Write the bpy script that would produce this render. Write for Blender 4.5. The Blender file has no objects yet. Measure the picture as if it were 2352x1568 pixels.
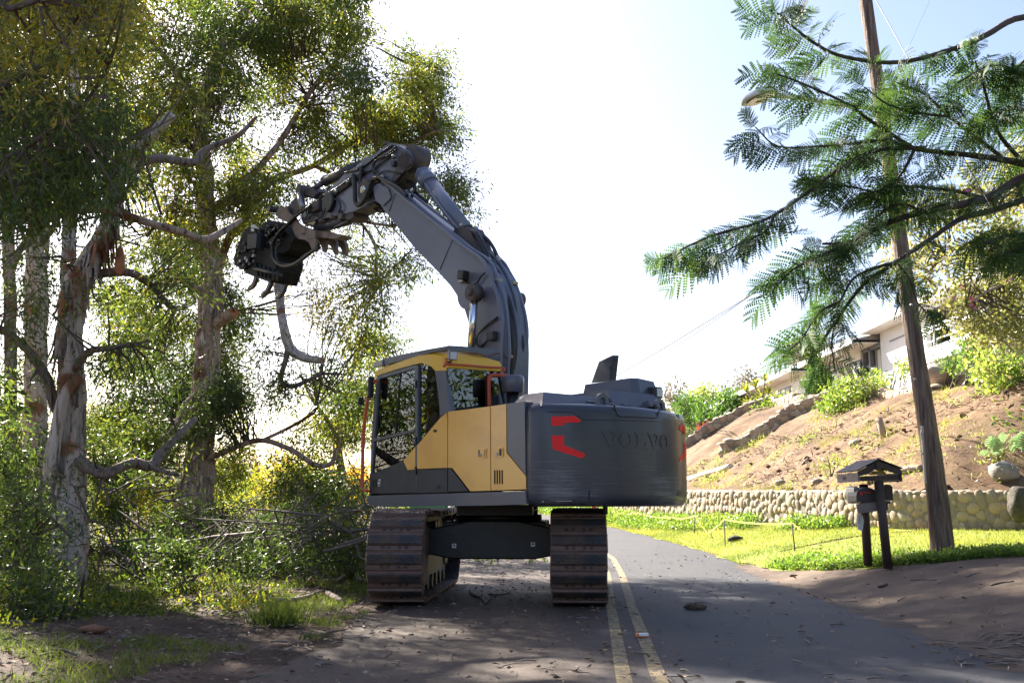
import bpy, bmesh, math, random
import numpy as np
from mathutils import Vector, Matrix, noise as mnoise
R = math.radians
rng = np.random.default_rng(7); random.seed(7)
SC = bpy.context.scene
COL = SC.collection

# ---------------------------------------------------------------- camera, sky, sun, exposure
F = 2287.0; CAMZ = 1.37; PITCH = math.atan(371/2287)
cam = bpy.data.cameras.new('camera'); cam.lens = 35.0; cam.sensor_width = 36; cam.clip_end = 6000; cam.clip_start = .1
cam.dof.use_dof = True; cam.dof.focus_distance = 14.5; cam.dof.aperture_fstop = 7.0
camo = bpy.data.objects.new('camera', cam); COL.objects.link(camo)
camo.location = (0, 0, CAMZ); camo.rotation_euler = (R(90)+PITCH, 0, 0); SC.camera = camo
SUN_AZ = R(-36); SUN_EL = R(36)          # azimuth from +Y, clockwise
sunv = Vector((math.sin(SUN_AZ)*math.cos(SUN_EL), math.cos(SUN_AZ)*math.cos(SUN_EL), math.sin(SUN_EL)))
sl = bpy.data.lights.new('sun', 'SUN'); sl.energy = 5.0; sl.angle = R(.53); sl.color = (1, .93, .80)
so = bpy.data.objects.new('sun', sl); COL.objects.link(so); so.rotation_euler = sunv.to_track_quat('Z', 'Y').to_euler()
world = bpy.data.worlds.new('World'); SC.world = world; world.use_nodes = True
wn = world.node_tree; bg = wn.nodes['Background']
sky = wn.nodes.new('ShaderNodeTexSky'); sky.sky_type = 'NISHITA'; sky.sun_disc = False
sky.sun_elevation = SUN_EL; sky.sun_rotation = SUN_AZ % (2*math.pi); sky.air_density = 1.0; sky.dust_density = 1.7; sky.ozone_density = 1.5
skm = wn.nodes.new('ShaderNodeMix'); skm.data_type = 'RGBA'; skm.blend_type = 'MULTIPLY'; skm.inputs[0].default_value = 1; skm.inputs[7].default_value = (1.05, .985, 1.02, 1)
wn.links.new(sky.outputs[0], skm.inputs[6]); wn.links.new(skm.outputs[2], bg.inputs[0]); bg.inputs[1].default_value = .057
vs = SC.view_settings; vs.view_transform = 'Standard'; vs.look = 'None'; vs.gamma = 1; vs.use_curve_mapping = False; vs.exposure = 2.3
SC.cycles.max_bounces = 8; SC.cycles.transparent_max_bounces = 12; SC.cycles.transmission_bounces = 6
SC.cycles.diffuse_bounces = 3; SC.cycles.glossy_bounces = 3; SC.cycles.sample_clamp_indirect = 6

# ---------------------------------------------------------------- photo measurements -> space
cP, sP = math.cos(PITCH), math.sin(PITCH)
def ray(px, py):
    v = (784-py)/F
    return Vector(((px-1176)/F, cP - v*sP, sP + v*cP))
def at(px, py, Y):
    d = ray(px, py); s = Y/d.y
    return Vector((d.x*s, Y, CAMZ + d.z*s))
def atX(px, py, X):
    d = ray(px, py); s = X/d.x
    return Vector((X, d.y*s, CAMZ + d.z*s))
def proj(p):
    x, y, z = p[0], p[1], p[2]-CAMZ
    d = y*cP + z*sP
    return 1176+F*x/d, 784-F*(z*cP - y*sP)/d

# ---------------------------------------------------------------- materials
def mat(name, col=(.5,.5,.5), rough=.6, metal=0, spec=.5, var=None, vscale=3., vdet=6, bump=0, bscale=40., coord='Object', stretch=None, trans=None, coat=0, alpha=None, thr=(.35,.65), var2=None, v2scale=.7, emis=None, tint=None):
    m = bpy.data.materials.new(name); m.use_nodes = True; nt = m.node_tree; N = nt.nodes; L = nt.links
    b = N['Principled BSDF']; b.inputs['Base Color'].default_value = (*col, 1); b.inputs['Roughness'].default_value = rough
    b.inputs['Metallic'].default_value = metal; b.inputs['Specular IOR Level'].default_value = spec; b.inputs['Coat Weight'].default_value = coat
    b.inputs['Coat Roughness'].default_value = .12
    src = None
    if var or bump or var2:
        tc = N.new('ShaderNodeTexCoord'); mp = N.new('ShaderNodeMapping'); L.new(tc.outputs[coord], mp.inputs[0])
        if stretch: mp.inputs['Scale'].default_value = stretch
    if var:
        n = N.new('ShaderNodeTexNoise'); n.inputs['Scale'].default_value = vscale; n.inputs['Detail'].default_value = vdet; n.inputs['Roughness'].default_value = .65
        L.new(mp.outputs[0], n.inputs['Vector'])
        r = N.new('ShaderNodeValToRGB'); r.color_ramp.elements[0].position = thr[0]; r.color_ramp.elements[1].position = thr[1]
        r.color_ramp.elements[0].color = (*col, 1); r.color_ramp.elements[1].color = (*var, 1)
        L.new(n.outputs[0], r.inputs[0]); src = r.outputs[0]
    if var2:
        n2 = N.new('ShaderNodeTexNoise'); n2.inputs['Scale'].default_value = v2scale; n2.inputs['Detail'].default_value = 5
        L.new(mp.outputs[0], n2.inputs['Vector'])
        r2 = N.new('ShaderNodeValToRGB'); r2.color_ramp.elements[0].position = .48; r2.color_ramp.elements[1].position = .62
        L.new(n2.outputs[0], r2.inputs[0])
        mx = N.new('ShaderNodeMix'); mx.data_type = 'RGBA'; L.new(r2.outputs[0], mx.inputs[0])
        if src: L.new(src, mx.inputs[6])
        else: mx.inputs[6].default_value = (*col, 1)
        mx.inputs[7].default_value = (*var2, 1); src = mx.outputs[2]
    if tint:
        at_ = N.new('ShaderNodeAttribute'); at_.attribute_name = 'tint'
        r = N.new('ShaderNodeValToRGB'); cr = r.color_ramp
        while len(cr.elements) < len(tint): cr.elements.new(.5)
        for e, (p_, c_) in zip(cr.elements, tint): e.position = p_; e.color = (*c_, 1)
        L.new(at_.outputs['Fac'], r.inputs[0]); src = r.outputs[0]
    if src: L.new(src, b.inputs['Base Color'])
    if bump:
        nb = N.new('ShaderNodeTexNoise'); nb.inputs['Scale'].default_value = bscale; nb.inputs['Detail'].default_value = 6
        L.new(mp.outputs[0], nb.inputs['Vector'])
        bp = N.new('ShaderNodeBump'); bp.inputs['Strength'].default_value = bump; bp.inputs['Distance'].default_value = .05
        L.new(nb.outputs[0], bp.inputs['Height']); L.new(bp.outputs[0], b.inputs['Normal'])
    if trans:
        fac, gain = trans
        t = N.new('ShaderNodeBsdfTranslucent'); ms = N.new('ShaderNodeMixShader'); ms.inputs[0].default_value = fac
        g = N.new('ShaderNodeMix'); g.data_type = 'RGBA'; g.blend_type = 'MULTIPLY'; g.inputs[0].default_value = 1
        if src: L.new(src, g.inputs[6])
        else: g.inputs[6].default_value = (*col, 1)
        g.inputs[7].default_value = (*gain, 1); L.new(g.outputs[2], t.inputs[0])
        g.clamp_result = True
        L.new(b.outputs[0], ms.inputs[1]); L.new(t.outputs[0], ms.inputs[2]); L.new(ms.outputs[0], N['Material Output'].inputs[0])
    return m
def glassmat(name, tint=(.55,.7,.68), refl=.10, rough=.0, dark=.0):
    m = bpy.data.materials.new(name); m.use_nodes = True; nt = m.node_tree; N = nt.nodes; L = nt.links; N.remove(N['Principled BSDF'])
    t = N.new('ShaderNodeBsdfTransparent'); t.inputs[0].default_value = (*tint, 1)
    g = N.new('ShaderNodeBsdfGlossy'); g.inputs['Roughness'].default_value = rough; g.inputs[0].default_value = (.95,.97,1,1)
    lw = N.new('ShaderNodeFresnel'); lw.inputs[0].default_value = 1.5
    ad = N.new('ShaderNodeMath'); ad.operation = 'ADD'; ad.inputs[1].default_value = refl; ad.use_clamp = True; L.new(lw.outputs[0], ad.inputs[0])
    ms = N.new('ShaderNodeMixShader'); L.new(ad.outputs[0], ms.inputs[0]); L.new(t.outputs[0], ms.inputs[1]); L.new(g.outputs[0], ms.inputs[2])
    L.new(ms.outputs[0], N['Material Output'].inputs[0]); return m

M_ = {}
M_['grey'] = mat('grey_paint', (.082,.086,.112), .36, spec=.5, var=(.10,.105,.13), vscale=2.5, coat=.3, bump=.02, bscale=60)
M_['boomgrey'] = mat('boom_grey_paint', (.125,.132,.175), .40, spec=.5, var=(.15,.158,.205), vscale=1.3, coat=.2, var2=(.135,.138,.165), v2scale=2.2)
M_['dark'] = mat('dark_grey_plastic', (.030,.030,.038), .5, var=(.045,.043,.05), vscale=4)
M_['black'] = mat('black_rubber', (.008,.008,.010), .45, var=(.018,.017,.018), vscale=12)
M_['yellow'] = mat('yellow_paint', (.92,.47,.085), .28, coat=.5, var=(.96,.50,.10), vscale=1.1, var2=(.86,.43,.09), v2scale=2.6)
M_['cabyellow'] = mat('cab_roof_yellow_paint', (.88,.50,.03), .30, coat=.4, var=(.80,.50,.12), vscale=5, thr=(.5,.75))
M_['orange'] = mat('orange_handrail_paint', (.62,.085,.03), .42, var=(.5,.09,.04), vscale=6)
M_['red'] = mat('red_reflector', (.98,.004,.008), .45)
M_['steel'] = mat('track_steel', (.055,.043,.038), .55, metal=.3, var=(.10,.062,.042), vscale=5, bump=.5, bscale=35, var2=(.035,.034,.04), v2scale=3)
M_['rusty'] = mat('worn_brown_steel', (.17,.12,.098), .6, metal=.1, var=(.23,.16,.13), vscale=4, bump=.2, bscale=25, var2=(.085,.05,.035), v2scale=3)
M_['pin'] = mat('dark_greased_steel', (.055,.045,.046), .55, var=(.085,.062,.055), vscale=5, bump=.2)
M_['headblack'] = mat('matte_black_tool_paint', (.006,.006,.008), .65, spec=.25, var=(.014,.014,.016), vscale=9)
M_['chrome'] = mat('chrome_rod', (.75,.75,.76), .12, metal=1)
M_['alu'] = mat('zinc_clamp', (.35,.33,.30), .4, metal=.7)
M_['glass'] = glassmat('tinted_cab_glass', (.50,.70,.66), .07); M_['darkglass'] = glassmat('dark_rear_glass', (.10,.16,.17), .06)  # rear pane tint darkened to stand in for dark reflections and interior
M_['seat'] = mat('cab_interior', (.02,.02,.022), .8)
M_['lamp'] = mat('lamp_lens', (.6,.62,.65), .15, coat=1)
M_['white'] = mat('white_decal', (.75,.75,.75), .5)
M_['seam'] = mat('panel_gap_black', (.006,.006,.007), .8)

# ---------------------------------------------------------------- object helpers
def link(o, parent=None):
    COL.objects.link(o)
    if parent is not None: o.parent = parent
    return o
def mesh_obj(name, verts, faces, m, parent=None, smooth=False, loc=None):
    me = bpy.data.meshes.new(name); me.from_pydata([tuple(v) for v in verts], [], faces); me.update()
    if m: me.materials.append(m)
    if smooth: me.polygons.foreach_set('use_smooth', [True]*len(me.polygons))
    o = bpy.data.objects.new(name, me); link(o, parent)
    if loc is not None: o.location = loc
    return o
def bm_obj(name, bm, m, parent=None, smooth=False, loc=None):
    bmesh.ops.recalc_face_normals(bm, faces=bm.faces)
    me = bpy.data.meshes.new(name); bm.to_mesh(me); bm.free()
    for mm in (m if isinstance(m, (list, tuple)) else [m]): me.materials.append(mm)
    if smooth: me.polygons.foreach_set('use_smooth', [True]*len(me.polygons))
    o = bpy.data.objects.new(name, me); link(o, parent)
    if loc is not None: o.location = loc
    return o
def tag(o, label=None, cat=None, group=None, kind=None):
    if label: o['label'] = label
    if cat: o['category'] = cat
    if group: o['group'] = group
    if kind: o['kind'] = kind
    return o
def thing(name, loc, label, cat, rz=0, group=None):
    o = bpy.data.objects.new(name, None); COL.objects.link(o); o.location = loc; o.rotation_euler = (0, 0, rz); o.empty_display_size = .2
    return tag(o, label, cat, group)
def copy_tree(o, parent=None, depth=0):
    c = o.copy(); COL.objects.link(c)
    if parent is not None: c.parent = parent
    for ch in list(o.children): copy_tree(ch, c, depth+1)
    return c
def bevel(bm, w, seg=2):
    if w > 0:
        es = [e for e in bm.edges if len(e.link_faces) == 2 and e.calc_face_angle(0) > .5]
        bmesh.ops.bevel(bm, geom=es, offset=w, segments=seg, affect='EDGES', profile=.6, clamp_overlap=True)
def ad_box(bm, c, s, rot=None):
    r = bmesh.ops.create_cube(bm, size=1)
    M = Matrix.Translation(c) @ (rot.to_4x4() if rot else Matrix.Identity(4)) @ Matrix.Diagonal((*s, 1))
    bmesh.ops.transform(bm, matrix=M, verts=r['verts'])
def box(name, c, s, m, parent=None, bev=.0, rot=None):
    bm = bmesh.new(); ad_box(bm, c, s, rot); bevel(bm, bev); return bm_obj(name, bm, m, parent)
def ad_prism(bm, poly, d0, d1, axis='b'):
    """poly of 2D points -> extruded between d0 and d1.  axis b: points are (a,z); axis a: points are (b,z); axis z: points (a,b)"""
    def v(p, d):
        return (p[0], d, p[1]) if axis == 'b' else ((d, p[0], p[1]) if axis == 'a' else (p[0], p[1], d))
    A = [bm.verts.new(v(p, d0)) for p in poly]; B = [bm.verts.new(v(p, d1)) for p in poly]
    n = len(poly)
    bm.faces.new(A); bm.faces.new(B[::-1])
    for i in range(n): bm.faces.new((A[i], B[i], B[(i+1) % n], A[(i+1) % n]))
def prism(name, poly, d0, d1, m, parent=None, bev=0, axis='b', smooth=False):
    bm = bmesh.new(); ad_prism(bm, poly, d0, d1, axis); bevel(bm, bev); return bm_obj(name, bm, m, parent, smooth)
def catmull(P, n=6):
    P = [Vector(p) for p in P]
    if len(P) < 3: return P
    Q = [P[0]*2-P[1]] + P + [P[-1]*2-P[-2]]; out = []
    for i in range(1, len(Q)-2):
        p0, p1, p2, p3 = Q[i-1:i+3]
        for k in range(n):
            t = k/n
            out.append(.5*((2*p1)+(p2-p0)*t+(2*p0-5*p1+4*p2-p3)*t*t+(3*p1-p0-3*p2+p3)*t**3))
    out.append(P[-1]); return out
def ad_tube(bm, P, r, seg=8, caps=True, wob=0, ws=2., seed=0):
    P = [Vector(p) for p in P]; n = len(P)
    rr = r if isinstance(r, (list, tuple)) else [r]*n
    if len(rr) != n:
        k = len(rr); rr = [rr[min(int(i*(k-1)/(n-1)), k-2)]*(1-((i*(k-1)/(n-1)) - min(int(i*(k-1)/(n-1)), k-2))) + rr[min(int(i*(k-1)/(n-1)), k-2)+1]*((i*(k-1)/(n-1)) - min(int(i*(k-1)/(n-1)), k-2)) for i in range(n)]
    t0 = (P[1]-P[0]).normalized(); up = Vector((0,0,1)) if abs(t0.z) < .9 else Vector((1,0,0))
    x = t0.cross(up).normalized(); rings = []
    for i in range(n):
        t = (P[min(i+1, n-1)]-P[max(i-1, 0)]).normalized()
        x = (x - t*x.dot(t)).normalized(); y = t.cross(x)
        ring = []
        for k in range(seg):
            a = 2*math.pi*k/seg; d = x*math.cos(a)+y*math.sin(a); q = rr[i]
            if wob:
                q *= 1+wob*mnoise.noise((P[i]*ws + d*1.3 + Vector((seed,0,0)))) + wob*.5*mnoise.noise(P[i]*ws*3 + d*3.1)
            ring.append(bm.verts.new(P[i]+d*q))
        rings.append(ring)
    for i in range(n-1):
        for k in range(seg):
            f = bm.faces.new((rings[i][k], rings[i][(k+1) % seg], rings[i+1][(k+1) % seg], rings[i+1][k])); f.smooth = True
    if caps: bm.faces.new(rings[0][::-1]); bm.faces.new(rings[-1])
def tube(name, P, r, m, parent=None, seg=8, smooth_path=0, **kw):
    if smooth_path: P = catmull(P, smooth_path)
    bm = bmesh.new(); ad_tube(bm, P, r, seg, **kw)
    me = bpy.data.meshes.new(name); bm.to_mesh(me); bm.free(); me.materials.append(m)
    return link(bpy.data.objects.new(name, me), parent)
def ad_cyl(bm, p0, p1, r, seg=16): ad_tube(bm, [p0, p1], r, seg)
def quads_obj(name, V, m, parent=None, tint=None, tri=False, smooth=False):
    """V: (N,4,3) array of quads (or (N,3,3) when tri)"""
    k = 3 if tri else 4; N = len(V); me = bpy.data.meshes.new(name)
    me.vertices.add(k*N); me.vertices.foreach_set('co', np.ascontiguousarray(V, dtype=np.float32).ravel())
    me.loops.add(k*N); me.loops.foreach_set('vertex_index', np.arange(k*N, dtype=np.int32))
    me.polygons.add(N); me.polygons.foreach_set('loop_start', np.arange(0, k*N, k, dtype=np.int32))
    me.update(calc_edges=True)
    if tint is not None:
        a = me.attributes.new('tint', 'FLOAT', 'POINT'); a.data.foreach_set('value', np.repeat(tint, k).astype(np.float32))
    me.materials.append(m)
    return link(bpy.data.objects.new(name, me), parent)
def unit(v): return v/np.maximum(np.linalg.norm(v, axis=-1, keepdims=True), 1e-9)
def leaf_quads(pos, dirn, length, width, r=None):
    """narrow rhombus leaves, random roll"""
    r = r or rng; N = len(pos); d = unit(dirn)
    s = unit(np.cross(d, r.normal(size=(N, 3)))); nrm = np.cross(d, s)
    L = np.asarray(length).reshape(-1, 1)*np.ones((N, 1)); Wd = np.asarray(width).reshape(-1, 1)*np.ones((N, 1))
    mid = pos + d*L*.45 + nrm*L*.07
    V = np.stack([pos, mid + s*Wd*.5, pos + d*L - nrm*L*.03, mid - s*Wd*.5], 1)
    return V
def vnoise(P, scale, seed=0):
    """cheap value noise, P (N,3)"""
    Q = P*scale + seed*17.3; i = np.floor(Q).astype(np.int64); f = Q-i; f = f*f*(3-2*f)
    def h(a, b, c):
        n = (a*73856093) ^ (b*19349663) ^ (c*83492791) ^ (seed*2654435 + 12345)
        n = (n ^ (n >> 13))*1274126177; n = n ^ (n >> 16)
        return (n & 0xffff)/65535.0
    out = 0
    for dx in (0, 1):
        for dy in (0, 1):
            for dz in (0, 1):
                w = (f[:, 0] if dx else 1-f[:, 0])*(f[:, 1] if dy else 1-f[:, 1])*(f[:, 2] if dz else 1-f[:, 2])
                out = out + w*h(i[:, 0]+dx, i[:, 1]+dy, i[:, 2]+dz)
    return out
def in_poly(x, y, poly):
    ins = np.zeros(len(x), bool); n = len(poly)
    for i in range(n):
        x0, y0 = poly[i]; x1, y1 = poly[(i+1) % n]
        c = ((y0 > y) != (y1 > y)) & (x < (x1-x0)*(y-y0)/((y1-y0) if y1 != y0 else 1e-9)+x0)
        ins ^= c
    return ins
# crop-to-frame converters used when measuring the photograph
c1 = lambda x, y: (799.7+.27*x, 752.6+.27*y)
c2 = lambda x, y: (1129.0+.26404*x, 771.5+.26404*y)
c3 = lambda x, y: (799.7+.268*x, 1129+.268*y)
c4 = lambda x, y: (526.8+.24*x, 319.9+.24*y)
c5 = lambda x, y: (846.7+.336*x, 319.9+.336*y)
c6 = lambda x, y: (1317.1+.44*x, 987.8+.44*y)
c7 = lambda x, y: (1298.3+.288*x, 1110.1+.288*y)
cH = lambda x, y: (1505.3+.36*x, 611.5+.36*y)
c8 = lambda x, y: (1467.6+.5702*x, .5702*y)
cG = lambda x, y: (526.8+.144*x, 470.4+.144*y)
cM = lambda x, y: (1881.6+.192*x, 1016.1+.192*y)
cT = lambda x, y: (1693.4+.2*x, .2*y)
cJ = lambda x, y: (1787.5+.18*x, 733.8+.18*y)
# ================================================================ terrain and road
def redge(Y):                      # right road edge
    Y = np.asarray(Y, float)
    return np.interp(Y, [-200, 0, 8.3, 15, 19.6, 23, 25.6, 29.6, 35.6, 45, 60, 80, 110, 200], [-6, 3.93, 4.33, 4.65, 4.85, 4.87, 4.72, 4.22, 3.4, 1.4, -3.5, -12, -27, -75])
WALL = [(17, 19.2), (13.5, 20.0), (10.8, 21.4), (8.7, 23.4), (7.6, 26.4), (6.15, 30.5), (4.9, 35), (3.6, 40.5), (1.2, 48.5), (-3.2, 60), (-11, 79), (-22, 104)]
TOE = [(17, 20.4), (13.5, 20.9), (10.8, 21.7), (9.3, 22.5), (8.55, 24.5), (8.4, 31), (8.15, 40), (7.3, 52), (5.2, 66), (1.5, 84), (-4, 104)]
def rz(Y): Y = np.asarray(Y, float); return .035*np.clip(Y-19.5, 0, 26)+.02*np.maximum(Y-45.5, 0)
def wtop(x, y): return 1.365+.0127*min(y, 60)
def wall_dist(X, Y, W_=None):
    """signed distance to wall line: positive on the uphill side"""
    best = np.full(np.shape(X), 1e9); sg = np.ones(np.shape(X))
    for (x0, y0), (x1, y1) in zip((W_ or WALL)[:-1], (W_ or WALL)[1:]):
        dx, dy = x1-x0, y1-y0; L2 = dx*dx+dy*dy
        t = np.clip(((X-x0)*dx+(Y-y0)*dy)/L2, 0, 1)
        d = np.hypot(X-(x0+t*dx), Y-(y0+t*dy)); cr = dx*(Y-y0)-dy*(X-x0)
        m = d < best - 1e-9; best = np.where(m, d, best); sg = np.where(m, np.where(cr < 0, 1, -1), sg)
    return best*sg
def sstep(a, b, x): t = np.clip((x-a)/(b-a), 0, 1); return t*t*(3-2*t)
def H(X, Y):
    X = np.asarray(X, float); Y = np.asarray(Y, float)
    t = X-redge(Y)
    up = .215*np.maximum(t-.1, 0); up = np.where(up > .4, .4+.35*(1-np.exp(-(up-.4)/.35)), up)
    far = 0*Y
    nearr = np.where(Y < 8, sstep(-5, 8, Y), 1)
    z = up*nearr
    z = z + rz(Y)
    P = np.stack([X.ravel(), Y.ravel(), 0*X.ravel()], 1)
    bn = (vnoise(P, .9, 3)-.5).reshape(X.shape)*.10 + (vnoise(P, .25, 5)-.5).reshape(X.shape)*.25
    lw = sstep(-2.6, -4.5, X)*sstep(60, 50, Y)+.0
    z = z + lw*(bn+.08)
    z = z + sstep(1.2, 2.4, t)*(vnoise(P, 1.1, 9).reshape(X.shape)-.5)*.06
    return z
def Hs(x, y): return float(H(np.array([x]), np.array([y]))[0])
def ground_hit(px, py, f=Hs, y0=4, y1=140):
    d = ray(px, py); prev = None
    Y = y0
    while Y < y1:
        s = Y/d.y; z = CAMZ+d.z*s
        if z <= f(d.x*s, Y): break
        Y += .1
    s = Y/d.y
    return Vector((d.x*s, Y, f(d.x*s, Y)))
def hill_np(X, Y):
    dw = wall_dist(X, Y); d = wall_dist(X, Y, TOE); cap = 5.0+np.clip((Y-29)*.075, -.5, 2.2)
    base = 1.33+.0127*np.minimum(Y, 60)
    s = base + .03*np.clip(dw-.3, 0, 6)*(d < 3) + .60*np.maximum(d-.1, 0)
    k = .5; z = -k*np.log(np.exp(-s/k)+np.exp(-cap/k))
    z = z + np.maximum(d-11, 0)*.04
    P = np.stack([X.ravel(), Y.ravel(), 0*X.ravel()], 1)
    z = z + sstep(.3, 1.5, np.maximum(d, dw-1.5))*((vnoise(P, .8, 11)-.5)*.40+(vnoise(P, 2.2, 12)-.5)*.24+(vnoise(P, 5., 13)-.5)*.12).reshape(X.shape)
    return z
def hill(x, y): return float(hill_np(np.array([float(x)]), np.array([float(y)]))[0])
def grid_obj(name, X, Y, Z, m, smooth=True, mask=None):
    ny, nx = X.shape; V = np.stack([X, Y, Z], -1).reshape(-1, 3)
    idx = np.arange(nx*ny).reshape(ny, nx)
    Fc = np.stack([idx[:-1, :-1], idx[:-1, 1:], idx[1:, 1:], idx[1:, :-1]], -1).reshape(-1, 4)
    if mask is not None:
        mm = mask[:-1, :-1] & mask[:-1, 1:] & mask[1:, 1:] & mask[1:, :-1]; Fc = Fc[mm.ravel()]
    me = bpy.data.meshes.new(name); me.from_pydata(V.tolist(), [], Fc.tolist()); me.update(); me.materials.append(m)
    if smooth: me.polygons.foreach_set('use_smooth', [True]*len(me.polygons))
    o = bpy.data.objects.new(name, me); link(o); o['kind'] = 'structure'; return o

# ---- materials of the ground
def soil_mat(name, cols, scale=1.2, fine=30, bump=.6, rough=.9):
    m = bpy.data.materials.new(name); m.use_nodes = True; N = m.node_tree.nodes; L = m.node_tree.links; b = N['Principled BSDF']; b.inputs['Roughness'].default_value = rough
    b.inputs['Specular IOR Level'].default_value = .2
    tc = N.new('ShaderNodeTexCoord')
    n1 = N.new('ShaderNodeTexNoise'); n1.inputs['Scale'].default_value = scale; n1.inputs['Detail'].default_value = 9; n1.inputs['Roughness'].default_value = .7
    n2 = N.new('ShaderNodeTexNoise'); n2.inputs['Scale'].default_value = fine; n2.inputs['Detail'].default_value = 6; n2.inputs['Roughness'].default_value = .75
    L.new(tc.outputs['Object'], n1.inputs[0]); L.new(tc.outputs['Object'], n2.inputs[0])
    mx = N.new('ShaderNodeMath'); mx.operation = 'MULTIPLY_ADD'; mx.inputs[1].default_value = .45; L.new(n2.outputs[0], mx.inputs[0])
    m2 = N.new('ShaderNodeMath'); m2.operation = 'MULTIPLY'; m2.inputs[1].default_value = .55; L.new(n1.outputs[0], m2.inputs[0]); L.new(m2.outputs[0], mx.inputs[2])
    r = N.new('ShaderNodeValToRGB'); cr = r.color_ramp
    while len(cr.elements) < len(cols): cr.elements.new(.5)
    for e, (p, c) in zip(cr.elements, cols): e.position = p; e.color = (*c, 1)
    L.new(mx.outputs[0], r.inputs[0]); L.new(r.outputs[0], b.inputs['Base Color'])
    bp = N.new('ShaderNodeBump'); bp.inputs['Strength'].default_value = bump; bp.inputs['Distance'].default_value = .04
    L.new(mx.outputs[0], bp.inputs['Height']); L.new(bp.outputs[0], b.inputs['Normal'])
    return m
M_['soil'] = soil_mat('leafy_brown_soil', [(.36, (.024,.015,.011)), (.48, (.060,.037,.026)), (.56, (.115,.075,.053)), (.66, (.20,.145,.105))], 1.3, 28)
M_['hillsoil'] = soil_mat('red_brown_dug_soil', [(.36, (.042,.023,.013)), (.45, (.10,.058,.033)), (.54, (.165,.105,.060)), (.66, (.27,.19,.115))], .7, 14, .9)
M_['lawnbase'] = soil_mat('lawn_turf', [(.36, (.14,.17,.035)), (.5, (.22,.27,.05)), (.62, (.28,.32,.07)), (.72, (.30,.27,.13))], .8, 25)
M_['drive'] = soil_mat('dusty_driveway_asphalt', [(.36, (.050,.038,.032)), (.48, (.095,.070,.055)), (.56, (.145,.105,.078)), (.7, (.25,.18,.13))], 1.0, 60, .35)
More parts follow.
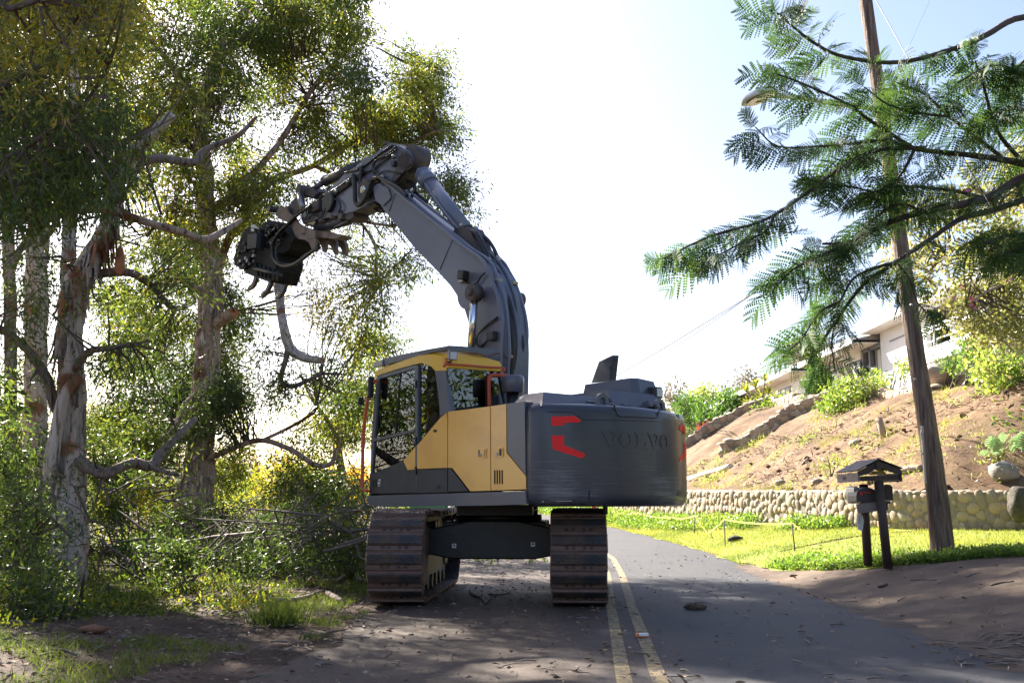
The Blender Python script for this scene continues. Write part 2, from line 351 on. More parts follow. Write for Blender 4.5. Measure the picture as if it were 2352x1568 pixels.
# asphalt with blown soil on the left lane, cracks, stones
def asphalt():
    m = bpy.data.materials.new('worn_asphalt'); m.use_nodes = True; N = m.node_tree.nodes; L = m.node_tree.links; b = N['Principled BSDF']
    tc = N.new('ShaderNodeTexCoord'); co = tc.outputs['Object']
    def nz(s, d=6, rough=.65, vec=None):
        n = N.new('ShaderNodeTexNoise'); n.inputs['Scale'].default_value = s; n.inputs['Detail'].default_value = d; n.inputs['Roughness'].default_value = rough; L.new(vec or co, n.inputs[0]); return n.outputs[0]
    def ramp(i, els):
        r = N.new('ShaderNodeValToRGB'); cr = r.color_ramp
        while len(cr.elements) < len(els): cr.elements.new(.5)
        for e, (p, c) in zip(cr.elements, els): e.position = p; e.color = (*c, 1) if len(c) == 3 else c
        L.new(i, r.inputs[0]); return r.outputs[0]
    def mix(f, a, c, mode='MIX'):
        x = N.new('ShaderNodeMix'); x.data_type = 'RGBA'; x.blend_type = mode
        for s, v in ((0, f), (6, a), (7, c)):
            if hasattr(v, 'is_output'): L.new(v, x.inputs[s])
            else: x.inputs[s].default_value = v if s == 0 else (*v, 1)
        return x.outputs[2]
    def math_(op, a, c=None):
        x = N.new('ShaderNodeMath'); x.operation = op; x.use_clamp = False
        for s, v in ((0, a), (1, c)):
            if v is None: continue
            if hasattr(v, 'is_output'): L.new(v, x.inputs[s])
            else: x.inputs[s].default_value = v
        return x.outputs[0]
    basec = ramp(nz(90, 4, .8), [(.3, (.026,.027,.034)), (.55, (.047,.047,.056)), (.75, (.10,.097,.098))])
    big = ramp(nz(.7, 4), [(.35, (.80,.82,.9)), (.65, (1.12,1.08,1.02))])
    basec = mix(1., basec, big, 'MULTIPLY')
    sep = N.new('ShaderNodeSeparateXYZ'); L.new(co, sep.inputs[0])
    # soil amount: grows to the left lane and shoulder
    g0 = math_('MAXIMUM', math_('MINIMUM', math_('MULTIPLY', math_('SUBTRACT', 1.25, sep.outputs[0]), .28), .45), -.30)
    g = math_('ADD', g0, math_('MULTIPLY', math_('MINIMUM', sep.outputs[1], 22.0), .010))
    mp = N.new('ShaderNodeMapping'); mp.inputs['Scale'].default_value = (1.0, .35, 1); mp.inputs['Rotation'].default_value = (0, 0, R(70)); L.new(co, mp.inputs[0])
    dn = math_('ADD', math_('MULTIPLY', nz(1.6, 10, .72, mp.outputs[0]), 1.0), math_('MULTIPLY', nz(40, 4), .35))
    dirt = math_('ADD', math_('ADD', dn, g), -.62)
    dirtf = ramp(dirt, [(.0, (0,0,0)), (.42, (1,1,1))])
    soil = ramp(nz(45, 5, .75), [(.3, (.045,.030,.023)), (.55, (.095,.063,.046)), (.8, (.21,.15,.11))])
    c = mix(math_('MULTIPLY', dirtf, .85), basec, soil)
    st = ramp(nz(5.5, 9, .8), [(.40, (1,1,1)), (.47, (0,0,0))]); c = mix(math_('MULTIPLY', st, .45), c, (.035,.028,.025))
    sp = ramp(nz(26, 3, .6), [(.62, (0,0,0)), (.70, (1,1,1))]); c = mix(math_('MULTIPLY', sp, .5), c, (.17,.135,.11))
    vp = N.new('ShaderNodeTexVoronoi'); vp.inputs['Scale'].default_value = .16; L.new(mp.outputs[0], vp.inputs[0]); pt_ = ramp(vp.outputs['Color'], [(.62, (1,1,1)), (.64, (.66,.66,.68))]); c = mix(1., c, pt_, 'MULTIPLY')
    # scattered pale chips
    vo = N.new('ShaderNodeTexVoronoi'); vo.inputs['Scale'].default_value = 9; L.new(co, vo.inputs[0])
    chips = ramp(vo.outputs['Distance'], [(.028, (1,1,1)), (.045, (0,0,0))])
    c = mix(chips, c, (.24,.21,.18))
    # cracks
    v2 = N.new('ShaderNodeTexVoronoi'); v2.feature = 'DISTANCE_TO_EDGE'; v2.inputs['Scale'].default_value = .38
    wob = N.new('ShaderNodeTexNoise'); wob.inputs['Scale'].default_value = 1.4; wob.inputs['Detail'].default_value = 6; L.new(co, wob.inputs[0])
    vm = N.new('ShaderNodeMix'); vm.data_type = 'VECTOR'; vm.inputs[0].default_value = .25; L.new(co, vm.inputs[4]); L.new(wob.outputs['Color'], vm.inputs[5]); L.new(vm.outputs[1], v2.inputs[0])
    cr_ = ramp(v2.outputs['Distance'], [(.0, (1,1,1)), (.006, (0,0,0))])
    c = mix(math_('MULTIPLY', cr_, .55), c, (.02,.02,.022))
    L.new(c, b.inputs['Base Color']); b.inputs['Roughness'].default_value = .78; b.inputs['Specular IOR Level'].default_value = .35
    bp = N.new('ShaderNodeBump'); bp.inputs['Strength'].default_value = .45; bp.inputs['Distance'].default_value = .012; L.new(nz(120, 4, .8), bp.inputs['Height']); L.new(bp.outputs[0], b.inputs['Normal'])
    return m
M_['asphalt'] = asphalt()
def paintmat():
    m = bpy.data.materials.new('worn_yellow_road_paint'); m.use_nodes = True; N = m.node_tree.nodes; L = m.node_tree.links; b = N['Principled BSDF']
    tc = N.new('ShaderNodeTexCoord')
    n = N.new('ShaderNodeTexNoise'); n.inputs['Scale'].default_value = 14; n.inputs['Detail'].default_value = 12; n.inputs['Roughness'].default_value = .8; L.new(tc.outputs['Object'], n.inputs[0])
    r = N.new('ShaderNodeValToRGB'); cr = r.color_ramp; cr.elements[0].position = .43; cr.elements[0].color = (.05,.047,.048,1); cr.elements[1].position = .52; cr.elements[1].color = (.24,.175,.085,1)
    e = cr.elements.new(.66); e.color = (.36,.25,.10,1); L.new(n.outputs[0], r.inputs[0]); L.new(r.outputs[0], b.inputs['Base Color']); b.inputs['Roughness'].default_value = .8
    return m
M_['paint'] = paintmat()

# ---- ground sheet (soil) with gradually larger cells, out to the horizon
def axis_pts(a, b, step, far, n=26):
    core = np.arange(a, b+step/2, step)
    g = np.geomspace(1, far, n)
    return np.concatenate([(a-g)[::-1], core, b+g])
xs = axis_pts(-22, 14, .3, 2500); ys = axis_pts(3, 60, .35, 3200)
X, Y = np.meshgrid(xs, ys)
Z = H(X, Y)
dl = wall_dist(X, Y); Z = np.where(dl > .5, np.minimum(Z, .9), Z)
roadmask = (X < redge(Y)-.05) & (X > redge(Y)-7.6) & (Y < 100)
Z = np.where(roadmask, np.minimum(Z, rz(Y))-.014, Z)
ground = grid_obj('ground', X, Y, Z-.008, M_['soil'])
# ---- road
ry = np.concatenate([np.arange(-30, 60, .5), np.arange(60, 100, 1)]); rx = np.linspace(0, 1, 26)
LW = 6.25
Yr = np.repeat(ry[:, None], len(rx), 1)
ragL = .12*np.sin(ry*1.7)+.09*np.sin(ry*4.1+1)
widthL = LW+ragL
Xr = redge(Yr) - widthL[:, None]*(1-rx[None, :]) + .04*np.sin(Yr*2.3)*(rx[None, :] == 1)
Zr = rz(Yr)+.004
road = grid_obj('road', Xr, Yr, Zr, M_['asphalt'])
# ---- driveway apron at the right, meeting the road edge
sv = np.linspace(0, 1, 46)
def lawn_edge(Yv):  # x beyond which grass starts; apron lies between road edge and this line
    return np.interp(Yv, [8, 12, 14.2, 15.2, 16.0, 17.0, 18.4, 20.0, 21.5], [26, 16, 9.5, 7.6, 6.9, 6.35, 5.7, 5.25, 5.02])
yy = np.concatenate([np.arange(1, 21.6, .12)])
Yd = np.repeat(yy[:, None], len(sv), 1); X0 = redge(Yd)-.10-.16*np.abs(np.sin(Yd*2.3)+.5*np.sin(Yd*5.9+1)+.4*np.sin(Yd*11.)); X1 = np.maximum(lawn_edge(Yd)+.1*np.sin(Yd*3), X0+.02); X1 = np.minimum(X1, 24)
Xd = X0+(X1-X0)*sv[None, :]
drive = grid_obj('driveway', Xd, Yd, H(Xd, Yd)+.006*(1-0*Xd)+.006*sv[None, :], M_['drive'])
# ---- lawn sheet between road/driveway and the stone wall
yl = np.concatenate([np.arange(12.5, 60, .4), np.arange(60, 200, 2.5)]); Yl = np.repeat(yl[:, None], 40, 1)
def wallx(Yv):
    ysw = [p[1] for p in WALL[3:]]; xsw = [p[0] for p in WALL[3:]]
    return np.interp(Yv, ysw+[200], xsw+[-20])
Xa = np.where(Yl < 21.5, lawn_edge(Yl), redge(Yl)) ; Xa = Xa + .12*np.sin(Yl*2.1)+.08*np.sin(Yl*5.3)
Xb = np.where(Yl < 22.5, 30, wallx(Yl)+.3); Xb = np.maximum(Xb, Xa+.05)
Xl = Xa+(Xb-Xa)*(np.linspace(0, 1, 40)[None, :])
lm = wall_dist(Xl, Yl) < .45
lawn = grid_obj('lawn', Xl, Yl, H(Xl, Yl)+.014, M_['lawnbase'], mask=lm)
# ---- hillside above the wall
hx = np.concatenate([np.arange(-12, 24, .28), np.arange(24, 90, 3)]); hy = np.concatenate([np.arange(19, 64, .28), np.arange(64, 130, 1.2)])
Xh, Yh = np.meshgrid(hx, hy); dh = wall_dist(Xh, Yh)
Zh = hill_np(Xh, Yh)
hillside = grid_obj('hillside', Xh, Yh, Zh, M_['hillsoil'], mask=(dh > .0))
# ---- painted double centre line
def line_strip(off, w):
    yy = np.concatenate([np.arange(1, 58, .4), np.arange(58, 90, 1)]); v = []; f = []
    for i, y in enumerate(yy):
        xc = float(redge(y)) - float(np.interp(y, [0, 7.6, 13.9, 24, 40], [3.5, 3.32, 3.12, 2.68, 2.7])) + off
        zz = float(rz(y))+.009; v += [(xc-w/2, y, zz), (xc+w/2, y, zz)]
        if i: k = 2*i; f.append((k-2, k-1, k+1, k))
    o = mesh_obj('road_marking', v, f, M_['paint']); o['kind'] = 'structure'
line_strip(-.14, .125); line_strip(.14, .13)
# far hill with dry brush
fx = np.linspace(-10, 330, 60); fy = np.linspace(110, 520, 60); Xf, Yf = np.meshgrid(fx, fy)
def fhill(X, Y): return 2+ (np.clip(X-.13*Y+4, 0, 400)**.93)*.42*sstep(105, 190, Y)
Pf = np.stack([Xf.ravel(), Yf.ravel(), 0*Xf.ravel()], 1)
Zf = fhill(Xf, Yf) + (vnoise(Pf, .05, 4).reshape(Xf.shape)-.5)*6
M_['dryhill'] = soil_mat('dry_grass_hill', [(.36, (.22,.17,.11)), (.5, (.32,.25,.17)), (.65, (.40,.34,.24))], .2, 1.5, .3)
farhill = grid_obj('far_hill', Xf, Yf, Zf, M_['dryhill'])
# ================================================================ the excavator
CX, CY, AZ = -.2, 15.6, R(130)
EX = thing('excavator', (CX, CY, 0), 'large dark grey and yellow tracked excavator with raised boom standing on the road', 'excavator', AZ)
ux, uy = math.cos(AZ), math.sin(AZ)
def loc(d): return Vector((d.x*ux+d.y*uy, -d.x*uy+d.y*ux, d.z))
CAML = loc(Vector((-CX, -CY, CAMZ)))
def Mb(p, b):                      # pixel -> (a,z) on the vertical plane b
    d = loc(ray(*p)); s = (b-CAML.y)/d.y; return (CAML.x+d.x*s, CAML.z+d.z*s)
def Mb3(p, b): q = Mb(p, b); return Vector((q[0], b, q[1]))
def Ma(p, a):
    d = loc(ray(*p)); s = (a-CAML.x)/d.x; return (CAML.y+d.y*s, CAML.z+d.z*s)
def Ma3(p, a): q = Ma(p, a); return Vector((a, q[0], q[1]))
SB = 1.45                          # left side plane
S1 = lambda *pts: [Mb(c1(*p), SB) for p in pts]
# ---------------- undercarriage (own direction)
TA = math.atan2(.998, .063)-AZ
tv = Vector((math.cos(TA), math.sin(TA), 0)); tn = Vector((-math.sin(TA), math.cos(TA), 0))  # tn points to the photo's left
TROT = TA
def tframe(name, bm, m, parent, off=0, smooth=False):
    o = bm_obj(name, bm, m, parent, smooth); return o
TL, TR_, TW = 4.5, .60, .75          # length, end radius, shoe width
def track_path(n):
    h2 = TR_; half = TL/2-TR_; per = 4*half+2*math.pi*h2; out = []
    for i in range(n):
        s = per*i/n
        if s < 2*half: x = -half+s; z = 2*h2; t = (1, 0); sag = -.05*math.sin(math.pi*s/(2*half)); z += sag
        elif s < 2*half+math.pi*h2:
            q = (s-2*half)/h2; x = half+h2*math.sin(q); z = h2+h2*math.cos(q); t = (math.cos(q), -math.sin(q))
        elif s < 4*half+math.pi*h2: x = half-(s-2*half-math.pi*h2); z = 0; t = (-1, 0)
        else:
            q = (s-4*half-math.pi*h2)/h2; x = -half-h2*math.sin(q); z = h2-h2*math.cos(q); t = (-math.cos(q), math.sin(q))
        out.append((x, z, t))
    return out, per
NS = 42
path, per = track_path(NS); pitch = per/NS
def shoe_mesh():
    # local: x along travel, y across, z outward
    p = pitch; prof = [(-p*.49, -.035), (-p*.49, -.004), (-p*.44, .002), (-p*.42, .016), (-p*.38, .016), (-p*.36, .004), (-p*.16, .002), (-p*.13, .034), (-p*.06, .044), (p*.30, .044), (p*.40, .034), (p*.43, .004), (p*.49, -.004), (p*.49, -.035)]
    bm = bmesh.new(); n = len(prof); w = TW/2
    A = [bm.verts.new((x, -w + (.02 if z > .03 else 0), z)) for x, z in prof]; B = [bm.verts.new((x, w - (.02 if z > .03 else 0), z)) for x, z in prof]
    bm.faces.new(A); bm.faces.new(B[::-1])
    for i in range(n): bm.faces.new((A[i], B[i], B[(i+1) % n], A[(i+1) % n]))
    for f in bm.faces:
        c = f.calc_center_median()
        if c.z < .02 and abs(c.z+.035) > .002: f.material_index = 1
    for yy in (-.16, -.07, .07, .16): ad_box(bm, (-p*.26, yy, .006), (.035, .035, .03))
    bmesh.ops.recalc_face_normals(bm, faces=bm.faces)
    me = bpy.data.meshes.new('track_shoe'); bm.to_mesh(me); bm.free(); me.materials.append(M_['steel']); me.materials.append(M_['shoerust']); return me
M_['shoerust'] = mat('brown_shoe_recess', (.13,.075,.06), .6, metal=.2, var=(.19,.12,.10), vscale=6, bump=.2)
shoe_me = shoe_mesh()
for side in (1, -1):
    tr = bpy.data.objects.new('track', None); link(tr, EX); tr.location = tn*(side*1.22)+tv*0.0; tr.rotation_euler = (0, 0, TROT)
    for x, z, t in path:
        s = link(bpy.data.objects.new('track_shoe', shoe_me), tr)
        nx_, nz_ = -t[1], t[0]
        zz = z + .0
        s.location = (x + nx_*.0, 0, zz + .055)
        Mx = Matrix(((t[0], 0, nx_), (0, 1, 0), (t[1], 0, nz_)))
        if abs(Mx.determinant()) < .5: pass
        s.rotation_euler = Mx.to_euler(); s.rotation_euler.y += random.uniform(-.02, .02); s.location.y = random.uniform(-.008, .008)
    # chain links joined as one belt, track frame, idler, sprocket, rollers
    bm = bmesh.new()
    for yy in (-.1, .1):
        P = [Vector((x - (-t[1])*.07, yy, z+.055 - t[0]*.07)) for x, z, t in path]
        for i in range(NS):
            a, b = P[i], P[(i+1) % NS]; c = (a+b)/2; d = b-a; ang = math.atan2(d.z, d.x)
            ad_box(bm, c, (d.length*1.05, .05, .10), Matrix.Rotation(-ang, 3, 'Y'))
    bm_obj('track_chain', bm, M_['steel'], tr)
    half = TL/2-TR_
    prism('track_frame', [(-half-.15, .35), (-half+.1, .2), (half-.1, .2), (half+.15, .35), (half+.15, .75), (half-.3, .98), (-half+.3, .98), (-half-.15, .75)], -.17, .17, M_['dark'], tr, .02)
    for xx, nm in ((-half, 'idler_wheel'), (half, 'drive_sprocket')):
        bm = bmesh.new(); ad_cyl(bm, Vector((xx, -.09, TR_+.055)), Vector((xx, .09, TR_+.055)), .5, 28); ad_cyl(bm, Vector((xx, -.2, TR_+.055)), Vector((xx, .2, TR_+.055)), .3, 20)
        if nm == 'drive_sprocket':
            for k in range(12): q = k*math.pi/6; ad_box(bm, (xx+.52*math.cos(q), 0, TR_+.055+.52*math.sin(q)), (.09, .05, .09), Matrix.Rotation(-q, 3, 'Y'))
        bm_obj(nm, bm, M_['rusty'], tr)
    for k in range(7):
        xx = -half+.3+k*(2*half-.6)/6
        tube('bottom_roller', [(xx, -.2, .2), (xx, .2, .2)], .10, M_['dark'], tr, 12)
    for xx in (-.7, .7): tube('carrier_roller', [(xx, -.15, 1.03), (xx, .15, 1.03)], .07, M_['dark'], tr, 12)
    # inner cover plates seen on the inside of the track
    iy = -side*.30
    prism('guard_plate', [(-half-.42, .50), (-half-.1, .26), (-half+.28, .26), (-half+.28, 1.02), (-half-.05, 1.08), (-half-.42, .92)], min(iy, iy-side*.03), max(iy, iy-side*.03), M_['rusty'], tr, .01)
# carbody: X shaped frame between the tracks
cb = bpy.data.objects.new('undercarriage_frame', None); link(cb, EX); cb.rotation_euler = (0, 0, TROT)
bm = bmesh.new()
for s0 in (-1, 1):
    # legs from centre box to the tracks, front and rear
    pts = [(1.05*s0*0-.95, 1.0), (-.35, 1.12), (.35, 1.12), (.95, 1.0), (1.03, .86), (1.03, .66), (.6, .58), (-.6, .58), (-1.03, .66), (-1.03, .86)]
    ad_prism(bm, pts, s0*.95-.09, s0*.95+.09, 'a')
ad_box(bm, (0, 0, .9), (1.9, 1.5, .42)); bevel(bm, .02, 1)
bm_obj('carbody', bm, M_['black'], cb)
tube('swing_bearing', [(0, 0, 1.1), (0, 0, 1.2)], .66, M_['black'], cb, 40)
bm = bmesh.new(); ad_cyl(bm, Vector((0, 0, 1.19)), Vector((0, 0, 1.34)), .60, 40); ad_box(bm, (.1, 0, 1.27), (1.9, 1.1, .15)); bm_obj('slew_ring', bm, M_['black'], cb)
for px in ((908, 462), (1583, 450)):
    p = c3(*px); d = loc(ray(*p)); n = tv; s = ((tv*(-1.045)-CAML).dot(n))/d.dot(n); q = CAML+d*s
    lq = Matrix.Rotation(-TROT, 3, 'Z') @ q
    dcl = box('warning_decal', lq, (.006, .06, .06), M_['white'], cb)
    box('printed_symbol', (-.004, .0, .005), (.004, .03, .026), M_['dark'], dcl); dcl.location = (0, 0, 0)
    for v in dcl.children: v.location = lq
tube('hydraulic_pipe', [(-.95, .55, 1.12), (-.6, .52, 1.2), (-.1, .6, 1.2), (.3, .5, 1.25)], .02, M_['dark'], cb, 8, 4)
tube('hydraulic_pipe', [(-.75, .62, 1.10), (-.4, .68, 1.16), (.1, .62, 1.2), (.4, .4, 1.25)], .018, M_['dark'], cb, 8, 4)

# ---------------- upper structure deck
up = EX
sk = S1((172, 1428), (1522, 1388), (1530, 1500), (1200, 1510), (350, 1522), (215, 1512), (182, 1490))
prism('deck_skirt', sk, SB-.10, SB+.03, M_['grey'], up, .02)
prism('deck_frame', [(-2.3, -1.42), (-2.3, 1.36), (1.5, 1.36), (1.55, .4), (1.2, .3), (1.2, -1.3), (.9, -1.42)], 1.37, 1.52, M_['black'], up, .01, 'z')
# side body panels (left side).  Each pressed panel stands on its own with gaps between
zt = 0
def panel(name, pts, m, out=.0, thick=.05, bev=.012, pl=None):
    return prism(name, S1(*pts), SB-thick+out, SB+out, m, pl or up, bev)
panel('cab_side_panel', [(592, 1000), (790, 765), (846, 716), (848, 1190), (592, 1199)], M_['yellow'], .012)
panel('cab_sill_panel', [(592, 1208), (848, 1198), (848, 1396), (592, 1404)], M_['dark'], .012)
pl1 = panel('service_door', [(857, 714), (1212, 668), (1216, 1384), (1045, 1388), (893, 1192), (857, 1190)], M_['yellow'], .014)
panel('service_door_sill', [(857, 1199), (880, 1199), (1028, 1388), (857, 1394)], M_['dark'], .014)
pl2 = panel('engine_side_door', [(1221, 667), (1350, 648), (1352, 1062), (1518, 1262), (1518, 1372), (1224, 1383)], M_['yellow'], .014)
panel('engine_side_cover', [(1357, 646), (1508, 628), (1516, 1248), (1362, 1056)], M_['grey'], .014)
prism('inner_bulkhead', S1((600, 1010), (850, 730), (1505, 640), (1512, 1385), (590, 1400)), SB-.16, SB-.055, M_['seam'], up)
# top deck behind the panels
for (x0, x1, nm) in ((857, 1212, 'panel_top_edge'), (1221, 1350, 'panel_top_edge'), (1357, 1508, 'panel_top_edge')):
    yl_, yr_ = 714-(x0-857)*.133, 714-(x1-857)*.133
    a0, z0 = Mb(c1(x0, yl_), SB); a1, z1 = Mb(c1(x1, yr_), SB)
    mm = M_['grey'] if x0 > 1300 else M_['yellow']
    prism(nm, [(a0, z0-.002), (a1, z1-.002), (a1, z1-.05), (a0, z0-.05)], SB-.30, SB-.040, mm, up, .01)
# latches
for (x0, y0, w, h, lx, par) in ((1115, 1030, 70, 80, 1145, pl1), (1250, 1020, 78, 80, 1286, pl2)):
    lt = prism('door_latch', S1((x0, y0), (x0+w, y0-3), (x0+w, y0+h-3), (x0, y0+h)), SB+.010, SB+.030, M_['yellow'], par, .008)
    prism('latch_recess', S1((x0+8, y0+10), (x0+w-8, y0+8), (x0+w-8, y0+h-14), (x0+8, y0+h-12)), SB+.024, SB+.032, M_['dark'], par, .002)
    prism('latch_paddle', S1((x0+(24 if lx < 1200 else 10), y0+10), (x0+w-(10 if lx < 1200 else 26), y0+8), (x0+w-(10 if lx < 1200 else 26), y0+h-14), (x0+(24 if lx < 1200 else 10), y0+h-12)), SB+.028, SB+.037, M_['yellow'], par, .003)
    c = Mb(c1(lx, y0+52), SB); tube('lock_barrel', [(c[0], SB+.036, c[1]), (c[0], SB+.046, c[1])], .022, M_['alu'], par, 12)
for k in range(4):
    x = 1250+k*21
    prism('vent_slot', S1((x, 1207), (x+10, 1213), (x+10, 1330), (x, 1322)), SB+.012, SB+.018, M_['seam'], pl2)
prism('marker_reflector', S1((734, 865), (759, 864), (759, 886), (734, 887)), SB+.010, SB+.02, M_['black'], up)
c = Mb(c1(775, 1350), SB); tube('jacking_plug', [(c[0], SB+.01, c[1]), (c[0], SB+.02, c[1])], .035, M_['black'], up, 12)

# ---------------- cab
CB0 = .46                          # right side plane of the cab
cab = bpy.data.objects.new('cab', None); link(cab, EX)
pA_bot = (186, 1400); pA_mid = (197, 960); pA_top = (243, 412)
rearp_t, rearp_b = (838, 362), (878, 716)
for bb, side in ((SB, 1), (CB0, -1)):
    b0, b1 = (bb-.06, bb) if side == 1 else (bb, bb+.06)
    P = S1
    prism('front_pillar', P((184, 1410), (196, 960), (240, 420), (262, 412), (222, 950), (200, 1240), (198, 1405)), b0, b1, M_['grey'], cab, .01)
    prism('door_top_rail', P((240, 412), (560, 318), (592, 318), (592, 340), (570, 345), (262, 436)), b0+.002*side, b1+.002*side, M_['grey'], cab, .008)
    prism('centre_pillar', P((568, 320), (596, 318), (592, 985), (585, 1404), (578, 1404), (576, 1000)), b0+.004*side, b1+.008*side, M_['grey'], cab, .01)
    prism('rear_pillar', P((742, 365), (838, 362), (846, 520), (880, 712), (800, 740), (786, 760), (780, 640), (760, 480)), b0-.003*side, b1+.012*side, M_['grey'], cab, .03)
    if side == 1:
        door = prism('door_lower', P((187, 1248), (468, 1134), (508, 1214), (577, 1208), (577, 1402), (187, 1410)), b0, b1+.01, M_['dark'], cab, .012)
        prism('door_corner_panel', P((474, 1132), (576, 1012), (576, 1204), (512, 1210)), b0, b1+.012, M_['yellow'], cab, .008)
        prism('door_mid_rail', P((204, 948), (380, 905), (566, 862), (566, 884), (380, 927), (204, 970)), b0+.01, b1+.006, M_['grey'], cab, .006)
        prism('window_slider_post', P((432, 380), (440, 378), (400, 905), (385, 908)), b0+.015, b0+.04, M_['seam'], cab)
        dh = prism('door_handle', P((203, 1290), (243, 1288), (243, 1352), (203, 1354)), b1+.008, b1+.02, M_['black'], door, .004)
        prism('handle_grip', P((208, 1300), (222, 1299), (222, 1344), (208, 1345)), b1+.018, b1+.03, M_['dark'], door, .003)
        # round maker's emblem: ring with a bar and an arrow
        bm = bmesh.new(); c = Mb(c1(268, 1318), SB); n = 28
        ang = [2*math.pi*k/n for k in range(n)]
        o_ = [bm.verts.new((c[0]-.036*math.cos(q), b1+.013, c[1]+.056*math.sin(q))) for q in ang]; i_ = [bm.verts.new((c[0]-.026*math.cos(q), b1+.013, c[1]+.042*math.sin(q))) for q in ang]
        for k in range(n): bm.faces.new((o_[k], o_[(k+1) % n], i_[(k+1) % n], i_[k]))
        ad_box(bm, (c[0], b1+.013, c[1]), (.062, .004, .020)); ad_box(bm, (c[0]-.034, b1+.013, c[1]+.052), (.022, .004, .012)); ad_box(bm, (c[0]-.040, b1+.0131, c[1]+.044), (.009, .004, .024))
        bm_obj('round_emblem', bm, M_['white'], door)
        for yy in (480, 960, 1215): q = Mb(c1(583, yy), SB); box('door_hinge', (q[0], SB+.014, q[1]), (.035, .03, .12), M_['black'], cab, .004)
    g0 = bb-.03 if side == 1 else bb+.03
    prism('side_window', P((246, 432), (570, 344), (570, 866), (206, 950)), g0-.003, g0+.003, M_['glass'], cab)
    prism('lower_door_window', P((204, 960), (568, 880), (576, 1004), (470, 1132), (190, 1246)), g0-.003, g0+.003, M_['glass'], cab)
    prism('rear_side_window', P((594, 318), (640, 306), (735, 345), (748, 480), (775, 640), (790, 765), (594, 985)), g0-.003, g0+.003, M_['glass'], cab)
    if side == -1: prism('far_side_panel', P((187, 1248), (470, 1132), (592, 985), (850, 730), (850, 1396), (187, 1410)), b0, b1, M_['dark'], cab)
# front and rear faces
a_ft, z_ft = Mb(c1(243, 415), SB); a_fb, z_fb = Mb(c1(190, 1240), SB); a_fm, z_fm = Mb(c1(200, 955), SB)
def quad(name, pts, m, par, thick=.01):
    bm = bmesh.new(); vs_ = [bm.verts.new(p) for p in pts]; f = bm.faces.new(vs_)
    bmesh.ops.solidify(bm, geom=[f], thickness=thick) ; return bm_obj(name, bm, m, par)
quad('windscreen', [(a_ft, SB-.06, z_ft), (a_ft, CB0+.06, z_ft), (a_fm, CB0+.06, z_fm), (a_fm, SB-.06, z_fm)], M_['glass'], cab)
quad('lower_windscreen', [(a_fm, SB-.06, z_fm-.03), (a_fm, CB0+.06, z_fm-.03), (a_fb, CB0+.06, z_fb), (a_fb, SB-.06, z_fb)], M_['glass'], cab)
box('windscreen_bar', (a_fm, (SB+CB0)/2, z_fm-.015), (.04, SB-CB0, .04), M_['grey'], cab)
box('cab_front_plate', (a_fb+.0, (SB+CB0)/2, (z_fb+1.45)/2), (.05, SB-CB0, z_fb-1.45), M_['dark'], cab)
a_r, z_r = Mb(c1(842, 365), SB); a_rb, z_rb = Mb(c1(882, 715), SB)
zr_bot = z_rb-.12
RA = a_r
Rp = lambda x, y: Ma(c1(x, y), RA-.02)
prism('rear_window', [Rp(846, 342), Rp(1280, 372), Rp(1310, 500), Rp(1332, 700), Rp(890, 760), Rp(862, 520)], RA-.012, RA-.004, M_['darkglass'], cab, axis='a')
prism('rear_top_panel', [Rp(842, 300), Rp(1290, 320), Rp(1312, 390), Rp(1280, 372), Rp(846, 342)], RA-.04, RA+.0, M_['cabyellow'], cab, .006, axis='a')
prism('rear_right_pillar', [Rp(1278, 368), Rp(1304, 390), Rp(1345, 640), Rp(1350, 760), Rp(1328, 760), Rp(1316, 560)], RA-.05, RA+.03, M_['grey'], cab, .008, axis='a')
box('rear_lower_wall', (RA+.0, (SB+CB0)/2, (z_rb-.1+1.5)/2), (.05, SB-CB0-.05, z_rb-.1-1.5), M_['dark'], cab)
box('cab_floor', ((a_fb+RA)/2, (SB+CB0)/2, 1.60), (abs(a_fb-RA)-.05, SB-CB0-.1, .06), M_['seat'], cab)
# yellow roof, lofted: side band then crowned top
band_t = [(228, 378), (300, 345), (400, 308), (500, 272), (600, 240), (700, 230), (765, 236), (838, 262)]
band_b = [(240, 412), (320, 385), (420, 352), (560, 314), (630, 300), (715, 330), (745, 366), (842, 364)]
bt = S1(*band_t); bb_ = S1(*band_b)
bm = bmesh.new(); rows = []
wid = SB-CB0
secs = [(SB+.012, 0, 1), (SB+.012, .0, 0), (SB-.06, .05, 0), (SB-.2, .07, 0), (SB-wid/2, .08, 0), (CB0+.2, .07, 0), (CB0+.06, .05, 0), (CB0-.012, 0, 0), (CB0-.012, 0, 1)]
for (bv, dz, low) in secs:
    row = []
    for t_, l_ in zip(bt, bb_):
        q = l_ if low else t_
        row.append(bm.verts.new((q[0], bv, q[1]+dz)))
    rows.append(row)
for i in range(len(rows)-1):
    for k in range(len(bt)-1): bm.faces.new((rows[i][k], rows[i][k+1], rows[i+1][k+1], rows[i+1][k]))
for e in (0, -1):
    bm.faces.new([r[e] for r in rows])
bevel(bm, .015, 2)
bm_obj('cab_roof', bm, M_['cabyellow'], cab, smooth=False)
prism('roof_lining', S1((245, 425), (560, 335), (838, 372), (838, 385), (560, 350), (245, 440)), CB0+.02, SB-.07, M_['seat'], cab)
prism('rear_roof_skin', [Rp(835, 225), Rp(1190, 262), Rp(1285, 290), Rp(1300, 325), Rp(842, 300)], RA-.035, RA+.1, M_['cabyellow'], cab, .02, axis='a')
# falling-object guard above the roof: sloping grille plate
gd = bpy.data.objects.new('roof_guard', None); link(gd, EX)
gt = [(204, 318), (300, 262), (560, 205), (690, 180), (855, 152)]; gb_ = [(215, 338), (300, 318), (560, 250), (690, 215), (840, 182)]
prism('guard_side_plate', [Mb(c1(*p), SB+.0) for p in gt+gb_[::-1]], SB-.05, SB+.0, M_['grey'], gd, .01)
